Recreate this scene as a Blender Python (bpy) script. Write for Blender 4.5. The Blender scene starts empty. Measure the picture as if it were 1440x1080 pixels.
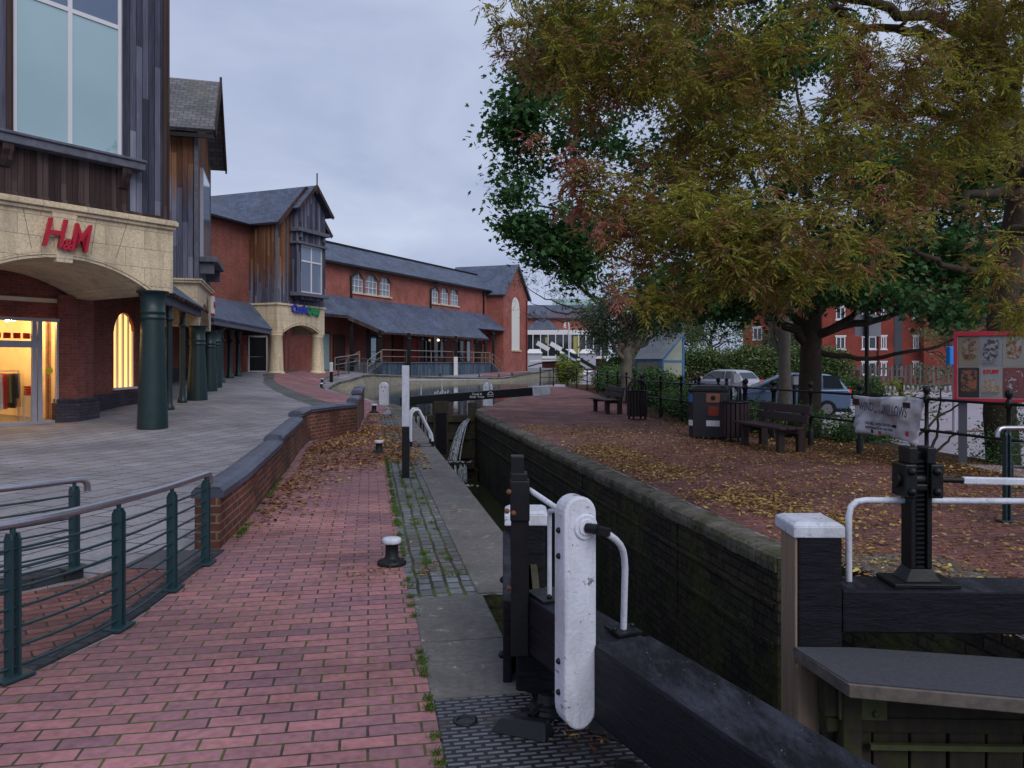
import bpy, bmesh, math, random
import numpy as np
from mathutils import Vector, Matrix, noise as mnoise
from mathutils.geometry import tessellate_polygon
random.seed(7); RNG = np.random.default_rng(11)
R = math.radians
scene = bpy.context.scene
COL = scene.collection
# ---------------------------------------------------------------- camera
FPX, HOR, EYE = 1120.0, 511.0, 1.6          # focal length in photo pixels, horizon row, eye height
cam_d = bpy.data.cameras.new('camera'); cam = bpy.data.objects.new('camera', cam_d); COL.objects.link(cam)
cam.location = (0, 0, EYE); cam.rotation_euler = (R(90), 0, 0)
cam_d.sensor_width = 36; cam_d.lens = 36*FPX/1440; cam_d.shift_y = -(540-HOR)/1440
cam_d.clip_start = 0.05; cam_d.clip_end = 2000
scene.camera = cam
# ---------------------------------------------------------------- sky
world = bpy.data.worlds.new("World"); scene.world = world; world.use_nodes = True
wt = world.node_tree; wt.nodes.clear()
def wn(t): return wt.nodes.new(t)
SUN_EL, SUN_AZ = R(44), R(152)
sky = wn('ShaderNodeTexSky'); sky.sky_type = 'NISHITA'; sky.sun_disc = False
sky.sun_elevation = SUN_EL; sky.sun_rotation = SUN_AZ
bg1 = wn('ShaderNodeBackground'); bg1.inputs[1].default_value = 0.05
bg2 = wn('ShaderNodeBackground'); bg2.inputs[1].default_value = 1.12
tc = wn('ShaderNodeTexCoord'); mp = wn('ShaderNodeMapping'); mp.inputs['Scale'].default_value = (1.0, 1.0, 2.6)
mp.inputs['Location'].default_value = (0.35, 0.2, 0.45)
nz = wn('ShaderNodeTexNoise'); nz.inputs['Scale'].default_value = 2.0; nz.inputs['Detail'].default_value = 6; nz.inputs['Roughness'].default_value = .52
nz.inputs['Distortion'].default_value = .35
cr = wn('ShaderNodeValToRGB'); e = cr.color_ramp.elements
e[0].position = .36; e[0].color = (.235, .285, .42, 1); e[1].position = .68; e[1].color = (.44, .495, .62, 1)
m_ = e.new(.52); m_.color = (.34, .39, .53, 1)
mx = wn('ShaderNodeMixShader'); mx.inputs[0].default_value = .93
out = wn('ShaderNodeOutputWorld')
L = wt.links.new
L(tc.outputs['Generated'], mp.inputs[0]); L(mp.outputs[0], nz.inputs['Vector']); L(nz.outputs[0], cr.inputs[0])
L(cr.outputs[0], bg2.inputs[0]); L(sky.outputs[0], bg1.inputs[0]); L(bg1.outputs[0], mx.inputs[1]); L(bg2.outputs[0], mx.inputs[2]); L(mx.outputs[0], out.inputs[0])
# ---------------------------------------------------------------- sun (thick overcast)
sd = bpy.data.lights.new('sun', 'SUN'); sd.energy = 1.5; sd.angle = R(50); sd.color = (1, .95, .9)
so = bpy.data.objects.new('sun', sd); COL.objects.link(so)
so.rotation_euler = (R(46), 0, R(28))
scene.view_settings.view_transform = 'Standard'; scene.view_settings.look = 'None'
scene.view_settings.exposure = 0.32; scene.view_settings.gamma = 1
scene.cycles.max_bounces = 6; scene.cycles.transparent_max_bounces = 8
# ---------------------------------------------------------------- helpers
def at(px, py, d): return Vector(((px-720)*d/FPX, d, EYE-(py-HOR)*d/FPX))
UX, UY = -.1765, .9843                        # the direction of the canal
def P(s, t): return (UX*s+UY*t, UY*s-UX*t)
def lerp(a, b, f): return a+(b-a)*f
def interp(tab, v):
    if v <= tab[0][0]: return tab[0][1]
    for (a, b), (c, d) in zip(tab, tab[1:]):
        if v <= c: return b+(d-b)*(v-a)/(c-a)
    return tab[-1][1]
def sst(f): f = max(0, min(1, f)); return f*f*(3-2*f)
# surveyed heights round the upper pond: plaza, path, pond rim, far shore, right bank
CTRL = np.array([(-9,26,.33),(-12,26,.33),(-10.5,31,.48),(-14,31,.48),(-12,36,.63),(-15,36,.63),(-13.5,42,.81),(-17,42,.81),(-14,48,.98),(-18,48,1.0),(-13,52.5,1.02),(-16,56,1.08),(-12,57,.95),(-13,62,1.0),
    (-4.8,26,0),(-4.2,29,.03),(-5.8,30,.05),(-6,32,.08),(-7.4,36,.13),(-9.0,39.5,.17),(-10.2,43,.2),(-11.2,46,.23),(-11.3,49,.26),(-10.9,51,.55),(-10.0,53,.82),(-9.5,57,.76),(-8.9,62,.64),(-8.3,65,.57),(-6.2,69,.42),(-2.9,72,.28),(0,75,.38),
    (-9.8,63.5,.7),(-5.6,73,.55),(-2.9,80,.66),(-1,87,.66),(1.8,94,.7),(5,118,.9),(-8,95,.8),(-16,75,1.0),(0,27,.0),(-1.3,27,0),(0,31,.02),(3,31,.02),(5,31,0),(1.5,42,.05),(5,42,.02),(2.2,51,.1),(6,54,.1),(8,75,.3),(14,118,.8),(-18,118,1.0)], dtype=float)
def _phi(r2): return np.where(r2 > 1e-9, .5*r2*np.log(np.maximum(r2, 1e-9)), 0)
_n = len(CTRL); _A = np.zeros((_n+3, _n+3)); _d = ((CTRL[:, None, :2]-CTRL[None, :, :2])**2).sum(2); _A[:_n, :_n] = _phi(_d)+np.eye(_n)*.3
_A[:_n, _n] = 1; _A[:_n, _n+1:] = CTRL[:, :2]; _A[_n, :_n] = 1; _A[_n+1:, :_n] = CTRL[:, :2].T
_W = np.linalg.solve(_A, np.r_[CTRL[:, 2], 0, 0, 0])
def zf(x, y):
    """height of the ground"""
    zp = .03*max(0, y-15)
    if y < 26:
        xb = interp([(0, -2.2), (7, -2.5), (16, -4.2), (24, -4.7), (30, -6)], y); z0 = lerp(0, zp, sst((xb-x)/interp([(20, .4), (26, 3)], y)))
    else: z0 = 0
    if y > 22:
        xx, yy = max(-18, min(14, x)), min(118, max(26, y)); z1 = float(_W[:_n]@_phi((CTRL[:, 0]-xx)**2+(CTRL[:, 1]-yy)**2)+_W[_n]+_W[_n+1]*xx+_W[_n+2]*yy)
        z = lerp(z0, max(0, z1), sst((y-22)/4))
    else: z = z0
    xr = interp([(0, 8.8), (14, 6.3), (26, 4.6), (50, 4.6), (70, 9), (110, 16)], y)
    return lerp(z, -.35, sst((x-xr-1.0)/3.0))
def zs(s, t): return zf(*P(s, t))
ORI = {}
class MB:
    def __init__(s): s.v = []; s.f = []; s.sm = []
    def add(s, vs, fs, sm=False):
        o = len(s.v); s.v += [tuple(v) for v in vs]
        for f in fs: s.f.append(tuple(i+o for i in f)); s.sm.append(sm)
        return s
    def hexa(s, p):                              # 8 points: bottom ring, top ring
        return s.add(p, [(0,3,2,1),(4,5,6,7),(0,1,5,4),(1,2,6,5),(2,3,7,6),(3,0,4,7)])
    def box(s, x0, x1, y0, y1, z0, z1):
        return s.hexa([(x0,y0,z0),(x1,y0,z0),(x1,y1,z0),(x0,y1,z0),(x0,y0,z1),(x1,y0,z1),(x1,y1,z1),(x0,y1,z1)])
    def obox(s, O, u, a0, a1, b0, b1, z0, z1):
        """box in a frame: a along u, b along u turned left (90 deg)"""
        ux, uy = u; l = math.hypot(ux, uy); ux /= l; uy /= l
        def q(a, b, z): return (O[0]+a*ux-b*uy, O[1]+a*uy+b*ux, z)
        return s.hexa([q(a0,b0,z0),q(a1,b0,z0),q(a1,b1,z0),q(a0,b1,z0),q(a0,b0,z1),q(a1,b0,z1),q(a1,b1,z1),q(a0,b1,z1)])
    def beam(s, p, q, w, h, up=(0,0,1)):
        p = Vector(p); q = Vector(q); d = (q-p).normalized(); up = Vector(up)
        sd_ = d.cross(up)
        if sd_.length < 1e-4: sd_ = d.cross(Vector((1,0,0)))
        sd_.normalize(); up = sd_.cross(d).normalized()
        a = sd_*w/2; b = up*h/2
        return s.hexa([p-a-b, p+a-b, q+a-b, q-a-b, p-a+b, p+a+b, q+a+b, q-a+b])
    def prism(s, pts, z0, z1):
        n = len(pts); c = sum(pts[i][0]*pts[(i+1)%n][1]-pts[(i+1)%n][0]*pts[i][1] for i in range(n))
        if c < 0: pts = pts[::-1]
        v = [(x,y,z0) for x,y in pts]+[(x,y,z1) for x,y in pts]
        return s.add(v, [tuple(range(n))[::-1], tuple(range(n,2*n))]+[(i,(i+1)%n,(i+1)%n+n,i+n) for i in range(n)])
    def plate(s, pts, th):
        """planar 3D polygon given thickness along its normal (downwards from it)"""
        pts = [Vector(p) for p in pts]; n = len(pts)
        nn = Vector((0,0,0))
        for i in range(n): nn += pts[i].cross(pts[(i+1)%n])
        nn.normalize()
        v = pts+[p-nn*th for p in pts]
        return s.add(v, [tuple(range(n)), tuple(range(n,2*n))[::-1]]+[((i+1)%n,i,i+n,(i+1)%n+n) for i in range(n)])
    def tube(s, path, r, n=8, sm=True, cap=True):
        path = [Vector(p) for p in path]; m = len(path)
        rs = r if isinstance(r, (list, tuple)) else [r]*m
        vs = []; ref = None
        for i, p in enumerate(path):
            d = (path[min(i+1,m-1)]-path[max(i-1,0)]).normalized()
            if ref is None: ref = Vector((0,0,1)) if abs(d.z) < .9 else Vector((1,0,0))
            a = d.cross(ref).normalized(); b = a.cross(d).normalized(); ref = b
            for k in range(n):
                t = 2*math.pi*k/n; vs.append(p+(a*math.cos(t)+b*math.sin(t))*rs[i])
        fs = [(i*n+k, i*n+(k+1)%n, (i+1)*n+(k+1)%n, (i+1)*n+k) for i in range(m-1) for k in range(n)]
        s.add(vs, fs, sm)
        if cap: s.add(vs[:n], [tuple(range(n))[::-1]]); s.add(vs[-n:], [tuple(range(n))])
        return s
    def lathe(s, prof, c=(0,0,0), n=20, sm=True):
        vs = []; m = len(prof)
        for r, z in prof:
            for k in range(n):
                t = 2*math.pi*k/n; vs.append((c[0]+r*math.cos(t), c[1]+r*math.sin(t), c[2]+z))
        s.add(vs, [(i*n+k, i*n+(k+1)%n, (i+1)*n+(k+1)%n, (i+1)*n+k) for i in range(m-1) for k in range(n)], sm)
        s.add(vs[:n], [tuple(range(n))[::-1]]); s.add(vs[-n:], [tuple(range(n))])
        return s
    def sphere(s, c, r, n=12, sx=1, sy=1, sz=1):
        prof = [(max(1e-3, r*math.sin(math.pi*i/n)), -r*math.cos(math.pi*i/n)) for i in range(n+1)]
        o = len(s.v); s.lathe(prof, (0,0,0), n*2)
        for i in range(o, len(s.v)):
            v = s.v[i]; s.v[i] = (c[0]+v[0]*sx, c[1]+v[1]*sy, c[2]+v[2]*sz)
        return s
    def wall(s, O, u, Lg, z0, z1, th, holes=(), seg=8):
        """wall from O along u, thickness th to the LEFT of u (the other side faces out); holes (a0,a1,za,zb,rise)"""
        us = sorted({0, Lg}|{h[0] for h in holes}|{h[1] for h in holes})
        zz = sorted({z0, z1}|{h[2] for h in holes}|{h[3] for h in holes})
        for a0, a1 in zip(us, us[1:]):
            run = None
            for b0, b1 in zip(zz, zz[1:]):
                am, bm_ = (a0+a1)/2, (b0+b1)/2
                hole = any(h[0] < am < h[1] and h[2] < bm_ < h[3] for h in holes)
                if hole:
                    if run: s.obox(O, u, a0, a1, 0, th, run[0], run[1]); run = None
                else: run = (run[0], b1) if run else (b0, b1)
            if run: s.obox(O, u, a0, a1, 0, th, run[0], run[1])
        for h in holes:
            if len(h) > 4 and h[4] > 0:
                a0, a1, zb, rise = h[0], h[1], h[3], h[4]
                s.spandrel(O, u, a0, a1, zb-rise, zb, th, seg)
        return s
    def spandrel(s, O, u, a0, a1, zs_, zt, th, seg=8, b0=0):
        """the two corners left by an arch inside a rectangular hole"""
        ux, uy = u; l = math.hypot(ux, uy); ux /= l; uy /= l
        w = (a1-a0)/2; am = (a0+a1)/2; r = zt-zs_
        if r < w: Rr = (w*w+r*r)/(2*r); f = lambda x: zt-Rr+math.sqrt(max(0, Rr*Rr-x*x))
        else: f = lambda x: zs_+r*math.sqrt(max(0, 1-(x/w)**2))
        for i in range(seg*2):
            x0 = -w+i*w/seg; x1 = -w+(i+1)*w/seg
            za, zb = f(x0), f(x1)
            if zt-za < 1e-4 and zt-zb < 1e-4: continue
            def q(a, b, z): return (O[0]+(am+a)*ux-b*uy, O[1]+(am+a)*uy+b*ux, z)
            s.hexa([q(x0,b0,za),q(x1,b0,zb),q(x1,b0+th,zb),q(x0,b0+th,za),q(x0,b0,zt),q(x1,b0,zt),q(x1,b0+th,zt),q(x0,b0+th,zt)])
        return s
    def build(s, name, m, parent=None, bevel=0, ang=0, smooth=None):
        me = bpy.data.meshes.new(name)
        o0 = ORI.get(parent.name, Vector((0,0,0))) if parent else Vector((0,0,0))
        V = np.array(s.v, dtype=float)
        me.from_pydata((V-np.array(o0)).tolist(), [], s.f)
        uv = me.uv_layers.new(name='UVMap'); data = np.zeros((len(me.loops), 2)); k = 0
        ca, sa = math.cos(ang), math.sin(ang)
        for f in s.f:
            p = V[list(f)]
            if len(f) == 3: nn = np.cross(p[1]-p[0], p[2]-p[0])
            else: nn = np.cross(p[2]-p[0], p[3]-p[1])
            ln = np.linalg.norm(nn); nn = nn/ln if ln > 1e-12 else np.array((0,0,1.))
            if abs(nn[2]) > .93:
                data[k:k+len(f), 0] = p[:,0]*ca+p[:,1]*sa; data[k:k+len(f), 1] = -p[:,0]*sa+p[:,1]*ca
            else:
                t = np.array((-nn[1], nn[0], 0)); t /= np.linalg.norm(t); b = np.cross(nn, t)
                data[k:k+len(f), 0] = p@t; data[k:k+len(f), 1] = p@b
            k += len(f)
        uv.data.foreach_set('uv', data.ravel())
        me.polygons.foreach_set('use_smooth', s.sm if smooth is None else [smooth]*len(s.f))
        me.materials.append(m)
        o = bpy.data.objects.new(name, me); COL.objects.link(o)
        if parent: o.parent = parent
        ORI[o.name] = o0
        if bevel:
            b = o.modifiers.new('bevel', 'BEVEL'); b.width = bevel; b.segments = 2; b.limit_method = 'ANGLE'; b.angle_limit = R(40)
        return o
def tag(o, label=None, cat=None, group=None, kind=None):
    if label: o['label'] = label
    if cat: o['category'] = cat
    if group: o['group'] = group
    if kind: o['kind'] = kind
    return o
def thing(name, label, cat, loc=(0,0,0), group=None):
    o = bpy.data.objects.new(name, None); COL.objects.link(o); o.location = loc; o.empty_display_size = .2
    ORI[o.name] = Vector(loc)
    return tag(o, label, cat, group)
def copy_tree(o, parent=None):
    c = o.copy(); COL.objects.link(c)
    if parent: c.parent = parent
    for ch in [x for x in COL.objects if x.parent == o]: copy_tree(ch, c)
    return c
def place(proto, used, loc, rz, label, scale=1):
    o = proto if not used else copy_tree(proto)
    o.location = loc; o.rotation_euler = (0,0,rz); o['label'] = label
    if scale != 1: o.scale = (scale,)*3
    return o
# ---------------------------------------------------------------- materials
class N:
    def __init__(s, name, rough=.8, spec=.3, metal=0):
        s.m = bpy.data.materials.new(name); s.m.use_nodes = True; s.t = s.m.node_tree
        s.b = s.t.nodes['Principled BSDF']; s.b.inputs['Roughness'].default_value = rough
        s.b.inputs['Specular IOR Level'].default_value = spec; s.b.inputs['Metallic'].default_value = metal
    def n(s, t, **k):
        x = s.t.nodes.new(t)
        for a, b in k.items(): setattr(x, a, b)
        return x
    def l(s, a, b): s.t.links.new(a, b)
    def uv(s):
        u = s.n('ShaderNodeUVMap'); u.uv_map = 'UVMap'; return u.outputs[0]
    def pos(s): return s.n('ShaderNodeNewGeometry').outputs['Position']
    def noise(s, scale, detail=4, vec=None, rough=.55, sc3=None):
        x = s.n('ShaderNodeTexNoise'); x.inputs['Scale'].default_value = scale; x.inputs['Detail'].default_value = detail; x.inputs['Roughness'].default_value = rough
        v = vec if vec is not None else s.pos()
        if sc3:
            mp_ = s.n('ShaderNodeMapping'); mp_.inputs['Scale'].default_value = sc3; s.l(v, mp_.inputs[0]); v = mp_.outputs[0]
        s.l(v, x.inputs['Vector']); return x.outputs[0]
    def ramp(s, fac, stops, interp_='LINEAR'):
        x = s.n('ShaderNodeValToRGB'); x.color_ramp.interpolation = interp_
        el = x.color_ramp.elements
        while len(el) < len(stops): el.new(.5)
        for q, (p, c) in zip(el, stops): q.position = p; q.color = (c if len(c) == 4 else (*c, 1)) if not isinstance(c, (int, float)) else (c,c,c,1)
        s.l(fac, x.inputs[0]); return x.outputs[0]
    def mix(s, fac, a, b, mode='MIX'):
        x = s.n('ShaderNodeMix'); x.data_type = 'RGBA'; x.blend_type = mode
        for v, i in ((fac, 0), (a, 6), (b, 7)):
            if isinstance(v, (int, float)): x.inputs[i].default_value = v
            elif isinstance(v, tuple): x.inputs[i].default_value = (*v, 1)
            else: s.l(v, x.inputs[i])
        return x.outputs[2]
    def math(s, op, a, b=0):
        x = s.n('ShaderNodeMath'); x.operation = op
        for v, i in ((a, 0), (b, 1)):
            if isinstance(v, (int, float)): x.inputs[i].default_value = v
            else: s.l(v, x.inputs[i])
        return x.outputs[0]
    def color(s, c):
        if isinstance(c, tuple): s.b.inputs['Base Color'].default_value = (*c, 1)
        else: s.l(c, s.b.inputs['Base Color'])
    def rough(s, c): s.l(c, s.b.inputs['Roughness'])
    def bump(s, h, d=.01, st=.6):
        x = s.n('ShaderNodeBump'); x.inputs['Distance'].default_value = d; x.inputs['Strength'].default_value = st
        s.l(h, x.inputs['Height']); s.l(x.outputs[0], s.b.inputs['Normal'])
def mul(c, k): return tuple(x*k for x in c)
def simple(name, c, rough=.7, spec=.3, var=.25, scale=3, metal=0, bump=0, bscale=30):
    a = N(name, rough, spec, metal)
    a.color(a.mix(a.noise(scale, 6), mul(c, 1-var), mul(c, 1+var)))
    if bump: a.bump(a.noise(bscale, 6), bump)
    return a.m
def brickm(name, c1, c2, mort, bw=.225, bh=.075, ms=.010, var=.35, dirt=(.02,.018,.015), dirtamt=.35, bump=.004, rough=.85, off=.5, moss=None, mossr=(.5,.62), vscale=.8, streak=False, wobble=.0, spec=.25):
    a = N(name, rough, spec); uv = a.uv()
    if wobble:
        w = a.n('ShaderNodeVectorMath'); w.operation = 'MULTIPLY_ADD'; nn = a.n('ShaderNodeTexNoise'); nn.inputs['Scale'].default_value = 3; nn.inputs['Detail'].default_value = 3
        a.l(uv, nn.inputs['Vector']); a.l(nn.outputs['Color'], w.inputs[0]); w.inputs[1].default_value = (wobble, wobble, 0); a.l(uv, w.inputs[2]); uvb = w.outputs[0]
    else: uvb = uv
    b = a.n('ShaderNodeTexBrick'); b.offset = off; b.inputs['Scale'].default_value = 1
    b.inputs['Brick Width'].default_value = bw; b.inputs['Row Height'].default_value = bh; b.inputs['Mortar Size'].default_value = ms
    b.inputs['Mortar Smooth'].default_value = .3; b.inputs['Bias'].default_value = 0
    b.inputs['Color1'].default_value = (*c1, 1); b.inputs['Color2'].default_value = (*c2, 1)
    a.l(uvb, b.inputs['Vector'])
    if moss is not None:
        f = a.ramp(a.noise(1.3, 5), [(mossr[0], 0), (mossr[1], 1)]); mc = a.mix(f, mort, moss); a.l(mc, b.inputs['Mortar'])
    else: b.inputs['Mortar'].default_value = (*mort, 1)
    c = b.outputs['Color']
    big = a.ramp(a.noise(vscale, 5), [(.3, 1-var), (.7, 1+var*.6)])
    c = a.mix(1.0, c, big, 'MULTIPLY')
    fine = a.ramp(a.noise(22, 4), [(.25, .72), (.75, 1.22)]); c = a.mix(1.0, c, fine, 'MULTIPLY')
    if streak: df = a.ramp(a.noise(1.2, 6, sc3=(3, 3, .35)), [(.5, 0), (.75, dirtamt)])
    else: df = a.ramp(a.noise(.55, 7, rough=.65), [(.48, 0), (.72, dirtamt)])
    c = a.mix(df, c, dirt); a.color(c)
    h = a.math('ADD', a.math('MULTIPLY', b.outputs['Fac'], -1), a.math('MULTIPLY', a.noise(40, 5), .5))
    a.bump(h, bump, .8); return a.m
def plankm(name, stops, w=.14, zsheds=None, rough=.85, gap=.07):
    """vertical boards: one tone per board, grain, dark joints, weathering"""
    a = N(name, rough, .2); uv = a.uv(); sp = a.n('ShaderNodeSeparateXYZ'); a.l(uv, sp.inputs[0])
    q = a.math('DIVIDE', sp.outputs[0], w); fl = a.math('FLOOR', q); fr = a.math('FRACT', q)
    sg = a.math('FLOOR', a.math('ADD', a.math('DIVIDE', sp.outputs[1], 3.1), a.math('MULTIPLY', fl, .37)))
    wnz = a.n('ShaderNodeTexWhiteNoise'); wnz.noise_dimensions = '2D'; cb = a.n('ShaderNodeCombineXYZ'); a.l(fl, cb.inputs[0]); a.l(sg, cb.inputs[1]); a.l(cb.outputs[0], wnz.inputs['Vector'])
    g = a.noise(1, 8, vec=uv, sc3=(38, 1.3, 1), rough=.65); g2 = a.noise(1, 5, vec=uv, sc3=(3.5, .35, 1))
    f = a.math('ADD', a.math('MULTIPLY', wnz.outputs[0], .34), a.math('ADD', a.math('MULTIPLY', g, .42), a.math('MULTIPLY', g2, .42)))
    if zsheds: # sheltered high up under the eaves: the timber kept its brown there
        gz = a.n('ShaderNodeNewGeometry'); sz = a.n('ShaderNodeSeparateXYZ'); a.l(gz.outputs['Position'], sz.inputs[0])
        zz = a.math('DIVIDE', a.math('SUBTRACT', sz.outputs[2], zsheds[0]), zsheds[1]-zsheds[0])
        zz = a.math('ADD', zz, a.math('MULTIPLY', a.math('SUBTRACT', a.noise(1, 6, vec=uv, sc3=(9, .8, 1)), .5), 1.8))
        brown = a.ramp(f, [(.3, (.045,.02,.012)), (.55, (.15,.068,.035)), (.85, (.27,.135,.075))])
        c = a.mix(a.ramp(zz, [(.25, 0), (.8, 1)]), a.ramp(f, stops), brown)
    else: c = a.ramp(f, stops)
    e1 = a.math('LESS_THAN', fr, gap); c = a.mix(e1, c, (.008,.008,.01)); a.color(c)
    a.bump(a.math('SUBTRACT', g, a.math('MULTIPLY', e1, 2)), .006, .8); return a.m
def slatem(name, c, c2, moss=(.09,.085,.03), mossamt=.5, bw=.28, bh=.2):
    a = N(name, .62, .35); uv = a.uv(); b = a.n('ShaderNodeTexBrick'); b.inputs['Scale'].default_value = 1
    b.inputs['Brick Width'].default_value = bw; b.inputs['Row Height'].default_value = bh; b.inputs['Mortar Size'].default_value = .012
    b.inputs['Color1'].default_value = (*c, 1); b.inputs['Color2'].default_value = (*c2, 1); b.inputs['Mortar'].default_value = (*mul(c, .35), 1); b.inputs['Mortar Smooth'].default_value = .4
    a.l(uv, b.inputs['Vector'])
    c_ = a.mix(1.0, b.outputs[0], a.ramp(a.noise(.7, 6), [(.3, .75), (.7, 1.3)]), 'MULTIPLY')
    st = a.ramp(a.noise(1, 6, vec=uv, sc3=(1.3, .25, 1)), [(.55, 0), (.75, mossamt)]); c_ = a.mix(st, c_, moss)
    sp = a.ramp(a.noise(9, 7, rough=.7), [(.66, 0), (.74, .5)]); c_ = a.mix(sp, c_, (.22,.22,.2)); a.color(c_)
    a.bump(a.math('MULTIPLY', b.outputs['Fac'], -1), .01, .7); return a.m
def paint(name, c, rust=(.10,.035,.015), amt=.5, rough=.45, chips=.62, bump=.002, dirt=(.03,.03,.03), spec=.45, dirtamt=.5, streaks=0):
    a = N(name, rough, spec)
    d = a.ramp(a.noise(3.2, 8, rough=.7), [(.45, 0), (.8, dirtamt)]); c_ = a.mix(d, c, dirt)
    if streaks:
        c_ = a.mix(a.ramp(a.noise(1, 7, sc3=(26, 26, 3.2), rough=.7), [(.50, 0), (.72, streaks)]), c_, dirt)
        c_ = a.mix(a.ramp(a.noise(1, 8, sc3=(9, 9, 26), rough=.8), [(.62, 0), (.645, .85)]), c_, (.06,.062,.07))
    f = a.ramp(a.noise(14, 8, rough=.72), [(chips, 0), (chips+.03, amt)]); c_ = a.mix(f, c_, rust)
    a.color(c_); a.rough(a.ramp(a.noise(8, 6), [(.3, rough*.75), (.8, min(1, rough*1.5))])); a.bump(a.math('ADD', a.noise(60, 6), a.math('MULTIPLY', f, -2.5)), bump, .7); return a.m
M = {}
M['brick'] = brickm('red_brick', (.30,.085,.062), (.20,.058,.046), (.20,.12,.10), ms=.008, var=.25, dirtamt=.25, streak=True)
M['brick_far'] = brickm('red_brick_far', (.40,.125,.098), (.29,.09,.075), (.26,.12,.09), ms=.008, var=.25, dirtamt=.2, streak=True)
M['brick_flat'] = brickm('red_brick_flats', (.26,.045,.03), (.22,.038,.028), (.2,.09,.07), ms=.006, var=.25)
M['brick_wall'] = brickm('garden_brick', (.20,.055,.04), (.10,.035,.035), (.22,.17,.11), ms=.010, var=.5, dirt=(.012,.016,.008), dirtamt=.85, moss=(.05,.06,.03))
M['plinth'] = brickm('blue_brick', (.05,.045,.065), (.085,.07,.09), (.035,.03,.035), ms=.008, var=.3)
M['coping_blue'] = brickm('blue_brick_coping', (.045,.055,.09), (.085,.095,.14), (.02,.022,.03), bw=.6, bh=.105, ms=.006, var=.35, rough=.45, off=0, spec=.5)
M['paver'] = brickm('red_pavers', (.40,.18,.19), (.23,.12,.145), (.05,.042,.036), bw=.232, bh=.105, ms=.0066, var=.42, dirt=(.085,.06,.066), dirtamt=.85, moss=(.085,.10,.022), mossr=(.40,.56), wobble=.012, vscale=1.1)
M['paver_old'] = brickm('old_pavers', (.26,.11,.10), (.15,.07,.07), (.05,.035,.03), bw=.232, bh=.105, ms=.007, var=.45, dirt=(.04,.028,.022), dirtamt=.7, vscale=.9)
M['plaza'] = brickm('plaza_slabs', (.27,.262,.285), (.21,.205,.228), (.045,.043,.05), bw=.62, bh=.41, ms=.016, var=.32, dirt=(.11,.105,.125), dirtamt=.5, bump=.002, vscale=.5, spec=.35)
M['setts'] = brickm('granite_setts', (.17,.18,.20), (.10,.108,.12), (.03,.028,.022), bw=.15, bh=.105, ms=.013, var=.35, moss=(.07,.10,.02), mossr=(.46,.60), bump=.012, wobble=.05, dirt=(.07,.055,.03), dirtamt=.8, off=.3)
M['edge'] = brickm('edging_bricks', (.06,.065,.08), (.04,.045,.06), (.02,.025,.012), bw=.225, bh=.11, ms=.008)
M['stone'] = brickm('cream_stone', (.66,.545,.37), (.58,.48,.34), (.26,.20,.13), bw=.9, bh=.42, ms=.006, var=.15, dirt=(.20,.16,.11), dirtamt=.6, bump=.002, streak=True)
a = N('coping_concrete', .85, .25)
c = a.mix(a.noise(1.6, 8, rough=.7), (.06,.057,.055), (.23,.22,.215)); c = a.mix(a.ramp(a.noise(26, 5), [(.35, .35), (.7, 0)]), c, (.03,.028,.026))
c = a.mix(a.ramp(a.noise(9, 7, rough=.75), [(.60, 0), (.66, .7)]), c, (.38,.37,.35)); c = a.mix(a.ramp(a.noise(1.1, 6), [(.62, 0), (.72, .7)]), c, (.05,.055,.02)); a.color(c)
a.bump(a.noise(30, 8, rough=.7), .01, .7); M['coping'] = a.m
a = N('mossy_coping', .9, .2)
c = a.mix(a.noise(5, 8, rough=.7), (.04,.037,.032), (.23,.21,.185)); c = a.mix(a.ramp(a.noise(2.2, 6), [(.44, 0), (.62, .8)]), c, (.045,.052,.018)); c = a.mix(a.ramp(a.noise(14, 7, rough=.8), [(.36, .7), (.5, 0)]), c, (.025,.023,.02)); a.color(c)
a.bump(a.noise(18, 8), .02, .7); M['coping_r'] = a.m
a = N('lock_brick', .8, .25); uv = a.uv(); b = a.n('ShaderNodeTexBrick'); b.inputs['Scale'].default_value = 1
for k_, v_ in (('Brick Width', .3), ('Row Height', .09), ('Mortar Size', .010)): b.inputs[k_].default_value = v_
b.inputs['Color1'].default_value = (.055,.045,.036, 1); b.inputs['Color2'].default_value = (.020,.018,.014, 1); b.inputs['Mortar'].default_value = (.004,.004,.004, 1); a.l(uv, b.inputs['Vector'])
c = a.mix(a.ramp(a.noise(1.4, 8, rough=.7), [(.48, 0), (.62, .85)]), b.outputs[0], (.050,.060,.015))
c = a.mix(a.ramp(a.noise(11, 8, rough=.8), [(.40, .7), (.56, 0)]), c, (.010,.009,.008))
c = a.mix(a.ramp(a.noise(2.4, 8, sc3=(1,1,.3), rough=.7), [(.55, 0), (.72, .6)]), c, (.07,.055,.042)); c = a.mix(a.ramp(a.noise(16, 6, rough=.7), [(.66, 0), (.72, .6)]), c, (.10,.10,.075)); a.color(c)
a.bump(a.math('ADD', a.math('MULTIPLY', b.outputs['Fac'], -1), a.noise(20, 8)), .02, .8); M['lockwall'] = a.m
M['slate'] = slatem('slate', (.055,.075,.125), (.10,.12,.18))
M['slate_old'] = slatem('mossy_slate', (.085,.085,.095), (.14,.135,.14), moss=(.12,.11,.05), mossamt=.8)
grey = [(.28, (.012,.012,.02)), (.5, (.055,.056,.085)), (.66, (.12,.122,.17)), (.9, (.26,.27,.33))]
M['wood'] = plankm('weathered_boards', grey, .15)
M['wood_dark'] = plankm('dark_boards', [(.3, (.02,.012,.012)), (.6, (.055,.035,.033)), (.9, (.12,.085,.08))], .12)  # darker, browner boards for panels, trim and bargeboards
M['wood_b'] = plankm('part_weathered_boards', grey, .17, (6.2, 8.6))
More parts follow.
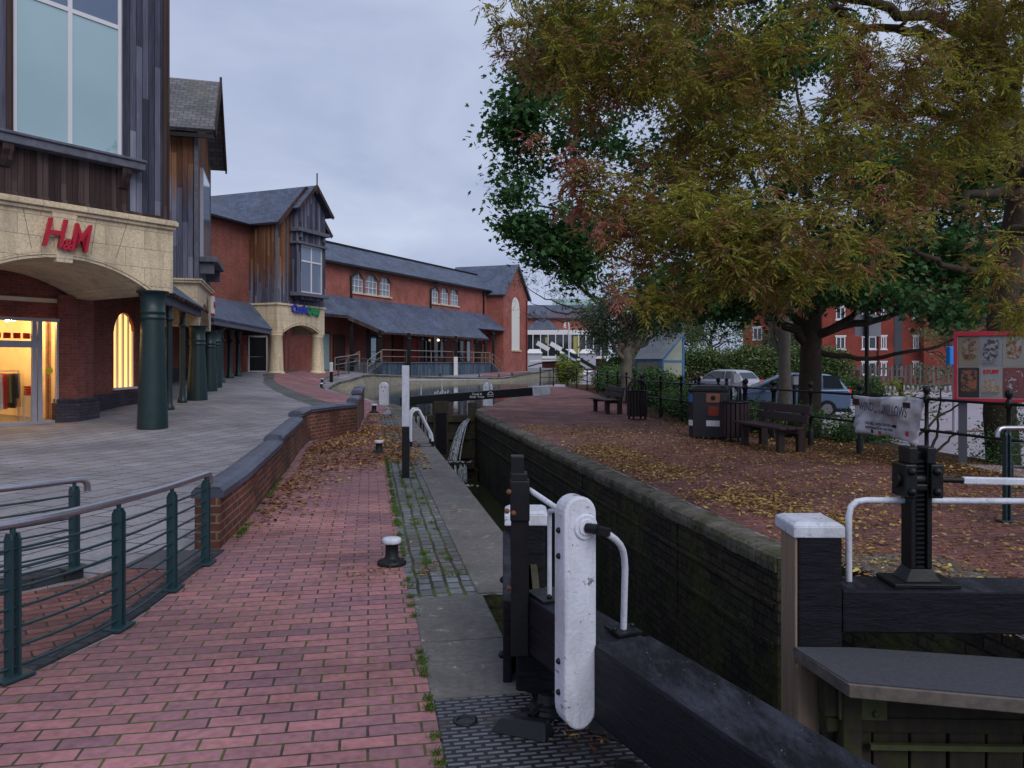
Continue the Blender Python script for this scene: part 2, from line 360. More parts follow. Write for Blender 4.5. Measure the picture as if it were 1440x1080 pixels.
M['wood_c'] = plankm('part_weathered_boards_far', grey, .16, (5.4, 8.2))
M['beamwood'] = simple('sill_timber', (.11,.115,.145), .8, .2, .6, 6, bump=.01)
M['green'] = paint('dark_green_paint', (.007,.027,.030), amt=.35, rough=.42, chips=.70, dirt=(.02,.03,.035))
M['green_rail'] = paint('teal_rail_paint', (.012,.040,.050), amt=.3, rough=.4, chips=.70, dirt=(.03,.04,.045))
M['black'] = paint('black_paint', (.005,.006,.008), amt=.3, rough=.42, chips=.7, spec=.3, dirt=(.012,.011,.012))
M['blackbeam'] = None
a = N('tarred_timber', .5, .14)
c = a.mix(a.noise(1, 8, sc3=(4, 4, 30), rough=.7), (.004,.004,.006), (.012,.012,.018))
gn = a.n('ShaderNodeNewGeometry'); sz_ = a.n('ShaderNodeSeparateXYZ'); a.l(gn.outputs['Normal'], sz_.inputs[0]); up_ = a.ramp(sz_.outputs[2], [(.3, .22), (.9, 1)])
gr_ = a.noise(1, 9, sc3=(7, 2.2, 30), rough=.75)
c = a.mix(a.math('MULTIPLY', up_, a.ramp(gr_, [(.46, 0), (.62, .8)])), c, (.040,.043,.060)); c = a.mix(a.math('MULTIPLY', up_, a.ramp(a.noise(40, 6, rough=.8), [(.64, 0), (.69, .7)])), c, (.3,.3,.32))
c = a.mix(a.ramp(gr_, [(.30, .8), (.36, 0)]), c, (.002,.002,.002)); a.color(c); a.rough(a.ramp(gr_, [(.35, .32), (.65, .75)]))
a.bump(a.math('ADD', gr_, a.noise(1, 9, sc3=(14, 6, 60), rough=.7)), .007, .8); M['blackbeam'] = a.m
M['white'] = paint('white_paint', (.56,.59,.68), rust=(.05,.05,.055), amt=.75, rough=.5, chips=.635, dirt=(.30,.31,.33), dirtamt=.9, streaks=.55, bump=.004)
M['trim'] = simple('white_trim', (.62,.62,.64), .5, .4, .08)
M['steel'] = simple('brushed_rail', (.40,.39,.43), .28, .5, .2, 20, metal=.85)
M['greysteel'] = simple('grey_frame', (.36,.36,.42), .45, .4, .1, 5)
M['benchwood'] = simple('bench_planks', (.030,.018,.020), .6, .35, .3, 12, bump=.003)
a = N('algae_timber', .85, .2)
c = a.mix(a.noise(1, 8, sc3=(18, 18, 2), rough=.7), (.018,.015,.013), (.085,.07,.055)); c = a.mix(a.ramp(a.noise(3, 7, rough=.7), [(.5, 0), (.66, .8)]), c, (.07,.085,.02)); a.color(c); a.bump(a.noise(1, 8, sc3=(30, 30, 3)), .01); M['gatewood'] = a.m
a = N('bare_timber', .8, .2); c = a.mix(a.noise(1, 8, sc3=(40, 40, 2.5), rough=.7), (.10,.07,.05), (.36,.27,.20)); a.color(c); a.bump(a.noise(1, 8, sc3=(30, 30, 3)), .006); M['baretimber'] = a.m
a = N('algae_plate', .8, .3); c = a.mix(a.noise(9, 7, rough=.7), (.035,.04,.02), (.15,.17,.07)); a.color(c); M['algae'] = a.m
M['grit'] = simple('grit_board', (.055,.058,.068), .9, .2, .4, 60, bump=.003, bscale=300)
a = N('studded_iron', .5, .5, .3)
uv = a.uv(); b = a.n('ShaderNodeTexBrick'); b.offset = .5; b.inputs['Scale'].default_value = 1
for k_, v_ in (('Brick Width', .085), ('Row Height', .034), ('Mortar Size', .0095), ('Mortar Smooth', .25)): b.inputs[k_].default_value = v_
b.inputs['Color1'].default_value = (.16,.16,.20, 1); b.inputs['Color2'].default_value = (.10,.10,.13, 1); b.inputs['Mortar'].default_value = (.012,.011,.011, 1)
a.l(uv, b.inputs['Vector']); c = a.mix(a.ramp(a.noise(3.5, 7), [(.5, 0), (.65, .8)]), b.outputs[0], (.045,.032,.026)); a.color(c); a.bump(a.math('MULTIPLY', b.outputs['Fac'], -1), .012, .9); M['plateiron'] = a.m
M['bark'] = simple('bark', (.060,.048,.036), .95, .1, .5, 9, bump=.04, bscale=14)
M['bark_pale'] = simple('pale_bark', (.15,.135,.11), .95, .1, .4, 6, bump=.03, bscale=14)
M['asphalt'] = simple('pale_asphalt', (.30,.27,.31), .9, .2, .2, .8)
M['soil'] = simple('leafy_soil', (.055,.032,.018), 1, .1, .6, 5, bump=.03, bscale=20)
def glassm(name, c, rough=.06, spec=.7): return simple(name, c, rough, spec, .08, .6)
M['glass_teal'] = simple('pale_blind_glass', (.36,.50,.52), .03, .9, .08, .6, metal=.3)
M['glass_dark'] = glassm('dark_glass', (.02,.025,.03), .04, .8)
M['glass_sky'] = glassm('sky_glass', (.22,.27,.33), .08, .8)
def clear(name):
    a = N(name, .03, .5); a.color((.9,.95,.95)); a.b.inputs['Transmission Weight'].default_value = 1; a.b.inputs['IOR'].default_value = 1.1
    a.b.inputs['Alpha'].default_value = .22; return a.m
M['clear'] = clear('clear_glass')
def emit(name, c, s):
    a = N(name); a.color(c); a.b.inputs['Emission Color'].default_value = (*c, 1); a.b.inputs['Emission Strength'].default_value = s; return a.m
def waterm(name, c, rough, bs, bd):
    a = N(name, rough, .6); a.color(a.mix(a.noise(.8, 4), c, mul(c, 1.6))); a.b.inputs['IOR'].default_value = 1.33
    a.bump(a.noise(bs, 4, sc3=(1, .5, 1)), bd, .5); return a.m
M['water_hi'] = waterm('pond_water', (.018,.028,.028), .05, 3.5, .010)
M['water_lo'] = waterm('lock_water', (.022,.027,.012), .12, 9, .012)
def leafm(name, stops, scale=.8, trans=.35, vw=.35, rough=.55):
    a = N(name, rough, .3); at_ = a.n('ShaderNodeAttribute'); at_.attribute_name = 'var'
    f = a.math('ADD', a.math('MULTIPLY', a.noise(scale, 3), 1-vw), a.math('MULTIPLY', at_.outputs['Fac'], vw))
    c = a.ramp(f, stops); a.color(c)
    tr = a.n('ShaderNodeBsdfTranslucent'); a.l(c, tr.inputs[0]); ms = a.n('ShaderNodeMixShader'); ms.inputs[0].default_value = trans
    o = a.t.nodes['Material Output']; a.l(a.b.outputs[0], ms.inputs[1]); a.l(tr.outputs[0], ms.inputs[2]); a.l(ms.outputs[0], o.inputs[0]); return a.m
M['ash'] = leafm('ash_leaf', [(.24, (.34,.11,.10)), (.34, (.29,.13,.065)), (.42, (.23,.17,.045)), (.50, (.21,.205,.035)), (.64, (.33,.31,.042)), (.80, (.20,.24,.04))], .62, .42, .5)
M['maple'] = leafm('maple_leaf', [(.3, (.025,.07,.025)), (.55, (.05,.135,.038)), (.75, (.09,.19,.045))], .8, .3, .5)
M['evergreen'] = leafm('willow_leaf', [(.3, (.035,.06,.035)), (.55, (.075,.11,.06)), (.75, (.13,.16,.09))], .8)
M['hedge'] = leafm('hedge_leaf', [(.3, (.02,.055,.018)), (.5, (.05,.12,.03)), (.75, (.13,.21,.045))], 1.2, .25, .6)
M['hedge_lime'] = leafm('lime_leaf', [(.3, (.10,.15,.02)), (.7, (.30,.33,.04))], 1.2)
M['ivy'] = leafm('ivy_leaf', [(.3, (.05,.09,.03)), (.5, (.09,.15,.04)), (.75, (.22,.24,.10))], 1.0, .25, .6)
M['fallen'] = leafm('fallen_leaf', [(.30, (.09,.032,.02)), (.48, (.20,.08,.035)), (.62, (.28,.13,.045)), (.72, (.36,.22,.06)), (.84, (.50,.38,.10))], .5, .1, .55, .75)
M['fallen_y'] = leafm('fallen_yellow_leaf', [(.3, (.17,.075,.035)), (.48, (.27,.145,.05)), (.64, (.38,.26,.07)), (.82, (.50,.40,.13))], .5, .1, .6, .75)
M['grass'] = leafm('grass_blade', [(.3, (.04,.09,.015)), (.7, (.11,.20,.025))], 2, .3)
# ---------------------------------------------------------------- sheets laid on the ground
def inpoly(x, y, pg):
    c = False; n = len(pg)
    for i in range(n):
        (x0, y0), (x1, y1) = pg[i], pg[i-1]
        if (y0 > y) != (y1 > y) and x < (x1-x0)*(y-y0)/(y1-y0)+x0: c = not c
    return c
def sheet(name, outline, m, dz=0, xs=(), ys=(), ang=0, parent=None, zfun=None):
    lift = (lambda y: .045*sst((y-24)/5)) if dz > 0 and zfun is None else (lambda y: 0)
    bm = bmesh.new(); vs = [bm.verts.new((x, y, 0)) for x, y in outline]
    for tri in tessellate_polygon([[Vector((x, y, 0)) for x, y in outline]]):
        if len(set(tri)) == 3: bm.faces.new([vs[i] for i in tri])
    for v in ys:
        bmesh.ops.bisect_plane(bm, geom=bm.verts[:]+bm.edges[:]+bm.faces[:], plane_co=(0, v, 0), plane_no=(0, 1, 0), dist=1e-5)
    for v in xs:
        bmesh.ops.bisect_plane(bm, geom=bm.verts[:]+bm.edges[:]+bm.faces[:], plane_co=(v, 0, 0), plane_no=(1, 0, 0), dist=1e-5)
    mb = MB(); zq = zfun or zf
    bm.verts.index_update()
    for v in bm.verts: mb.v.append((v.co.x, v.co.y, zq(v.co.x, v.co.y)+dz+lift(v.co.y)))
    for f in bm.faces:
        ids = [v.index for v in f.verts]
        if f.calc_area() < 1e-9: continue
        f.normal_update()
        if f.normal.z < 0: ids = ids[::-1]
        mb.f.append(tuple(ids)); mb.sm.append(False)
    bm.free(); return mb.build(name, m, parent, ang=ang)
CANG = math.atan2(-UX, UY)      # turns uv so that rows lie across the canal path
# ---------------------------------------------------------------- leaf clouds
def leaves(name, C_, D_, Nn, size, tmpl, m, parent=None, var=None, zoff=None):
    """C_ centres, D_ long axes, Nn normals (n,3); tmpl (k,3): along, across, lift"""
    n = len(C_); k = len(tmpl); D_ = D_/np.linalg.norm(D_, axis=1, keepdims=True)
    S = np.cross(D_, Nn); S /= np.maximum(1e-6, np.linalg.norm(S, axis=1, keepdims=True)); W = np.cross(S, D_)
    t = np.array(tmpl); size = np.broadcast_to(size, (n,))[:, None, None]
    V = C_[:, None, :]+size*(D_[:, None, :]*t[None, :, 0:1]+S[:, None, :]*t[None, :, 1:2]+W[:, None, :]*t[None, :, 2:3])
    o0 = np.array(ORI.get(parent.name, (0,0,0))) if parent else np.zeros(3)
    V = (V-o0).reshape(-1, 3)
    me = bpy.data.meshes.new(name); me.vertices.add(n*k); me.vertices.foreach_set('co', V.astype(np.float32).ravel())
    me.loops.add(n*k); me.loops.foreach_set('vertex_index', np.arange(n*k, dtype=np.int32))
    me.polygons.add(n); me.polygons.foreach_set('loop_start', (np.arange(n)*k).astype(np.int32)); me.polygons.foreach_set('loop_total', np.full(n, k, np.int32))
    me.update(calc_edges=True)
    at_ = me.attributes.new('var', 'FLOAT', 'FACE'); at_.data.foreach_set('value', (RNG.random(n) if var is None else var).astype(np.float32))
    me.materials.append(m); o = bpy.data.objects.new(name, me); COL.objects.link(o)
    if parent: o.parent = parent; ORI[o.name] = Vector(o0)
    return o
T_LANCE = [(0,0,0),(.35,.13,.03),(.7,.09,0),(1,0,-.06),(.7,-.09,0),(.35,-.13,.03)]
T_OVAL = [(0,0,0),(.3,.26,.05),(.75,.2,0),(1,0,-.1),(.75,-.2,0),(.3,-.26,.05)]
T_MAPLE = [(0,0,0),(-.05,.30,.02),(.22,.27,0),(.40,.52,-.04),(.52,.20,.02),(1,0,-.08),(.52,-.20,.02),(.40,-.52,-.04),(.22,-.27,0),(-.05,-.30,.02)]
def rnd_dirs(n):
    v = RNG.normal(size=(n, 3)); return v/np.linalg.norm(v, axis=1, keepdims=True)
# ================================================================ GROUND, CANAL, PAVING
LB0 = [P(-8, 1.22), P(3.7, 1.22), P(3.7, .77), P(5.45, .77), P(5.45, 1.22), P(25.2, 1.22)]
LBF = [(-3.55,27),(-4.25,29.7),(-5.3,32.3),(-6.7,35.7),(-7.9,38.2),(-9.2,42),(-10.6,46),(-11.05,49),(-10.9,50.3),(-10.4,51.3),(-9.85,53),(-9.4,57),(-8.9,62),(-8.3,65),(-6.2,69),(-2.9,72),(-1.0,73),(.2,75),(1.4,80),(3,88),(7,118)]
LB = LB0+LBF
RB0 = [P(-8, 3.3), P(3.2, 3.3), P(3.2, 3.75), P(6.05, 3.75), P(6.05, 3.3), P(26.2, 3.3)]
RBF = [(-.9, 29), (-.2, 35), (.9, 43), (1.8, 51), (4, 63), (7, 78), (13, 118)]
RB = RB0+RBF
gx = [-30,-20,-18,-16,-15,-14,-13,-12,-11,-10,-9,-8,-7,-6,-5,-4,-3,-2.4,0,2,3,4,5,6,7,8,9,10,11,12,14,18,30]; gy = [14,16,18,20,22,24,26,28,30,32,34,35,36,37,38,39,40,41,42,43,44,45,46,47,48,49.5,51,52.5,54,55.5,57,58.5,60,61.5,63,64.5,66,68,70,75,80,90,100,118]
sheet('plaza_ground', LB+[(7, 500), (-500, 500), (-500, -25), P(-25, 1.22)], M['plaza'], 0, gx, gy, ang=R(-16)+R(90)).update_tag()
tag(bpy.data.objects['plaza_ground'], kind='structure')
tag(sheet('parking_ground', RB+[(7.0, 118), (7, 500), (500, 500), (500, -25), P(-25, 3.3)], M['asphalt'], 0, gx, gy), kind='structure')
# lock-side red brick path (left bank)
path = [P(-6, .295), P(25, .295), (-4.3, 27.5), (-4.9, 29.6), (-5.95, 32.2), (-7.35, 35.6), (-8.6, 38.1), (-9.9, 41.9), (-11.3, 46), (-11.8, 49), (-11.8, 51), (-11, 53.5), (-12.6, 54.5), (-14.0, 52.5), (-14.0, 47), (-12.6, 42), (-10.4, 36.5), (-8.2, 31.5), (-6.2, 28), (-4.75, 23.9), (-3.75, 18.4), (-4.2, 16.2), (-3.9, 14.2), (-3.45, 12), (-3.0, 9.8), (-2.62, 7.4), (-2.5, 6.8), (-2.45, 6.2), (-2.36, 5.4), (-2.33, 4.7), (-2.5, 4.0), (-3.0, 3.2), (-4, 2.2), (-6, 0), (-6, -4)]
tag(sheet('brick_path', path, M['paver'], .004, gx, gy, ang=CANG), kind='structure')
# granite setts, slabs of coping and iron plate between the bricks and the lock
tag(sheet('sett_strip', [P(5.44, .27), P(25, .27), P(25, .745), P(5.44, .755)], M['setts'], .006, (), gy, ang=CANG+R(90)), kind='structure')
def slab_strip(name, segs, m, z0, z1):
    mb = MB()
    for s0, s1, t0, t1 in segs:
        p = [P(s0+.006, t0), P(s0+.006, t1), P(s1-.006, t1), P(s1-.006, t0)]
        mb.prism(p, z0, z1+random.uniform(-.004, .004))
    return mb.build(name, m, bevel=.008, ang=CANG)
segs = []; s_ = 3.78
for w_ in (.42, .36, .45, .44): segs.append((s_, s_+w_, .29, .768)); s_ += w_
tag(slab_strip('concrete_slabs', segs, M['coping'], -.06, .014), kind='structure')
segs = []; s_ = 5.46
while s_ < 25.0:
    w_ = random.uniform(.8, 1.5); segs.append((s_, min(25.1, s_+w_), .735, 1.235)); s_ += w_
tag(slab_strip('lock_coping', segs, M['coping'], -.2, .02), kind='structure')
iron = thing('iron_plate', 'studded iron cover plate set in the ground under the near balance beam', 'cover plate', (*P(3.0, .75), 0))
MB().prism([P(1.9, .30), P(3.77, .30), P(3.77, .76), P(3.69, .765), P(3.69, 1.21), P(1.9, 1.21)], -.03, .012).build('plate', M['plateiron'], iron, ang=CANG, bevel=.004)
mb = MB()
for s0, t0 in ((3.52, .42), (2.62, .44), (3.0, 1.0)):
    x, y = P(s0, t0); mb.lathe([(.055, .012), (.055, .017), (.038, .017), (.034, .013)], (x, y, 0), 20)
mb.build('keyhole_ring', M['black'], iron)
# the anchor irons standing on the plate
anc = thing('anchor_block', 'dark iron wedge block bolted down beneath the foot of the white post', 'anchor', (*P(3.4, .9), 0))
mb = MB()
def wedge(mb, x, y, ang, L_, W_, H_):
    u = (math.cos(ang), math.sin(ang)); q = lambda a_, b_, z_: (x+a_*u[0]-b_*u[1], y+a_*u[1]+b_*u[0], z_)
    mb.hexa([q(-L_/2,-W_/2,.012), q(L_/2,-W_/2,.012), q(L_/2,W_/2,.012), q(-L_/2,W_/2,.012), q(-L_/2+.03,-W_*.12,H_*.8), q(L_/2-.02,-W_*.1,H_), q(L_/2-.02,W_*.3,H_), q(-L_/2+.03,W_*.3,H_*.8)])
wedge(mb, .045, 3.43, R(-24), .26, .12, .075)
mb.build('wedge', M['black'], anc, bevel=.008)
mb = MB(); wedge(mb, .43, 3.42, R(-38), .24, .12, .075); mb.build('wedge', M['black'], anc, bevel=.008)
mb = MB(); bx, by = .165, 3.62; mb.lathe([(.10, .012), (.10, .035), (.085, .045), (.085, .06), (.05, .065), (.045, .10), (.02, .105)], (bx, by, 0), 20); wedge(mb, .17, 3.60, R(12), .34, .10, .05); mb.tube([(.08,3.52,.04),(.20,3.66,.075),(.33,3.72,.05)], .016, 8)
mb.build('pivot', M['black'], anc, bevel=.004)
# chamber walls
def wallstrip(mb, pts, zt, zb, flip=False, ztf=None, drop=0):
    for p, q in zip(pts, pts[1:]):
        n = max(1, int(math.hypot(q[0]-p[0], q[1]-p[1])/1.2))
        for i in range(n):
            a_ = (lerp(p[0], q[0], i/n), lerp(p[1], q[1], i/n)); b_ = (lerp(p[0], q[0], (i+1)/n), lerp(p[1], q[1], (i+1)/n))
            za = (ztf(*a_) if ztf else zt)-drop; zb2 = (ztf(*b_) if ztf else zt)-drop
            f = [(*a_, zb), (*b_, zb), (*b_, zb2), (*a_, za)]
            mb.add(f if not flip else f[::-1], [(0,1,2,3)])
    return mb
mb = MB(); wallstrip(mb, LB0, 0, -2.6, True); o = mb.build('lock_wall', M['lockwall']); tag(o, 'dark wet lock chamber wall below the concrete coping slabs on the towpath side', 'lock wall')
lw = thing('lock_wall', 'long mossy brick lock chamber wall with rounded grey coping below the leafy bank', 'lock wall', (*P(14, 3.3), -2.6))
mb = MB(); wallstrip(mb, RB0[:4], 0, -2.6); wallstrip(mb, RB0[3:5], 0, -2.6); wallstrip(mb, RB0[4:], -.10, -2.6)
for s0 in (8.2, 12.1, 17.2, 22.0):       # vertical chases and string courses in the brick
    x, y = P(s0, 3.3); mb.obox((x, y), (UX, UY), 0, .05, -.0, .012, -2.6, -.12)
for z_ in (-.42, -.75): mb.obox(P(6.1, 3.3), (UX, UY), 0, 20, 0, .02, z_, z_+.03)
mb.build('brickwork', M['lockwall'], lw)
mb = MB(); prof = [(-.02,-.12), (-.03,-.05), (-.02,.0), (.02,.025), (.08,.035), (.24,.03), (.28,.01), (.28,-.15)]; s_ = 6.05
while s_ < 26:
    s1_ = min(26.1, s_+.115); dz = random.uniform(-.008, .006); dt = random.uniform(-.009, .009); n = len(prof)
    vs = [(*P(s_+.010, 3.3+p_+dt), z_+dz) for p_, z_ in prof]+[(*P(s1_-.002, 3.3+p_+dt), z_+dz) for p_, z_ in prof]
    mb.add(vs, [tuple(range(n)), tuple(range(n, 2*n))[::-1]]+[(i+n, (i+1)%n+n, (i+1)%n, i) for i in range(n)]); s_ = s1_
mb.build('coping', M['coping_r'], lw)
# water
chan = [P(-9, 1.15), P(25.0, 1.15), P(25.0, 3.4), P(-9, 3.4)]
chan = [P(-9, .6), P(25.3, .6), P(25.3, 3.9), P(-9, 3.9)]
tag(sheet('lock_water', chan, M['water_lo'], 0, zfun=lambda x, y: -2.0), kind='structure')
wat = [P(25.25, 1.1), P(25.25, -8), (-13, 60), (-13, 118), (13.3, 118), (7.3, 78), (4.3, 63), (2.1, 51), (1.2, 43), (.1, 35), (-.6, 29), P(25.25, 3.4)]
tag(sheet('canal_water', wat, M['water_hi'], 0, zfun=lambda x, y: -.08), kind='structure')
# basin walls with stone edge
a = N('basin_stone', .9, .2); c = a.mix(a.noise(1.5, 8, sc3=(1,1,2.5), rough=.7), (.09,.085,.065), (.50,.46,.37)); a.color(c); a.bump(a.noise(8, 6), .02); M['basin'] = a.m
def edge_strip(name, pts, w, m, side, th=.10, over=.03, label=None, dz=.012, parent=None):
    """a coping following the bank, with its own thickness"""
    mb = MB(); n = len(pts); nr = []
    for i in range(n):
        a_ = Vector(pts[max(0, i-1)]); b_ = Vector(pts[min(n-1, i+1)]); d = (b_-a_).normalized(); nr.append(Vector((-d.y, d.x))*side)
    for i in range(n-1):
        p, q = Vector(pts[i]), Vector(pts[i+1]); a0 = p-nr[i]*over; a1 = q-nr[i+1]*over; b0 = p+nr[i]*w; b1 = q+nr[i+1]*w
        zz = [zf(*p), zf(*q), zf(*q), zf(*p)]; r4 = [a0, a1, b1, b0] if side < 0 else [b0, b1, a1, a0]
        if side > 0: zz = [zf(*p), zf(*q), zf(*q), zf(*p)]
        mb.hexa([(v.x, v.y, z_-th) for v, z_ in zip(r4, zz)]+[(v.x, v.y, z_+dz) for v, z_ in zip(r4, zz)])
    return mb.build(name, m, parent)
def resample(pts, st):
    o = []
    for p, q in zip(pts, pts[1:]):
        n = max(1, int(math.hypot(q[0]-p[0], q[1]-p[1])/st))
        o += [(lerp(p[0], q[0], i/n), lerp(p[1], q[1], i/n)) for i in range(n)]
    return o+[pts[-1]]
bank = resample([P(25.2, 1.22)]+LBF, 1.5)
bw = thing('basin_wall', 'curved stone basin wall stained by water around the near side of the pond', 'basin wall', (-8.5, 45, -.5))
mb = MB(); wallstrip(mb, bank, 0, -.5, True, zf, .08); mb.build('stonework', M['basin'], bw)
edge_strip('coping', bank, .55, M['coping_r'], 1, parent=bw)
bankr = resample([P(26.2, 3.3)]+RBF, 1.5)
bw = thing('basin_wall', 'straight low basin wall under the railing on the parking side of the pond', 'basin wall', (.5, 45, -.5))
mb = MB(); wallstrip(mb, bankr, 0, -.5, False, zf, .08); mb.build('stonework', M['basin'], bw)
edge_strip('coping', bankr, .35, M['coping_r'], -1, parent=bw)
# grey edging band on the left of the curved red path
ed = resample([(-4.75, 24.4), (-6.2, 28), (-8.2, 31.5), (-10.5, 36.5), (-12.6, 42), (-14.0, 47), (-14.0, 52.5)], 1.2)
tag(edge_strip('paving_band', ed, .9, M['setts'], 1, th=.02, over=0, dz=.07), kind='structure')
tag(sheet('shore_path', [(-3.0, 72.8), (-1.4, 73.6), (-.5, 75.2), (.8, 80), (2.4, 88), (-.9, 86), (-2.0, 80)], M['paver'], .006, gx, gy, ang=.3), kind='structure')
# right bank
tag(sheet('bank_path', [P(6.0, 3.62), P(26.1, 3.62), (-.5, 29.5), (.2, 35), (1.3, 43), (2.2, 50), (3.4, 50), (4.1, 43), (4.3, 30), (4.35, 26), P(23, 8.1), P(3, 8.1), P(-5, 8.0), P(-5, 3.3), P(3.1, 3.35), P(3.1, 4.6), P(6.0, 4.6)], M['paver_old'], .004, gx, gy, ang=CANG), kind='structure')
tag(sheet('gate_apron', [P(3.1, 3.76), P(6.0, 3.76), P(6.0, 4.62), P(3.1, 4.62)], M['coping'], .008), kind='structure')
tag(sheet('leafy_verge', [P(23, 8.1), (4.35, 26), (4.3, 30), (4.1, 43), (3.4, 50), (3.6, 54), (9, 56), (9.5, 40), (9.0, 27), P(20, 12.2), P(10, 11.6), P(4, 11), P(-5, 11), P(-5, 8.1)], M['soil'], .008, gx, gy), kind='structure')
# upper pound wall beneath the top gate
mb = MB(); mb.obox(P(25.55, 1.2), (UY, -UX), 0, 2.15, 0, .5, -2.6, -1.2); tag(mb.build('lock_cill', M['lockwall']), 'dark wet stone cill at the foot of the leaking upstream gate', 'lock cill')
# ramp down from the plaza between the two railings
rampp = [(-2.52, 6.75), (-2.50, 6.1), (-2.47, 5.3), (-2.48, 4.7), (-2.62, 4.0), (-3.1, 3.2), (-4.1, 2.2), (-6, .2), (-6.4, 3.0), (-4.4, 4.7), (-3.55, 5.35), (-3.15, 5.8), (-3.05, 6.35), (-3.0, 6.8)]
tag(sheet('ramp_paving', rampp, M['paver_old'], .006, ang=R(35)), kind='structure')
tag(sheet('ribbed_paving', [(-2.52, 6.76), (-2.5, 6.12), (-3.06, 6.2), (-3.02, 6.8)], brickm('ribbed_slabs', (.16,.155,.18), (.13,.13,.15), (.06,.06,.07), bw=.4, bh=.035, ms=.009), .012, ang=R(20)), kind='structure')
tag(edge_strip('path_kerb', resample([(-2.45, 6.78), (-2.42, 6.1), (-2.37, 5.3), (-2.36, 4.7), (-2.5, 4.02), (-2.98, 3.2), (-3.98, 2.2), (-5.8, .3)], .3), .13, M['edge'], -1, th=.05, over=.0, dz=.018), kind='structure')
kb = edge_strip('raised_kerb', resample([(-3.2, 5.95), (-3.5, 5.5), (-4.4, 4.85), (-6.3, 3.2)], .4), .16, M['edge'], -1, th=.05, over=0, dz=.075); tag(kb, kind='structure')
# grass tufts and moss among the setts
def grass(name, spots, n, label=None):
    C_ = []
    for x, y, r in spots:
        q = RNG.normal(size=(n, 2))*r*.5; C_.append(np.c_[x+q[:, 0], y+q[:, 1], np.full(n, .008)])
    C_ = np.vstack(C_); D_ = RNG.normal(size=C_.shape)*.5; D_[:, 2] = np.abs(D_[:, 2])+.55
    return leaves(name, C_, D_, rnd_dirs(len(C_)), RNG.uniform(.018, .048, len(C_)), [(0,.08,0),(1,0,0),(0,-.08,0)], M['grass'])
sp = [(*P(6.15, .52), .13), (*P(6.05, .36), .07), (*P(5.72, .28), .05), (*P(6.0, .68), .07), (*P(6.0, .6), .09)]
for s_ in np.arange(2, 14, .09):
    if random.random() < .42: sp.append((*P(s_+random.uniform(-.05, .05), .275), .025))
for k in range(60): sp.append((*P(random.uniform(6.2, 14), .28+.17*random.randint(0, 2)+random.uniform(-.02,.02)), .04))
for k in range(50):
    f = random.random(); yy = lerp(6.9, 15.5, f); sp.append((interp([(6.8,-2.42),(9.8,-2.96),(12,-3.4),(14.2,-3.86),(16,-4.1)], yy), yy, .045))
for k in range(26): f = random.random(); sp.append((lerp(-3.7, -4.6, f), lerp(18.6, 23.5, f), .1))
g_ = grass('grass', sp, 46); tag(g_, 'thin green grass and moss growing in the joints along the setts', 'grass', kind='stuff')
# ================================================================ GARDEN WALL, RAILINGS, BOLLARDS, NEAR THINGS
# --- stepped brick wall beside the path
gw = thing('brick_wall', 'low red brick garden wall with stepped blue brick coping beside the path', 'wall', (-3.4, 12, 0))
cl = [(-2.62, 6.85), (-2.78, 8.0), (-3.1, 9.8), (-3.35, 11.2), (-3.72, 13.2), (-4.07, 15.0), (-4.25, 16.3), (-3.98, 17.5), (-3.68, 18.35), (-3.95, 20.2), (-4.25, 22), (-4.5, 23.7)]
tops = [.44, .44, .44, .50, .50, .60, .60, .60, .70, .82, .84]
def ribbon(mb, p, q, w, z0, z1, np_, nq):
    a0 = Vector(p)-np_*w; b0 = Vector(p)+np_*w; a1 = Vector(q)-nq*w; b1 = Vector(q)+nq*w
    mb.hexa([(a0.x,a0.y,z0),(a1.x,a1.y,z0),(b1.x,b1.y,z0),(b0.x,b0.y,z0),(a0.x,a0.y,z1),(a1.x,a1.y,z1),(b1.x,b1.y,z1),(b0.x,b0.y,z1)])
nr = []
for i in range(len(cl)):
    d = (Vector(cl[min(i+1, len(cl)-1)])-Vector(cl[max(0, i-1)])).normalized(); nr.append(Vector((-d.y, d.x)))
mb = MB(); mc = MB()
for i in range(len(cl)-1):
    ribbon(mb, cl[i], cl[i+1], .105, -.2, tops[i], nr[i], nr[i+1])
    p, q = Vector(cl[i]), Vector(cl[i+1]); ends = [(p, nr[i]), (q, nr[i+1])]; z0 = tops[i]
    prof = [(-.135, 0), (-.135, .055), (-.10, .095), (-.04, .105), (.04, .105), (.10, .095), (.135, .055), (.135, 0)]; n = len(prof)
    d = (q-p).normalized(); p2 = p-d*(.05 if i and tops[i] > tops[i-1] else 0); q2 = q+d*.001
    vs = [(*(p2+nr[i]*a_), z0+b_) for a_, b_ in prof]+[(*(q2+nr[i+1]*a_), z0+b_) for a_, b_ in prof]
    mc.add(vs, [tuple(range(n)), tuple(range(n, 2*n))[::-1]]+[(k+n, (k+1)%n+n, (k+1)%n, k) for k in range(n)], False)
mb.build('brickwork', M['brick_wall'], gw); mc.build('coping', M['coping_blue'], gw)
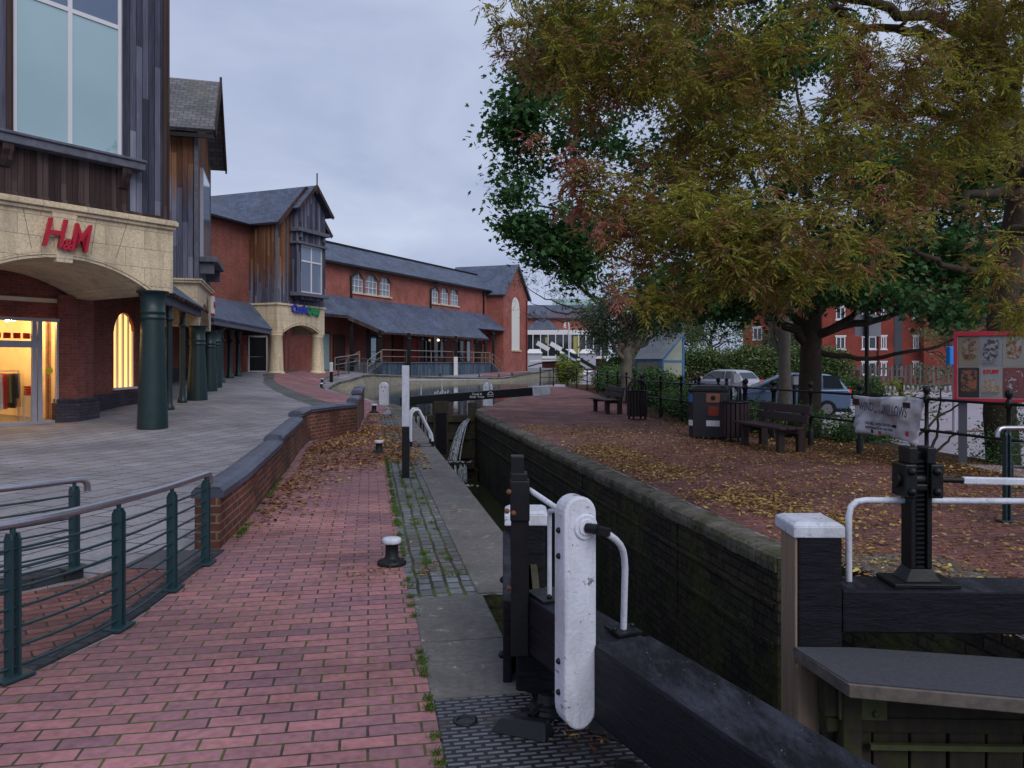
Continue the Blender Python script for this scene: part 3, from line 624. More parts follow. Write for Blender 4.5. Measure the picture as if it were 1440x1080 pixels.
# --- teal railings with steel handrail (ramp)
def rail_fence(label, pts, zr, name='ramp_railing', group='curved ramp railings', zb=0, wires=7, hook=True, plates=True):
    t = thing(name, label, 'railing', (pts[0][0], pts[0][1], zb), group)
    n = len(pts)
    for i, (x, y) in enumerate(pts):
        d = Vector(pts[min(i+1, n-1)])-Vector(pts[max(i-1, 0)]); d.normalize()
        mb = MB(); zt = zr[i]-.045
        for off in (-.021, .021):
            pr = [(-.029, 0), (.029, 0), (.029, zt-.03), (.014, zt), (-.014, zt), (-.029, zt-.03)]
            nrm = Vector((-d.y, d.x))
            # two flat bars side by side, broad side across the line of the rail
            a_ = [(x+d.x*(off-.006)+nrm.x*u_, y+d.y*(off-.006)+nrm.y*u_, zb+z_) for u_, z_ in pr]; b_ = [(x+d.x*(off+.006)+nrm.x*u_, y+d.y*(off+.006)+nrm.y*u_, zb+z_) for u_, z_ in pr]
            mb.add(a_+b_, [tuple(range(6))[::-1], tuple(range(6, 12))]+[(k, (k+1)%6, (k+1)%6+6, k+6) for k in range(6)])
        mb.lathe([(.014, zt-.02), (.014, zr[i])], (x, y, zb), 8)
        po = mb.build('post', M['green_rail'], t)
        if plates: MB().obox((x, y), d, -.085, .085, -.06, .06, zb+.01, zb+.028).build('foot_plate', M['green_rail'], po, bevel=.004)
    # smooth curve through the posts
    def cm(p0, p1, p2, p3, f): return .5*((2*p1)+(-p0+p2)*f+(2*p0-5*p1+4*p2-p3)*f*f+(-p0+3*p1-3*p2+p3)*f**3)
    def curve(zz):
        q = [Vector((x, y, z_)) for (x, y), z_ in zip(pts, zz)]; q = [q[0]*2-q[1]]+q+[q[-1]*2-q[-2]]; o = []
        for i in range(1, len(q)-2):
            for k in range(8): o.append(cm(q[i-1], q[i], q[i+1], q[i+2], k/8))
        return o+[q[-2]]
    c_ = curve([zb+z_ for z_ in zr])
    if hook:
        e_ = c_[0]; d = (c_[0]-c_[1]).normalized(); c_ = [e_+d*.10+Vector((0,0,-.09)), e_+d*.098+Vector((0,0,-.04)), e_+d*.075+Vector((0,0,-.008)), e_+d*.04]+c_
    MB().tube(c_, .024, 12).build('handrail', M['steel'], t)
    for w in range(wires):
        f = (w+1)/(wires+.35)
        MB().tube(curve([zb+.03+(z_-.06)*(1-f) for z_ in zr]), .008, 6).build('bar', M['green_rail'], t)
    return t
rail_fence('curved teal railing nearest the camera, its steel handrail ending at the brick wall', [(-2.43, 6.32), (-2.39, 5.6), (-2.36, 4.78), (-2.52, 4.02), (-2.98, 3.32), (-3.7, 2.6), (-4.6, 1.9)], [.72, .74, .775, .79, .80, .80, .80])
rail_fence('short curved teal railing on the raised kerb beyond the ramp', [(-3.22, 5.86), (-3.55, 5.3), (-4.3, 4.75), (-5.3, 4.0), (-6.4, 3.2)], [.66, .67, .68, .69, .69], zb=.08)
rail_fence('teal railing with steel handrail at the right edge beyond the black gate beam', [(4.97, 8.0), (6.1, 8.1), (7.3, 8.2)], [.95, .95, .95], name='railing', group=None, wires=7)
# --- mooring bollards
bp = thing('mooring_bollard', 'x', 'bollard', (0,0,0), 'white capped mooring bollards beside the lock')
MB().lathe([(.108, 0), (.11, .02), (.10, .032), (.062, .045), (.05, .06), (.048, .15), (.05, .158)], (0,0,0), 24).build('base', M['black'], bp)
mb = MB()
for k in range(4): t_ = k*math.pi/2+.4; mb.lathe([(.009, .03), (.009, .042)], (.085*math.cos(t_), .085*math.sin(t_), 0), 6)
mb.build('bolt', M['black'], bp)
MB().lathe([(.05, .158), (.066, .16), (.070, .168), (.070, .192), (.062, .2), (.02, .202)], (0,0,0), 24).build('cap', M['white'], bp)
for i, (px, py, d, lb, sc) in enumerate([(551, 795, 6.32, 'black mooring bollard with white cap on the red bricks nearest the camera', 1.05), (533, 638, 14.1, 'mooring bollard with white cap standing in the fallen leaves left of the tall post', 1.15), (526, 580, 25.5, 'mooring bollard on the path just past the end of the garden wall', 1.5), (452, 548, 43.5, 'nearer of the two tiny bollards on the round basin edge', 1.6), (453, 537.5, 49, 'farther of the two tiny bollards on the round basin edge', 1.6)]):
    x = (px-720)*d/FPX; place(bp, i, (x, d, zf(x, d)+.006), .3*i, lb, sc)
# small iron rings on the far shore
sb = thing('mooring_ring', 'x', 'mooring ring', (0,0,0), 'mooring rings along the far shore')
MB().lathe([(.16, 0), (.16, .04), (.06, .06), (.05, .2), (.1, .22), (.1, .26), (.03, .27)], (0,0,0), 10).build('stud', M['black'], sb)
for i, (x, y, lb) in enumerate([(-8.6, 65.8, 'mooring ring stud on the shore farthest left by the round timber wall'), (-6.3, 69.9, 'mooring ring stud on the shore, second from the left'), (-3.0, 72.9, 'mooring ring stud on the shore left of the brick slope'), (-1.2, 73.9, 'mooring ring stud on the shore where the water turns away'), (.0, 76.5, 'mooring ring stud highest on the red brick slope')]):
    place(sb, i, (x, y, zf(x, y)), 0, lb)
# --- black and white striped post
x, y = P(11.2, .50)
pt = thing('marker_post', 'tall square post by the lock, white above and black below', 'post', (x, y, 0))
MB().obox((x, y), (UX, UY), -.05, .05, -.05, .05, 0, .72).build('lower_half', M['black'], pt, bevel=.006)
MB().obox((x, y), (UX, UY), -.051, .051, -.051, .051, .72, 1.57).build('upper_half', M['white'], pt, bevel=.008)
# --- ladder grab rails
gr = thing('grab_rail', 'pair of white hoop handrails for the lock ladder behind the striped post', 'handrail', (*P(15.4, .9), 0))
for k, s0 in enumerate((15.2, 15.75)):
    pth = [P(s0, .78), P(s0, .78), P(s0, .80), P(s0, .85), P(s0, .93), P(s0, 1.08), P(s0, 1.17), P(s0, 1.19)]
    zz = [.1, .56, .66, .71, .715, .42, .25, .1]
    h_ = MB().tube([(*p_, z_) for p_, z_ in zip(pth, zz)], .026, 10).build('hoop', M['white'], gr)
    f_ = MB(); f_.tube([(*P(s0, .78), .02), (*P(s0, .78), .12)], .028, 10); f_.tube([(*P(s0, 1.19), .02), (*P(s0, 1.19), .12)], .028, 10); f_.obox(P(s0, .98), (UX, UY), -.07, .07, -.26, .26, .012, .026)
    f_.build('foot', M['black'], h_)
# --- white milestones at the upstream gate
ms = thing('stop_post', 'x', 'stop post', (0,0,0), 'white round headed stop posts at the upstream gate')
mb = MB(); pr = [(-.17, 0), (.17, 0), (.17, .72), (.13, .82), (.05, .87), (-.05, .87), (-.13, .82), (-.17, .72)]
mb.add([(a_, -.09, z_) for a_, z_ in pr]+[(a_, .09, z_) for a_, z_ in pr], [tuple(range(8)), tuple(range(8, 16))[::-1]]+[((k+1)%8, k, k+8, (k+1)%8+8) for k in range(8)])
mb.build('stone', M['white'], ms, bevel=.02)
mb = MB(); [mb.lathe([(.02, 0), (.02, .012)], (a_, z_, 0), 6) for a_, z_ in ((-.06, .7), (.07, .7), (0, .55))]
mb.v = [(v[0], -.092-v[2], v[1]) for v in mb.v]; mb.build('bolt', M['black'], ms)
for i, (px, py, d, lb) in enumerate([(540, 568, 29.5, 'white stop post standing left of the lock by the garden wall end'), (686, 556, 29.5, 'white stop post seen behind the rail of the upstream gate')]):
    x = (px-720)*d/FPX; place(ms, i, (x, d, zf(x, d)), R(-8), lb)
# --- black and white post by the basin plus teal low railing
y = 50.0; x = (466-720)*y/FPX
bpst = thing('basin_post', 'slim post, white on top and black below, by the round corner of the pond', 'post', (x, y, zf(x, y)))
z0 = zf(x, y); MB().box(x-.09, x+.09, y-.09, y+.09, z0, z0+.65).build('lower_half', M['black'], bpst, bevel=.01); MB().box(x-.091, x+.091, y-.091, y+.091, z0+.65, z0+1.25).build('upper_half', M['white'], bpst, bevel=.01)
# ================================================================ DOWNSTREAM GATES
def hz(s): return s
# left gate, standing open
A0 = Vector((.31, 3.2)); DG = Vector((-.385, .923)).normalized(); NG = Vector((.923, .385)).normalized()   # along the leaf (away), and to the right
def G(a, b): v = A0+DG*a+NG*b; return (v.x, v.y)
lg = thing('lock_gate', 'open black lock gate with balance beam running under the white post to the camera', 'lock gate', (*G(.6, .1), 0))
def gbox(mb, a0, a1, b0, b1, z0, z1): return mb.prism([G(a0, b0), G(a1, b0), G(a1, b1), G(a0, b1)], z0, z1)
mb = gbox(MB(), -.12, .70, 0, .21, .23, .5); mb.build('balance_beam', M['blackbeam'], lg, bevel=.012)
mb = gbox(MB(), -2.6, -.085, -.03, .235, .205, .508); mb.build('balance_beam', M['blackbeam'], lg, bevel=.018)
LX, LY = .03, 3.92                             # the leaf itself folds straight back into its recess
mb = MB().box(-.03, .20, 4.76, 5.0, -2.2, .63); mb.build('post', M['blackbeam'], lg, bevel=.015)
mb = MB().box(.02, .22, 3.86, 4.06, -1.9, .23); mb.build('heel_post', M['blackbeam'], lg, bevel=.015)
mb = MB(); mb.box(.03, .12, 4.06, 4.76, -2.2, .40)
for z_ in (.2, -.35, -.9, -1.5): mb.box(.0, .15, 4.05, 4.77, z_, z_+.2)
mb.build('gate_leaf', M['gatewood'], lg, bevel=.01)
mb = MB().add([(-.045,3.96,-1.5),(-.0,3.96,-1.5),(-.01,4.76,-1.5),(-.055,4.76,-1.5),(-.045,3.96,.42),(-.0,3.96,.42),(-.01,4.76,.60),(-.055,4.76,.60)], [(0,3,2,1),(4,5,6,7),(0,1,5,4),(1,2,6,5),(2,3,7,6),(3,0,4,7)])
mb.build('side_plank', M['blackbeam'], lg, bevel=.008)
mb = MB(); mb.box(-.045, .215, 4.745, 5.015, .63, .70); mb.hexa([(-.045,4.745,.70),(.215,4.745,.70),(.215,5.015,.70),(-.045,5.015,.70),(-.02,4.77,.715),(.19,4.77,.715),(.19,4.99,.715),(-.02,4.99,.715)]); mb.build('post_cap', M['white'], lg, bevel=.008)
for y_, z_ in ((4.1, .1), (4.1, -.2), (4.6, .35), (4.6, -.1)): MB().sphere((-.052, y_, z_), .02, 6).build('bolt', M['black'], lg)
# black paddle post
PX, PY = -.005, 3.74
pg = MB(); pg.box(PX, PX+.085, PY, PY+.08, .22, .90); pg.box(PX-.004, PX+.088, PY-.015, PY+.085, .86, 1.05); pg.box(PX, PX+.062, PY, PY+.065, 1.04, 1.165); pg.box(PX-.002, PX+.078, PY-.008, PY+.075, 1.045, 1.085)
pgo = pg.build('paddle_post', M['black'], lg, bevel=.006)
rusty = paint('rusty_iron', (.05,.03,.025), rust=(.24,.08,.03), chips=.45, rough=.8)
for x_, z_ in ((-.01, 1.0), (-.018, .91), (.012, .90), (-.01, .55)): MB().sphere((PX+x_, PY-.02, z_), .013, 6).build('rusty_bolt', rusty, pgo)
# white tall board with rounded ends
wb = MB(); prof = []
for k in range(13): t_ = math.pi*k/12; prof.append((.069*math.cos(t_), 1.015+.069*math.sin(t_)))
for k in range(13): t_ = math.pi+math.pi*k/12; prof.append((.069*math.cos(t_), .265+.085*math.sin(t_)))
n = len(prof); WU = Vector((.93, .36)).normalized(); WN = Vector((.36, -.93)).normalized()
O_ = Vector(G(-.045, -.01))-WU*.075
fr = [(O_.x+WU.x*a_+WN.x*.05, O_.y+WU.y*a_+WN.y*.05, z_) for a_, z_ in prof]; bk = [(O_.x+WU.x*a_-WN.x*.05, O_.y+WU.y*a_-WN.y*.05, z_) for a_, z_ in prof]
wb.add(fr+bk, [tuple(range(n)), tuple(range(n, 2*n))[::-1]]+[((k+1)%n, k, k+n, (k+1)%n+n) for k in range(n)])
wbo = wb.build('paddle_board', M['white'], lg, bevel=.01)
mb = MB(); hub = Vector((O_.x+WU.x*.02, O_.y+WU.y*.02, .965)); wn3 = Vector((WN.x, WN.y, 0))
mb.tube([hub+wn3*.05, hub+wn3*.058], [.052, .046], 24); mb.tube([hub+wn3*.057, hub+wn3*.064], [.033, .030], 20); mb.build('boss', M['white'], wbo)
mb = MB(); sx = Vector((.88, -.2, -.05)).normalized(); mb.tube([hub+wn3*.06, hub+wn3*.09+Vector((.03,0,0))], .019, 10); mb.beam(hub+wn3*.06, hub+wn3*.06+Vector((.085,-.035,-.012)), .03, .03); mb.build('spindle', M['black'], wbo)
mb = MB()
for a_, z_ in ((-.071, .95), (-.071, .85), (-.071, .44), (-.071, .32)): mb.sphere((O_.x+WU.x*a_, O_.y+WU.y*a_, z_), .012, 6)
mb.build('bolt', M['black'], wbo)
# white tubular handrails
h0 = hub+wn3*.06+Vector((.075,-.03,-.012)); foot = Vector((*G(-.28, .13), .51))
kn = Vector((foot.x-.005, foot.y, .845))
foot = Vector((.455, 3.25, .51)); pth = [h0]+[at(*q_) for q_ in ((848,747,3.10), (858,753,3.11), (866,759,3.125), (872,766,3.14), (876,774,3.155), (878,785,3.17), (879,800,3.19))]+[foot]
rl = MB().tube(pth, .0135, 10).build('handrail', M['white'], lg)
mb = MB(); mb.obox((foot.x, foot.y), DG, -.06, .06, -.055, .055, .508, .518); mb.sphere((foot.x-.04, foot.y-.02, .522), .01, 6); mb.sphere((foot.x+.04, foot.y+.03, .522), .01, 6); mb.build('foot_plate', M['black'], rl)
q0 = Vector((PX+.09, PY+.03, 1.0)); MB().tube([q0, Vector((*G(.30, .02), .955)), Vector((*G(.0, -.0), .95))], .013, 10).build('handrail', M['white'], lg)
q1 = Vector((*G(.52, .07), .515)); MB().tube([q1, q1+Vector((0,0,.37)), q1+Vector((.0,-.01,.40)), q1+Vector((.03,-.06,.41)), Vector((*G(.05, .02), .88))], .011, 10).build('handrail', M['white'], lg)
mb = MB(); gbox(mb, .46, .66, .01, .2, .5, .516)
for a_, b_ in ((.5,.06),(.5,.17),(.64,.19)): mb.sphere((*G(a_, b_), .52), .012, 6)
mb.build('foot_plate', M['black'], lg, bevel=.003)
# right gate, closed
KD = Vector((.9993, -.03)); 
def K(a, b): return (1.20+KD.x*a+.03*b, 3.50+KD.y*a+KD.x*b)
rg = thing('lock_gate', 'closed black lock gate on the right with white capped post and grey walkway', 'lock gate', (*K(.1, .1), -.1))
def kbox(mb, a0, a1, b0, b1, z0, z1): return mb.prism([K(a0, b0), K(a1, b0), K(a1, b1), K(a0, b1)], z0, z1)
mb = kbox(MB(), .055, .25, -.002, .25, .30, .835); mb.build('gate_post', M['blackbeam'], rg, bevel=.012)
mb = kbox(MB(), .042, .055, .0, .20, -.05, .835); mb.build('post_facing', M['baretimber'], rg, bevel=.006)
mb = MB(); mb.prism([K(.045,-.02), K(.16,.01), K(.16,.26), K(.045,.20)], -2.2, .29); mb.build('mitre_post', M['baretimber'], rg, bevel=.02)
mb = MB(); kbox(mb, .034, .258, -.012, .262, .835, .885)
p_ = [K(.034,-.012), K(.258,-.012), K(.258,.262), K(.034,.262)]; q_ = [K(.055,.02), K(.235,.02), K(.235,.23), K(.055,.23)]
mb.hexa([(*v, .885) for v in p_]+[(*v, .90) for v in q_]); mb.build('post_cap', M['white'], rg, bevel=.005)
mb = kbox(MB(), .25, 3.4, -.0, .24, .415, .605); mb.build('balance_beam', M['blackbeam'], rg, bevel=.01)
mb = MB(); mb.prism([K(.03,-.02), K(.12,-.40), K(3.0,-1.0), K(3.0,-.50), K(.3,-.02)], .338, .362); mb.build('walkway', M['grit'], rg)
mb = MB(); mb.prism([K(.03,-.022), K(.118,-.415), K(3.0,-1.017), K(3.0,-1.002), K(.128,-.402), K(.045,-.02)], .305, .358); mb.build('walkway_edge', simple('walkway_timber', (.12,.10,.09), .85, .2, .6, 25, bump=.005), rg, bevel=.004)
mb = MB(); kbox(mb, .16, 3, -.02, .10, -2.2, -.02)
for k in range(18):
    kbox(mb, .20+.16*k, .20+.16*k+.15, -.06+random.uniform(-.006,.006), -.02, -2.2, .02)
mb.build('planking', M['gatewood'], rg, bevel=.006)
mb = MB(); kbox(mb, .14, 3, -.10, -.0, .09, .27); kbox(mb, .15, 3, -.09, -.03, .02, .085); kbox(mb, .20, .28, -.14, -.02, -.4, .285); mb.build('rail', M['gatewood'], rg, bevel=.01)
for a_ in (.19, 1.02):
    mb = kbox(MB(), a_, a_+.2, -.125, -.102, .09, .28); mb.sphere((*K(a_+.15, -.13), .12), .014, 6); mb.build('algae_plate', M['algae'], rg, bevel=.004)
mb = kbox(MB(), .32, 3, -.125, -.102, -.035, -.012); mb.build('water_strip', M['algae'], rg)
hp = [(*K(.335, .15), .60), (*K(.335, .15), .90), (*K(.345, .15), .945), (*K(.37, .15), .968), (*K(.41, .15), .975), (*K(2.9, .13), .975)]
MB().tube(hp, .0145, 10).build('handrail', M['white'], rg)
# rack post on the right gate
rk = MB(); kbox(rk, .49, .78, .03, .23, .605, .625)
cx = .63
rk.hexa([(*K(.55, .06), .625), (*K(.71, .06), .625), (*K(.71, .2), .625), (*K(.55, .2), .625), (*K(.583, .08), .68), (*K(.677, .08), .68), (*K(.677, .18), .68), (*K(.583, .18), .68)])
kbox(rk, .583, .605, .08, .18, .68, 1.17); kbox(rk, .655, .677, .08, .18, .68, 1.17); kbox(rk, .6, .66, .12, .17, .62, 1.20)
rko = rk.build('rack_post', M['black'], rg, bevel=.004)
mb = MB()
for k in range(24): z_ = .66+k*.0215; kbox(mb, .612, .648, .092, .122, z_, z_+.011)
mb.build('rack_teeth', M['black'], rko)
mb = MB(); kbox(mb, .545, .60, .055, .19, 1.0, 1.15); kbox(mb, .66, .715, .055, .19, 1.0, 1.15); kbox(mb, .60, .66, .075, .18, 1.03, 1.06); kbox(mb, .57, .61, .07, .18, 1.15, 1.225); kbox(mb, .65, .69, .07, .18, 1.15, 1.225)
for a_, z_ in ((.575,1.03),(.575,1.12),(.685,1.03),(.685,1.12)): mb.sphere((*K(a_, .05), z_), .018, 6)
mb.tube([(*K(.53, .12), 1.075), (*K(.73, .12), 1.075)], .034, 14); mb.build('gear_head', M['black'], rko, bevel=.006)
mb = MB(); mb.tube([(*K(.73, .12), 1.075), (*K(.84, .12), 1.072)], .014, 10); mb.build('spindle', M['black'], rko)
mb = MB(); mb.beam((*K(.83, .12), 1.072), (*K(2.6, .12), 1.04), .032, .032); mb.build('windlass_bar', M['white'], rko, bevel=.006)
# ================================================================ UPSTREAM GATE
ug = thing('lock_gate', 'distant upstream lock gate with white tipped black balance beam and leaking water', 'lock gate', (*P(25.1, 2.2), -2))
VV = (UY, -UX)
O5 = P(25.0, 1.0)
def ub(mb, a0, a1, b0, b1, z0, z1): return mb.obox(O5, VV, a0, a1, b0, b1, z0, z1)
mb = MB(); p0 = Vector((*P(25.1, .95), .42)); p1 = Vector((*P(25.1, 5.15), .70)); p2 = Vector((*P(25.1, 5.72), .74))
mb.beam(p0, p1, .26, .27); mb.build('balance_beam', M['black'], ug, bevel=.02)
MB().beam(p1, p2, .27, .30).build('beam_tip', M['white'], ug, bevel=.01)
mb = MB(); ub(mb, .2, .45, 0, .25, -2.2, .3); ub(mb, 2.1, 2.35, 0, .25, -2.2, .35); ub(mb, .98, 1.45, -.06, .2, -2.1, .42); mb.build('post', M['gatewood'], ug, bevel=.02)
mb = MB(); ub(mb, .3, 2.3, .06, .16, -2.2, -.10)
for z_ in (-.25, -.8, -1.4): ub(mb, .3, 2.3, -.04, .2, z_, z_+.22)
mb.build('gate_leaf', M['gatewood'], ug, bevel=.01)
mb = MB(); ub(mb, 1.04, 1.38, -.11, -.07, -1.2, .05); mb.build('rack_board', M['blackbeam'], ug)
mb = MB(); ub(mb, .98, 1.46, -.02, .14, .52, .60)
for k in range(6): mb.beam((*P(25.02, 2.0+.08*k), .58), (*P(25.02, 2.03+.08*k+.02), .72+.03*(k%2)), .05, .04)
mb.build('rack_guard', M['white'], ug)
mb = MB(); a0, a1 = P(25.35, 1.1), P(25.35, 3.82)
mb.tube([(*a0, .4), (*a0, .95), (*P(25.35, 1.14), 1.03), (*P(25.35, 1.22), 1.06), (*P(25.35, 3.70), 1.06), (*P(25.35, 3.79), 1.03), (*P(25.35, 3.82), .95), (*a1, .45)], .027, 8)
for t_ in (1.62, 2.28): mb.tube([(*P(25.35, t_), .4), (*P(25.35, t_), 1.06)], .024, 8)
mb.build('handrail', M['white'], ug)
# emblem on the beam: a white ring with a bridge shape and two short lines of lettering
def text(name, s, size, ext, m, loc, rot, parent=None, shear=0, bold=0, align='CENTER', sx=1, spacing=1):
    cu = bpy.data.curves.new(name, 'FONT'); cu.body = s; cu.size = size; cu.extrude = ext; cu.shear = shear; cu.offset = bold; cu.align_x = align; cu.align_y = 'CENTER'; cu.resolution_u = 3; cu.space_character = spacing
    ob = bpy.data.objects.new(name+'_tmp', cu); COL.objects.link(ob); bpy.context.view_layer.update()
    me = bpy.data.meshes.new_from_object(ob.evaluated_get(bpy.context.evaluated_depsgraph_get())); bpy.data.objects.remove(ob)
    o0 = ORI.get(parent.name, Vector((0,0,0))) if parent else Vector((0,0,0))
    rm = rot if isinstance(rot, Matrix) else Matrix.Rotation(rot, 4, 'Z') @ Matrix.Rotation(R(90), 4, 'X')
    me.transform(Matrix.Translation(Vector(loc)-o0) @ rm @ Matrix.Diagonal((sx, 1, 1, 1)))
    me.name = name; me.materials.clear(); me.materials.append(m)
    o = bpy.data.objects.new(name, me); COL.objects.link(o)
    if parent: o.parent = parent
    ORI[o.name] = o0; return o
e_ = Vector((*P(24.955, 3.35), .585)); rz = math.atan2(VV[1], VV[0])
text('lettering', 'Canal &', .10, .002, M['trim'], e_+Vector((0,0,.045)), rz, ug, bold=.002)
text('lettering', 'River Trust', .10, .002, M['trim'], e_+Vector((0,0,-.045)), rz, ug, bold=.002)
mb = MB(); c_ = Vector((*P(24.955, 3.78), .61)); vv = Vector((VV[0], VV[1], 0))
ringp = [c_+vv*math.cos(t_)*.085+Vector((0,0,math.sin(t_)*.085)) for t_ in np.linspace(0, math.pi, 12)]; mb.tube(ringp, .012, 6); mb.beam(c_-vv*.1, c_+vv*.1, .01, .02); mb.beam(c_-vv*.1-Vector((0,0,.05)), c_+vv*.1-Vector((0,0,.05)), .01, .015); mb.build('emblem', M['trim'], ug)
# leaking water
a = N('white_water', .3, .5); fz = a.noise(1, 6, sc3=(26, 26, 1.2), rough=.6)
a.color(a.ramp(fz, [(.4, (.16,.19,.23)), (.7, (.62,.68,.78))])); a.l(a.ramp(fz, [(.30, .25), (.70, .85)]), a.b.inputs['Alpha']); M['spray'] = a.m
def fall(mb, p, v0, w, h, n=14):
    L_, R_ = [], []
    for i in range(n+1):
        f = i/n; t_ = math.sqrt(2*h/9.8)*f; q = Vector(p)+Vector(v0)*t_+Vector((0,0,-4.9*t_*t_)); ww = w*(.55+.9*f)
        L_.append(q-vv*ww/2); R_.append(q+vv*ww/2)
    for i in range(n):
        for off in (0, .04): mb.add([L_[i]+Vector((0,-off,0)), R_[i]+Vector((0,-off,0)), R_[i+1]+Vector((0,-off,0)), L_[i+1]+Vector((0,-off,0))], [(0,1,2,3)], True)
cd = Vector((-UX, -UY, 0))
mb = MB()
for k in range(16):
    j = random.gauss(0, 1); fall(mb, (*P(24.95-.02*random.random(), 3.10+.035*j), -.18+.05*random.random()), cd*(1.2+.12*j)-vv*(1.05+.18*random.gauss(0, 1)), random.uniform(.012, .045), 1.22, 10)
for k in range(16): fall(mb, (*P(24.0, 2.62+random.uniform(-.28, .28)), -1.40), cd*random.uniform(.25, .7), random.uniform(.015, .06), .58, 7)
for k in range(14): fall(mb, (*P(24.95, 1.3+random.uniform(0, .5)), -.05), cd*random.uniform(.08, .3), random.uniform(.008, .035), 1.9, 8)
ob_ = mb.build('falling_water', M['spray']); tag(ob_, 'white water spouting through the upstream gate down to the lock', 'waterfall', kind='structure')
mb = MB(); mb.obox(P(23.9, 2.2), VV, 0, .95, 0, .5, -1.6, -1.4); mb.obox(P(24.0, 1.9), VV, 0, 1.38, .1, .9, -2.4, -1.62)
tag(mb.build('water_ledge', M['lockwall'], bevel=.03), 'dark stone ledge splashed by the waterfall below the upstream gate', 'ledge')
foam = MB()
for k in range(26):
    x, y = P(23.4+random.gauss(0, .22), 2.6+random.gauss(0, .22)); foam.sphere((x, y, -1.99), random.uniform(.015, .05), 5, sz=.3)
for k in range(30):
    x, y = P(23.9+random.uniform(0, .35), 2.25+random.uniform(0, .85)); foam.sphere((x, y, -1.39), random.uniform(.012, .03), 4, sz=.5)
tag(foam.build('foam', M['trim']), 'white foam where the leaking water hits the ledge', 'foam', kind='stuff')
# ================================================================ LEFT BUILDINGS
def un(x, y): l = math.hypot(x, y); return (x/l, y/l)
def fr(O, u, a, b): return (O[0]+u[0]*a-u[1]*b, O[1]+u[1]*a+u[0]*b)      # b to the left of u
def F3(O, u, a, b, z): return (*fr(O, u, a, b), z)
# --- corner shop block.  u runs along the facade away from the camera (right), left of u is into the building
HC = (-7.96, 18.7); hu = un(.559, .829); HO = fr(HC, hu, -5.6, 0)        # a: 0 at far left .. 5.6 at the right corner
sh = thing('shop_building', 'corner shop block with dark boarded upper storey over a cream stone arch and lit entrance', 'building', (*HO, 0))
kk = lambda k: 5.6-k
def hb(mb, a0, a1, b0, b1, z0, z1): return mb.obox(HO, hu, a0, a1, b0, b1, z0, z1)
hole = (kk(4.3), kk(.62), 2.5, 3.80, .55)
mb = MB(); mb.wall(HO, hu, 5.6, 3.25, 4.72, .45, [(kk(4.3), kk(.62), 3.25, 3.80, .55)], 12); mb.build('stone_arch', M['stone'], sh)
mb = MB(); hb(mb, -1.6, 5.6, 0.02, .45, 3.25, 4.72)
mb = MB(); hb(mb, -1.6, 5.64, -.06, .42, 4.72, 4.80); hb(mb, -1.6, 5.68, -.12, .42, 4.80, 4.90); hb(mb, -1.6, 5.66, -.09, .42, 4.90, 4.93); mb.build('cornice', M['stone'], sh, bevel=.015)
# archivolt moulding and keystone
mb = MB(); am = kk(2.46); w_ = 1.84; r_ = .55; Rr = (w_*w_+r_*r_)/(2*r_); zc = 3.80-Rr; th0 = math.asin(w_/Rr)
for ro, th_, b_ in ((.0, .05, -.02), (.06, .04, -.035), (.11, .05, -.015)):
    for k in range(24):
        t0 = -th0+2*th0*k/24; t1 = -th0+2*th0*(k+1)/24
        p = lambda t_, r2, b2: F3(HO, hu, am+(Rr+r2)*math.sin(t_), b2, zc+(Rr+r2)*math.cos(t_))
        mb.hexa([p(t0, ro, b_), p(t1, ro, b_), p(t1, ro, .1), p(t0, ro, .1), p(t0, ro+th_, b_), p(t1, ro+th_, b_), p(t1, ro+th_, .1), p(t0, ro+th_, .1)])
mb.build('arch_moulding', M['stone'], sh)
mb = MB(); ka = kk(2.5); mb.hexa([F3(HO, hu, ka-.16, -.055, 3.70), F3(HO, hu, ka+.16, -.055, 3.70), F3(HO, hu, ka+.16, .1, 3.70), F3(HO, hu, ka-.16, .1, 3.70), F3(HO, hu, ka-.26, -.055, 4.72), F3(HO, hu, ka+.26, -.055, 4.72), F3(HO, hu, ka+.26, .1, 4.72), F3(HO, hu, ka-.26, .1, 4.72)])
mb.build('keystone', M['stone'], sh, bevel=.01)
mb = MB()                                                # masonry joints of the arch stones
for t_, l_ in ((-.95, .75), (.35, .8), (.72, .55), (-.45, .9)):
    a_ = am+t_*1.5; mb.beam(F3(HO, hu, a_, -.001, 3.92+.0*abs(t_)), F3(HO, hu, a_+t_*.35, -.001, 4.7), .008, .008)
mb.build('joint', M['beamwood'], sh)
# barrel soffit behind the arch, returns
mb = MB()
for k in range(16):
    t0 = -th0+2*th0*k/16; t1 = -th0+2*th0*(k+1)/16; p = lambda t_, b2, r2: F3(HO, hu, am+(Rr+r2)*math.sin(t_), b2, zc+(Rr+r2)*math.cos(t_))
    mb.hexa([p(t0,.45,0), p(t1,.45,0), p(t1,3.3,0), p(t0,3.3,0), p(t0,.45,.08), p(t1,.45,.08), p(t1,3.3,.08), p(t0,3.3,.08)])
mb.build('soffit', M['stone'], sh)
mb = MB(); hb(mb, kk(.62), kk(.1), .45, 3.4, 3.22, 3.6); hb(mb, -1, kk(4.3), .45, 3.4, 3.22, 3.6); mb.build('lintel', M['stone'], sh)
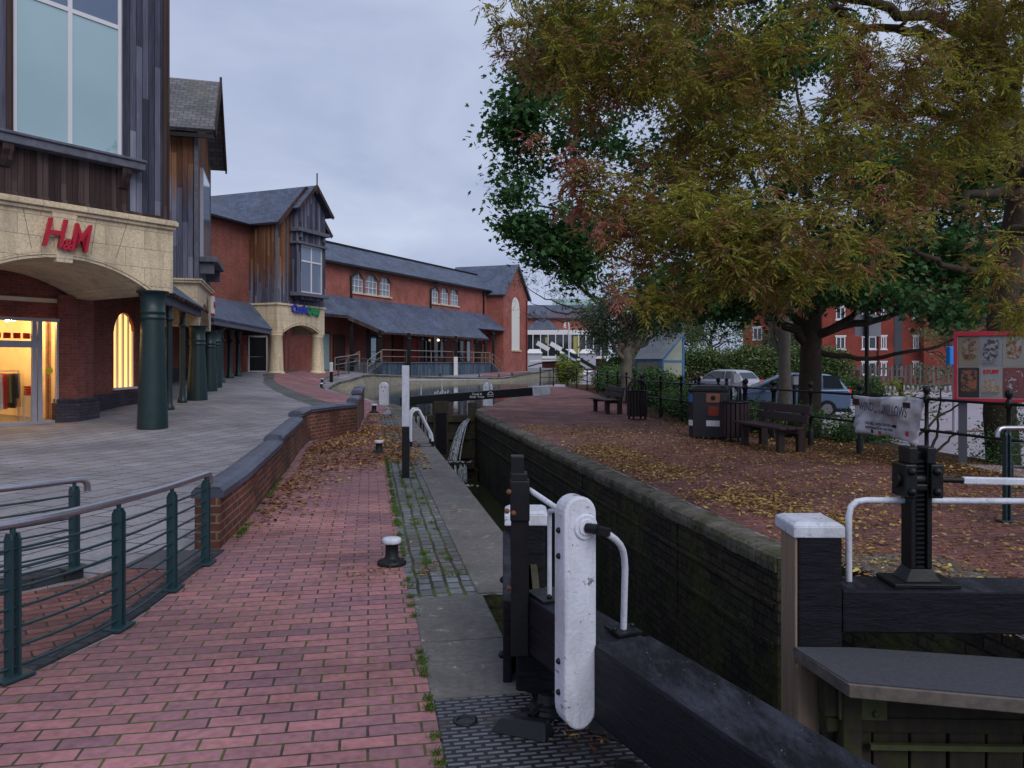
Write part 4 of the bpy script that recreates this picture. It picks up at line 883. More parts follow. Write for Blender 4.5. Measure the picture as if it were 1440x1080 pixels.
# boarded upper storey with window opening
wa0, wa1, wz0, wz1 = kk(3.43), kk(1.18), 6.17, 11.4
mb = MB(); mb.wall(fr(HO, hu, -1.6, .1), hu, 7.1, 4.93, 13.5, .3, [(wa0+1.6, wa1+1.6, wz0, wz1)]); hb(mb, 5.5-.3, 5.5, .4, 5, 4.93, 13.5)
mb.build('boarding', M['wood'], sh)
mb = MB(); hb(mb, wa0-.6, wa1+.12, .06, .1, 4.98, 5.95); mb.build('panel', M['wood_dark'], sh)
mb = MB(); hb(mb, 5.40, 5.54, .03, .12, 4.93, 13.5); hb(mb, -1.6, 5.54, .02, .12, 4.93, 5.02); hb(mb, wa0-.14, wa0-.03, .04, .12, wz0, 12); mb.build('corner_board', M['wood_dark'], sh, bevel=.01)
mb = MB(); hb(mb, wa0-.75, wa1+.38, -.20, .12, 5.93, 6.10); hb(mb, wa0-.75, wa1+.40, -.24, .12, 6.10, 6.16); mb.build('window_ledge', M['beamwood'], sh, bevel=.015)
for a_ in (wa0-.2, wa1-.02):
    mb = MB(); mb.plate([F3(HO, hu, a_-.10, .1, 5.93), F3(HO, hu, a_-.10, -.17, 5.93), F3(HO, hu, a_-.10, -.17, 5.80), F3(HO, hu, a_-.10, -.10, 5.70), F3(HO, hu, a_-.10, -.08, 5.62), F3(HO, hu, a_-.10, 0.02, 5.5), F3(HO, hu, a_-.10, .1, 5.48)], -.2)
    mb.build('bracket', M['wood_dark'], sh, bevel=.01)
wf = MB()
for a_ in (wa0+.03, (wa0+wa1)/2, wa1-.03): hb(wf, a_-.045, a_+.045, .12, .19, wz0, wz1)
for z_ in (wz0+.04, 9.08, wz1-.04): hb(wf, wa0, wa1, .122, .188, z_-.045, z_+.045)
wfo = wf.build('window', M['trim'], sh)
mb = MB(); hb(mb, wa0, wa1, .15, .16, wz0, 9.08); mb.build('pane', M['glass_teal'], wfo)
mb = MB(); hb(mb, wa0, wa1, .15, .16, 9.09, wz1); mb.build('pane', glassm('blue_pane', (.10,.14,.22), .05, .9), wfo)
# sign letters
red = simple('sign_red', (.40,.008,.025), .4, .5, .1); rz = math.atan2(hu[1], hu[0])
for s_, a_, z_, si in (('H', kk(2.80), 4.25, .84), ('M', kk(2.26), 4.21, .84), ('&', kk(2.52), 4.06, .32)):
    text('sign_letter', s_, si, .035, red, F3(HO, hu, a_, -.13, z_), rz, sh, shear=.30, bold=.010, sx=.62 if s_ == 'M' else .74 if s_ == 'H' else .9)
# brick back walls, pier, plinths
gp = lambda k, m_: fr(HO, hu, kk(k), m_)
mb = MB(); mb.wall(fr(HO, hu, -1.6, 3.45), hu, 7.0, 2.68, 3.9, .3); hb(mb, -1.6, 5.6, .45, 6, 4.5, 4.72); mb.build('back_wall', M['brick'], sh)
W0 = (-11.62, 20.45); W1 = (-12.05, 27.2)
wu = un(W1[0]-W0[0], W1[1]-W0[1]); Lw = math.hypot(W1[0]-W0[0], W1[1]-W0[1])
mb = MB(); mb.wall(W0, wu, Lw, -.1, 4.8, .35, [(3.2, 4.75, .85, 3.15, .62), (6.0-.1, 6.75, .85, 3.1, .5)], 10); mb.build('side_wall', M['brick'], sh)
mb = MB(); mb.obox(W0, wu, .35, Lw, -.09, 0, -.1, .72); mb.build('plinth', M['plinth'], sh, bevel=.02)
PR = (-11.35, 20.1)
mb = MB(); mb.prism([(-11.48,20.0),(-11.22,19.7),(-10.9,19.95),(-10.9,20.75),(-11.5,20.9)], .7, 3.3); mb.build('brick_pier', M['brick'], sh)
mb = MB(); mb.prism([(-11.52,19.93),(-11.22,19.58),(-10.80,19.9),(-10.78,20.85),(-11.56,20.95)], -.1, .62)
mb.add([], []); mb.prism([(-11.5,19.96),(-11.22,19.63),(-10.84,19.92),(-10.83,20.8),(-11.53,20.92)], .62, .72); mb.build('plinth', M['plinth'], sh, bevel=.03)
# arched display window on the brick side wall
cream = emit('lit_curtain', (1.0, .66, .26), .85)
win = MB(); 
for a_ in (3.2, 3.58, 3.97, 4.36, 4.70): win.obox(W0, wu, a_, a_+.05, .04, .10, .85, 3.15 if a_ not in (3.2, 4.70) else 2.6)
win.obox(W0, wu, 3.12, 4.83, -.06, .1, .80, .87)
wo = win.build('arched_window', M['trim'], sh)
mb = MB(); mb.obox(W0, wu, 3.2, 4.75, .10, .12, .85, 3.15)
for k in range(22): mb.obox(W0, wu, 3.22+.07*k, 3.25+.07*k, .085+.015*(k%2), .10, .87, 3.1)
mb.build('curtain', cream, wo)
mb = MB(); mb.obox(W0, wu, 5.9, 6.75, .10, .12, .85, 3.1); mb.build('curtain', cream, sh)
# shop front
GO = fr(HO, hu, -1.6, 3.3); gl = 7.1-1.0-.0
def gb(mb, a0, a1, b0, b1, z0, z1): return mb.obox(GO, hu, a0+1.6, a1+1.6, b0, b1, z0, z1)
sf = MB()
for a_ in (kk(.98), kk(1.42), kk(1.55), kk(2.5), kk(3.4)): gb(sf, a_-.05, a_+.05, -.04, .04, .02, 2.68)
gb(sf, -1.6, kk(.95), -.045, .045, 2.62, 2.7); gb(sf, -1.6, kk(1.42), -.044, .044, 1.98, 2.14); gb(sf, -1.6, kk(.95), -.043, .043, .02, .20)
sfo = sf.build('shop_front', M['greysteel'], sh)
mb = MB(); gb(mb, -1.5, kk(1.0), .0, .008, .2, 2.62); mb.build('glass', M['clear'], sfo)
mb = MB(); gb(mb, kk(1.24), kk(1.16), -.01, -.005, 1.3, 1.32); 
st = MB(); st.tube([F3(GO, hu, kk(1.2)+1.6, -.008, 1.42), F3(GO, hu, kk(1.2)+1.6, -.012, 1.42)], .09, 16); st.build('sticker', simple('sticker_yellow', (.75,.6,.03)), sfo)
# shop interior
warm = simple('warm_wall', (.75,.62,.42), .8); inn = MB(); gb(inn, -3.5, kk(.6), 6.0, 6.1, 0, 3.2); gb(inn, kk(.72), kk(.6), .1, 6, 0, 3.2); gb(inn, -3.6, -3.5, .1, 6, 0, 3.2); gb(inn, -3.5, kk(.6), .1, 6.0, 3.1, 3.2); inn.build('inner_wall', warm, sh)
mb = MB(); gb(mb, -3.5, kk(.72), .1, 6, -.02, .06); mb.build('inner_floor', simple('shop_floor', (.42,.33,.2), .35, .5), sh)
lampm = emit('shop_spot', (1, .72, .35), 6)
for k in range(9):
    mb = MB(); mb.sphere(F3(GO, hu, kk(1.1+.45*(k%5))+1.6, .7+.9*(k//3)+.2*(k%2), 2.75+.1*(k%2)), .045, 6); mb.build('spot_lamp', lampm, sh)
for i, (a_, b_, e_) in enumerate(((kk(1.5), 1.3, 75), (kk(3.0), 1.6, 85), (kk(2.2), 3.8, 80))):
    ld = bpy.data.lights.new('shop_light', 'POINT'); ld.energy = e_; ld.color = (1, .62, .24); ld.shadow_soft_size = .05
    lo = bpy.data.objects.new('shop_light', ld); COL.objects.link(lo); lo.location = F3(GO, hu, a_+1.6, b_, 2.7)
garm = [simple('garment_'+n_, c_, .9) for n_, c_ in (('red', (.5,.02,.02)), ('dark', (.03,.03,.035)), ('white', (.7,.68,.62)), ('olive', (.2,.2,.08)), ('denim', (.06,.09,.16)))]
for i, (a_, b_, n_, lb) in enumerate(((kk(1.95), .9, 9, 'clothes rail with dark and red garments close behind the shop glass'), (kk(2.6), 2.4, 12, 'clothes rail with mixed garments in the middle of the lit shop'), (kk(1.35), 2.2, 8, 'clothes rail of garments at the right inside the lit shop'))):
    t = thing('clothes_rail', lb, 'clothes rail', F3(GO, hu, a_+1.6, b_, .06), 'clothes rails in the lit shop')
    mb = MB(); A_ = F3(GO, hu, a_+1.6-.45, b_, .06); B_ = F3(GO, hu, a_+1.6+.45, b_, .06); up = Vector((0,0,1.35))
    mb.tube([A_, Vector(A_)+up, Vector(B_)+up, B_], .015, 6); mb.build('frame', M['greysteel'], t)
    for k in range(n_):
        mb = MB(); aa = a_+1.6-.4+.8*k/(n_-1); z_ = random.uniform(.45, .75)
        mb.hexa([F3(GO, hu, aa-.02, b_-.2, z_), F3(GO, hu, aa+.02, b_-.2, z_), F3(GO, hu, aa+.02, b_+.2, z_), F3(GO, hu, aa-.02, b_+.2, z_), F3(GO, hu, aa-.02, b_-.14, 1.34), F3(GO, hu, aa+.02, b_-.14, 1.34), F3(GO, hu, aa+.02, b_+.14, 1.34), F3(GO, hu, aa-.02, b_+.14, 1.34)])
        mb.build('garment', garm[(k*3+i) % 5], t)
for i, (a_, lb) in enumerate(((kk(3.3), 'shelf of folded coloured clothes on the left of the back wall inside the shop'), (kk(2.2), 'shelf of folded coloured clothes on the right of the back wall inside the shop'))):
    t = thing('shop_shelf', lb, 'shelf', F3(GO, hu, a_+1.6, 5.7, .06), 'shelves on the back wall of the shop')
    mb = MB()
    for z_ in (.5, 1.0, 1.5, 2.0): gb(mb, a_-.5, a_+.5, 5.5, 5.9, z_, z_+.04)
    for a2 in (a_-.54, a_+.5): gb(mb, a2, a2+.04, 5.5, 5.9, .06, 2.2)
    mb.build('rack', M['greysteel'], t)
    for z_ in (.54, 1.04, 1.54, 2.04):
        for j in range(4): gb(MB(), a_-.46+.24*j, a_-.26+.24*j, 5.52, 5.86, z_, z_+random.uniform(.12, .34)).build('folded_stack', garm[(j*2+int(z_*10)) % 5], t)
t = thing('display_table', 'white display table with folded red clothes inside the lit shop', 'table', F3(GO, hu, kk(1.25)+1.6, .7, .06))
mb = MB(); gb(mb, kk(1.4), kk(1.1), .5, .9, .75, .8); mb.build('table_top', garm[2], t)
mb = MB(); [gb(mb, a_, a_+.04, b_, b_+.04, .06, .75) for a_ in (kk(1.4), kk(1.14)) for b_ in (.5, .86)]; mb.build('legs', garm[2], t)
mb = MB(); [gb(mb, kk(1.38), kk(1.12), .52, .88, .8+.06*k, .85+.06*k) for k in range(4)]; mb.build('folded_clothes', garm[0], t)
t = thing('hanging_banner', 'row of red sale cards hanging high behind the shop glass', 'banner', F3(GO, hu, kk(2.0)+1.6, .3, 2.2))
mb = MB(); [gb(mb, kk(3.2)+.22*k, kk(3.2)+.22*k+.17, .3, .31, 2.2, 2.34) for k in range(9)]; mb.build('card', garm[0], t)
# --- green columns
def column(name, label, x, y, zt, rb, rt, group):
    z0 = zf(x, y); t = thing(name, label, 'column', (x, y, z0), group)
    H = zt-z0; pr = [(rb, 0), (rb, .03), (rb*.97, .30)]+[(lerp(rb*.97, rt, (k/8)), .3+(H-.95)*k/8) for k in range(1, 9)]
    MB().lathe(pr, (x, y, z0), 28).build('shaft', M['green'], t)
    MB().lathe([(rt*1.0, H-.66), (rt*1.12, H-.64), (rt*1.14, H-.60), (rt*1.04, H-.57), (rt*1.04, H-.52), (rt*1.13, H-.50), (rt*1.10, H-.46), (rt*1.02, H-.44), (rt*1.06, H-.16), (rt*1.22, H-.05), (rt*1.36, H-.045), (rt*1.38, H)], (x, y, z0), 28).build('capital', M['green'], t)
    return t
column('green_column', 'stout dark green column carrying the cream arch nearest the camera', -8.28, 18.35, 3.26, .335, .255, 'dark green columns of the arcade')
def slim(label, x, y, zt, r=.085):
    z0 = zf(x, y); H = zt-z0; t = thing('slim_column', label, 'column', (x, y, z0), 'slim green columns of the arcade')
    MB().lathe([(r*1.7, 0), (r*1.8, .05), (r*1.5, .12), (r*1.25, .16), (r*1.1, .2), (r, .9), (r*.95, H-.7)], (x, y, z0), 16).build('shaft', M['green'], t)
    MB().lathe([(r*.95, H-.7), (r*1.5, H-.68), (r*1.5, H-.62), (r*1.0, H-.58), (r*1.05, H-.3), (r*1.6, H-.1), (r*2.0, H-.04), (r*2.0, H)], (x, y, z0), 16).build('capital', M['green'], t)
slim('slim green column just right of the stout near column', -9.9, 23.0, 3.52); slim('slim green column second along the arcade before the stout pair', -10.55, 25.5, 3.45)
column('green_column', 'stout dark green column under the near corner of the second boarded bay', -10.55, 26.7, 2.86, .33, .24, 'dark green columns of the arcade')
column('green_column', 'stout dark green column under the far corner of the second boarded bay', -11.85, 31.2, 2.86, .30, .22, 'dark green columns of the arcade')
column('green_column', 'last dark green column, just beyond the second boarded bay', -12.45, 33.6, 3.0, .22, .17, 'dark green columns of the arcade')
slim('slim green column beneath the slate canopy, nearest of the far three', -13.9, 38.0, 3.35, .13); slim('slim green column beneath the slate canopy, middle of the far three', -14.7, 41.5, 3.35, .12); slim('slim green column beneath the slate canopy, farthest by the arched door', -15.1, 43.9, 3.35, .11)
# --- small canopy between block one and two
def slab4(mb, p, th=.09): return mb.plate([Vector(q) for q in p], th)
cn = thing('canopy', 'short slate lean-to canopy between the corner shop and the second boarded bay', 'canopy', (-9.8, 23, 3.5))
MB().plate([(-9.05, 20.3, 3.62), (-10.35, 27.0, 3.42), (-12.3, 27.0, 4.9), (-10.7, 20.3, 4.9)], .08).build('slates', M['slate'], cn)
mb = MB()
for k in range(14): f = k/13; x, y, z_ = lerp(-9.0, -10.3, f), lerp(20.3, 27, f), lerp(3.52, 3.32, f); mb.beam((x, y, z_), (x-.7, y, z_+.5), .07, .08)
mb.build('rafters', M['wood_dark'], cn)
MB().beam((-9.3, 20.3, 3.42), (-10.6, 27.0, 3.30), .14, .26).build('eaves_beam', M['beamwood'], cn)
# --- second boarded bay
ua = un(-.276, .961); B1 = (-10.48, 26.6)
sb2 = thing('boarded_bay', 'tall boarded timber bay with slate gable roof on cream stone, behind the corner shop', 'building', (*B1, 0))
def b2(mb, a0, a1, b0, b1, z0, z1): return mb.obox(B1, ua, a0, a1, b0, b1, z0, z1)
mb = MB(); mb.wall(B1, ua, 4.8, 2.84, 4.28, .4, [(.55, 4.25, 2.84, 3.75, .9)], 10); b2(mb, 0, .4, .4, 4.2, 2.84, 4.28); b2(mb, .4, 4.8, 4, 4.2, 2.84, 4.28); b2(mb, .4, 4.8, .4, 4.2, 4.1, 4.28); mb.build('stone_arch', M['stone'], sb2)
mb = MB(); b2(mb, -.10, 4.9, -.10, 4.4, 4.28, 4.36); b2(mb, -.14, 4.94, -.14, 4.4, 4.36, 4.42); mb.build('cornice', M['stone'], sb2, bevel=.01)
mb = MB(); b2(mb, 0, 4.8, .05, .3, 4.42, 9.35); b2(mb, 0, .25, .3, 5.5, 4.42, 9.35)
ap = 11.75
mb.plate([F3(B1, ua, 0, .05, 9.35), F3(B1, ua, 4.8, .05, 9.35), F3(B1, ua, 2.4, .05, ap-.15)], .2)
mb.build('boarding', M['wood_b'], sb2)
mb = MB(); b2(mb, -.05, .06, .0, .12, 4.42, 9.3); b2(mb, 4.72, 4.84, .0, .12, 4.42, 9.3); mb.build('corner_board', M['beamwood'], sb2)
mb = MB(); ea, rb_ = -.35, 6
def roof(O, u, a0, a1, am_, ze, zr, b0, b1, th=.12):
    m1 = MB(); m1.plate([F3(O, u, a0, b0, ze), F3(O, u, am_, b0, zr), F3(O, u, am_, b1, zr), F3(O, u, a0, b1, ze)], -th); m1.plate([F3(O, u, a1, b0, ze), F3(O, u, a1, b1, ze), F3(O, u, am_, b1, zr), F3(O, u, am_, b0, zr)], -th); return m1
roof(B1, ua, ea, 4.8-ea, 2.4, 9.25, ap, -.55, rb_).build('roof', M['slate_old'], sb2)
mb = MB()
for a_ in (ea, 4.8-ea): mb.beam(F3(B1, ua, a_, -.55, 9.22), F3(B1, ua, 2.4, -.55, ap+.02), .06, .28)
b2(mb, 2.35, 2.45, -.58, -.5, ap, ap+.28); mb.build('bargeboard', M['wood_dark'], sb2)
mb = MB(); b2(mb, ea-.04, ea+.06, -.5, 6, 9.05, 9.18); mb.build('gutter', M['black'], sb2)
# projecting window box of the bay
mb = MB(); b2(mb, 1.1, 3.7, -.05, .05, 5.3, 8.4); wb_ = mb.build('window', M['greysteel'], sb2)
mb = MB(); b2(mb, 1.2, 3.6, -.06, -.05, 5.4, 8.3); mb.build('pane', M['glass_sky'], wb_)
mb = MB(); b2(mb, .8, 4.0, -.55, .05, 5.1, 5.28); b2(mb, .95, 1.15, -.42, .05, 4.7, 5.1); b2(mb, 3.65, 3.85, -.42, .05, 4.7, 5.1); mb.build('window_ledge', M['beamwood'], sb2, bevel=.02)
# blade sign
bs = thing('blade_sign', 'small upright red and white sign fixed to the second bay above its arch', 'sign', F3(B1, ua, 3.3, -.2, 3.7))
mb = MB(); b2(mb, 3.0, 3.7, -.24, -.14, 3.42, 4.16); mb.build('panel', garm[2], bs, bevel=.01)
mb = MB(); b2(mb, 2.97, 3.73, -.25, -.13, 3.40, 3.46); b2(mb, 2.97, 3.73, -.25, -.13, 4.12, 4.18); mb.build('rim', red, bs)
text('lettering', 'H&M', .30, .01, red, F3(B1, ua, 3.35, -.255, 3.78), math.atan2(ua[1], ua[0]), bs, shear=.2, bold=.01)
# --- long brick building between
ml = thing('brick_building', 'tall red brick wall with slate roof between the boarded bay and the cream arched tower', 'building', (-17, 46, 0))
q0 = (-18.6, 40.5); q1 = (-16.05, 48.95); uq = un(q1[0]-q0[0], q1[1]-q0[1]); Lq = math.hypot(q1[0]-q0[0], q1[1]-q0[1])
MB().wall(q0, uq, Lq, .5, 10.1, .4).build('wall', M['brick'], ml)
MB().plate([F3(q0, uq, -4, -.5, 10.0), F3(q0, uq, Lq+1.5, -.5, 10.0), F3(q0, uq, Lq-2.5, 4.0, 13.0), F3(q0, uq, -4, 4.0, 13.0)], .15).build('roof', M['slate'], ml)
MB().beam(F3(q0, uq, -1, -.5, 9.93), F3(q0, uq, Lq+.3, -.5, 9.93), .12, .12).build('gutter', M['black'], ml)
mb = MB(); mb.wall((-13.6, 27.1), un(-.12, -1), .3, 0, 3, .2); W2 = (-12.05, 27.2); W3 = (-14.9, 33.5); W4 = (-18.2, 45); W5 = (-18.4, 49.6)
mb = MB()
for a_, b_ in ((W2, W3), (W3, W4), (W4, W5)):
    u_ = un(b_[0]-a_[0], b_[1]-a_[1]); mb.wall(a_, u_, math.hypot(b_[0]-a_[0], b_[1]-a_[1]), .72 if a_ != W4 else .5, 4.6, .3)
mb.build('arcade_wall', M['brick'], ml)
mb = MB()
for a_, b_ in ((W2, W3), (W3, W4)):
    u_ = un(b_[0]-a_[0], b_[1]-a_[1]); mb.obox(a_, u_, 0, math.hypot(b_[0]-a_[0], b_[1]-a_[1]), -.08, .3, -.1, 1.35)
mb.build('plinth', M['plinth'], ml)
W6 = (-18.2, 49.7)
mb = MB(); mb.wall(W6, (1, 0), 4.1, .9, 4.8, .3, [(.95, 3.0-.75+.05, 1.0, 3.35, .35), (3.35, 4.05, 1.0, 3.5)], 8); mb.build('end_wall', M['brick'], ml)
dd = MB(); dd.obox(W6, (1, 0), .98, 2.28, .08, .14, 1.05, 3.3); ddo = dd.build('arched_door', simple('door_brown', (.05,.018,.012), .6, .3, .3, 8), ml)
mb = MB(); mb.obox(W6, (1, 0), 2.55, 3.3, -.12, .0, .9, 4.4); mb.build('stone_pier', M['stone'], ml)
# slate canopy over the arcade
ca = thing('canopy', 'sloping slate canopy over the arcade leading up to the cream arched tower', 'canopy', (-13.5, 40, 3.5))
MB().plate([(-12.75, 34.2, 3.55), (-13.7, 45.6, 3.55), (-16.1, 49.0, 5.35), (-17.9, 43, 5.35), (-16.8, 36, 5.3), (-15.2, 34.2, 4.8)], .10).build('slates', M['slate'], ca)
MB().beam((-12.9, 34.3, 3.38), (-13.85, 45.6, 3.38), .16, .22).build('eaves_beam', M['beamwood'], ca)
MB().beam((-13.85, 45.6, 3.38), (-18.2, 49.4, 3.38), .16, .22).build('eaves_beam', M['beamwood'], ca)
mb = MB(); mb.add([(-13.72, 45.65, 3.5), (-16.1, 49.0, 3.5), (-16.1, 49.0, 5.3), (-13.78, 45.65, 3.5), (-16.16, 49.0, 3.5), (-16.16, 49.0, 5.3)], [(0,1,2), (5,4,3), (0,3,4,1), (1,4,5,2), (2,5,3,0)]); mb.build('gable_end', M['beamwood'], ca)
# --- cream arched tower
L2 = (-14.15, 48); ue = un(.375, .927); TW = 4.8
tw = thing('arched_tower', 'gabled timber and cream stone entrance tower with an arch and a tall white window', 'building', (*L2, 1.1))
def tb(mb, a0, a1, b0, b1, z0, z1): return mb.obox(L2, ue, a0, a1, b0, b1, z0, z1)
mb = MB(); mb.wall(L2, ue, TW, 3.48, 5.15, .45, [(.62, 4.2, 3.48, 4.0, .5)], 12); tb(mb, 0, .45, .45, 2.3, 3.48, 5.15); tb(mb, 4.35, 4.8, .45, 2.3, 3.48, 5.15); tb(mb, .45, 4.4, .45, 4.2, 4.5, 4.6); mb.build('stone_arch', M['stone'], tw)
mb = MB(); tb(mb, -.08, 4.88, -.08, 2.3, 5.15, 5.27); mb.build('cornice', M['stone'], tw, bevel=.01)
mb = MB(); w_ = 1.79; r_ = .5; Rr = (w_*w_+r_*r_)/(2*r_); zc = 4.0-Rr; th0 = math.asin(w_/Rr)
for ro, th_, b_ in ((.0, .10, -.03), (.13, .06, -.05)):
    for k in range(20):
        t0 = -th0+2*th0*k/20; t1 = -th0+2*th0*(k+1)/20; p = lambda t_, r2, b2: F3(L2, ue, 2.41+(Rr+r2)*math.sin(t_), b2, zc+(Rr+r2)*math.cos(t_))
        mb.hexa([p(t0, ro, b_), p(t1, ro, b_), p(t1, ro, .1), p(t0, ro, .1), p(t0, ro+th_, b_), p(t1, ro+th_, b_), p(t1, ro+th_, .1), p(t0, ro+th_, .1)])
tb(mb, 2.33, 2.49, -.06, .1, 4.0, 4.4); mb.build('arch_moulding', M['stone'], tw)
for a_ in (.30, 4.45):
    x, y = fr(L2, ue, a_, .3); MB().lathe([(.50, 0), (.50, .12), (.45, .14), (.43, .2), (.40, 1.2), (.355, 2.30), (.38, 2.33), (.40, 2.37), (.36, 2.4), (.42, 2.5), (.42, 2.58)], (x, y, .95), 28).build('stone_column', M['stone'], tw)
mb = MB(); tb(mb, .6, 1.5, 2.9, 3.5, .9, 4.5); tb(mb, 3.0, 3.8, 3.4, 3.9, .9, 4.5); tb(mb, .35, .95, 2.4, 2.9, .9, 3.6); mb.build('stone_pier', M['stone'], tw)
mb = MB(); tb(mb, -.5, 6.2, 3.9, 4.2, .9, 5.2); mb.build('recess_wall', M['brick'], tw); mb = MB(); tb(mb, 1.9, 3.0, 3.84, 3.9, 1.0, 3.5); mb.build('glass_door', M['glass_dark'], tw)
mb = MB(); tb(mb, 4.4, 4.55, 3.84, 3.9, 1.0, 4.0); mb.build('drain_pipe', M['black'], tw)
# boards and gable
mb = MB(); tb(mb, .0, TW, .08, .3, 5.27, 10.0); tb(mb, 0, .2, .3, 2.4, 5.27, 10.0); tb(mb, TW-.2, TW, .3, 2.4, 5.27, 10)
mb.plate([F3(L2, ue, 0, .08, 10.0), F3(L2, ue, TW, .08, 10.0), F3(L2, ue, TW/2, .08, 12.45)], .2); mb.build('boarding', M['wood_c'], tw)
mb = MB(); tb(mb, -.03, .12, .03, .12, 5.27, 10); tb(mb, TW-.12, TW+.03, .03, .12, 5.27, 10); tb(mb, 1.0, 1.08, .03, .1, 5.4, 10.4); mb.build('corner_board', M['beamwood'], tw)
roof(L2, ue, -.35, TW+.35, TW/2, 9.95, 12.6, -.35, 7.5, .14).build('roof', M['slate'], tw)
mb = MB()
for a_ in (-.35, TW+.35): mb.beam(F3(L2, ue, a_, -.36, 9.93), F3(L2, ue, TW/2, -.36, 12.62), .06, .26)
mb.build('bargeboard', M['wood_dark'], tw)
# projecting bay of the tower
mb = MB(); tb(mb, 1.35, 1.75, -.45, .08, 5.8, 11.2); tb(mb, 3.95, 4.25, -.45, .08, 5.8, 11.2); tb(mb, 1.75, 3.95, -.45, .08, 9.05, 11.2); tb(mb, 1.75, 3.95, -.45, .08, 5.6, 6.0)
mb.plate([F3(L2, ue, 1.35, -.45, 11.2), F3(L2, ue, 4.25, -.45, 11.2), F3(L2, ue, 2.8, -.45, 12.6)], .3); mb.build('bay_boarding', M['wood'], tw)
roof(L2, ue, 1.0, 4.6, 2.8, 11.05, 12.75, -.85, 1.5, .1).build('bay_roof', M['slate'], tw)
mb = MB()
for a_ in (1.0, 4.6): mb.beam(F3(L2, ue, a_, -.86, 11.03), F3(L2, ue, 2.8, -.86, 12.78), .06, .22)
mb.beam(F3(L2, ue, 2.8, -.86, 12.3), F3(L2, ue, 2.8, -.86, 13.6), .07, .07); mb.build('bay_bargeboard', M['wood_dark'], tw)
for q_ in ((1.2, 4.4, -.72, .0, 9.75, 9.98), (1.2, 4.3, -.62, .0, 9.0, 9.15), (1.2, 4.35, -.72, 0, 5.78, 6.0), (1.5, 1.7, -.6, 0, 9.4, 9.75), (3.9, 4.1, -.6, 0, 9.4, 9.75)): tb(MB(), *q_).build('bay_ledge', M['beamwood'], tw, bevel=.02)
mb = MB()
for a_ in (1.78, 2.85, 3.92): tb(mb, a_-.05, a_+.05, -.40, -.32, 6.0, 9.0)
for z_ in (6.05, 8.0, 8.95): tb(mb, 1.75, 3.95, -.402, -.322, z_-.05, z_+.05)
wo = mb.build('window', M['trim'], tw); mb = MB(); tb(mb, 1.75, 3.95, -.37, -.36, 6, 9); mb.build('pane', glassm('mirror_pane', (.16,.21,.29), .04, .9), wo)
rz = math.atan2(ue[1], ue[0])
text('sign_letters', 'Castle', .66, .05, simple('sign_blue', (.03,.05,.45), .4), F3(L2, ue, 2.05, -.12, 4.98), rz, tw, bold=.022, sx=.95)
text('sign_letters', 'Quay', .66, .05, simple('sign_green', (.02,.28,.10), .4), F3(L2, ue, 3.42, -.12, 4.96), rz, tw, bold=.022, sx=.95)
# doorway beside the tower
dw = MB(); 
for x_ in (-14.85, -14.15, -15.0): dw.obox((x_, 49.5), (1, 0), 0, .09, -.05, .05, 1.0, 3.4)
mb = MB(); mb.obox((-16.1, 48.6), (1, 0), 0, .08, 0, .08, 1.05, 3.3); mb.obox((-15.0, 48.6), (1, 0), 0, .08, 0, .08, 1.05, 3.3); mb.obox((-16.1, 48.6), (1, 0), 0, 1.18, 0.01, .07, 3.2, 3.3); mb.obox((-16.1, 48.6), (1, 0), 0, 1.18, 0.01, .07, 1.05, 1.15)
do = mb.build('door_frame', M['trim'], tw); mb = MB(); mb.obox((-16.1, 48.62), (1, 0), .08, 1.1, .02, .03, 1.15, 3.2); mb.build('pane', M['glass_dark'], do)
mb = MB(); mb.obox((-16.3, 48.5), (1, 0), 0, 1.7, 0, .12, 3.35, 3.75); mb.build('fascia', M['green'], do)
mb = MB(); mb.tube([(-15.9, 48.0, 1.0), (-15.9, 48.0, 2.0), (-14.9, 48.0, 2.0), (-14.9, 48.0, 1.0)], .03, 6); hrl = mb.build('barrier_rail', M['trim'], None); tag(hrl, 'low white hoop rail in front of the glass door beside the cream tower', 'barrier')
# ================================================================ FAR BUILDING ALONG THE POND
F0 = (-14.6, 62); uf = un(12, 26)
FO = fr(F0, uf, -5, 0)                              # left of uf is away from the water
def fb(mb, a0, a1, b0, b1, z0, z1): return mb.obox(F0, uf, a0, a1, b0, b1, z0, z1)
fbld = thing('long_building', 'long red brick building with slate roofs and arched windows beyond the pond', 'building', (*F0, .5))
LF = 31
ws = []
def wpix(px):                                       # distance along the wall that shows at a given bearing
    r = (px-720)/FPX; return (r*F0[1]-F0[0])/(uf[0]-r*uf[1])
holes = []
for a_, b_ in ((494, 511.5), (514, 531.5), (534, 549.5), (605.5, 617), (619.5, 631), (633, 645)):
    holes.append((wpix(a_)+5, wpix(b_)+5, 7.45, 9.15, .62))
mb = MB(); mb.wall(FO, uf, LF+5, 6.6, 9.75, .35, holes, 8); mb.build('upper_wall', M['brick_far'], fbld)
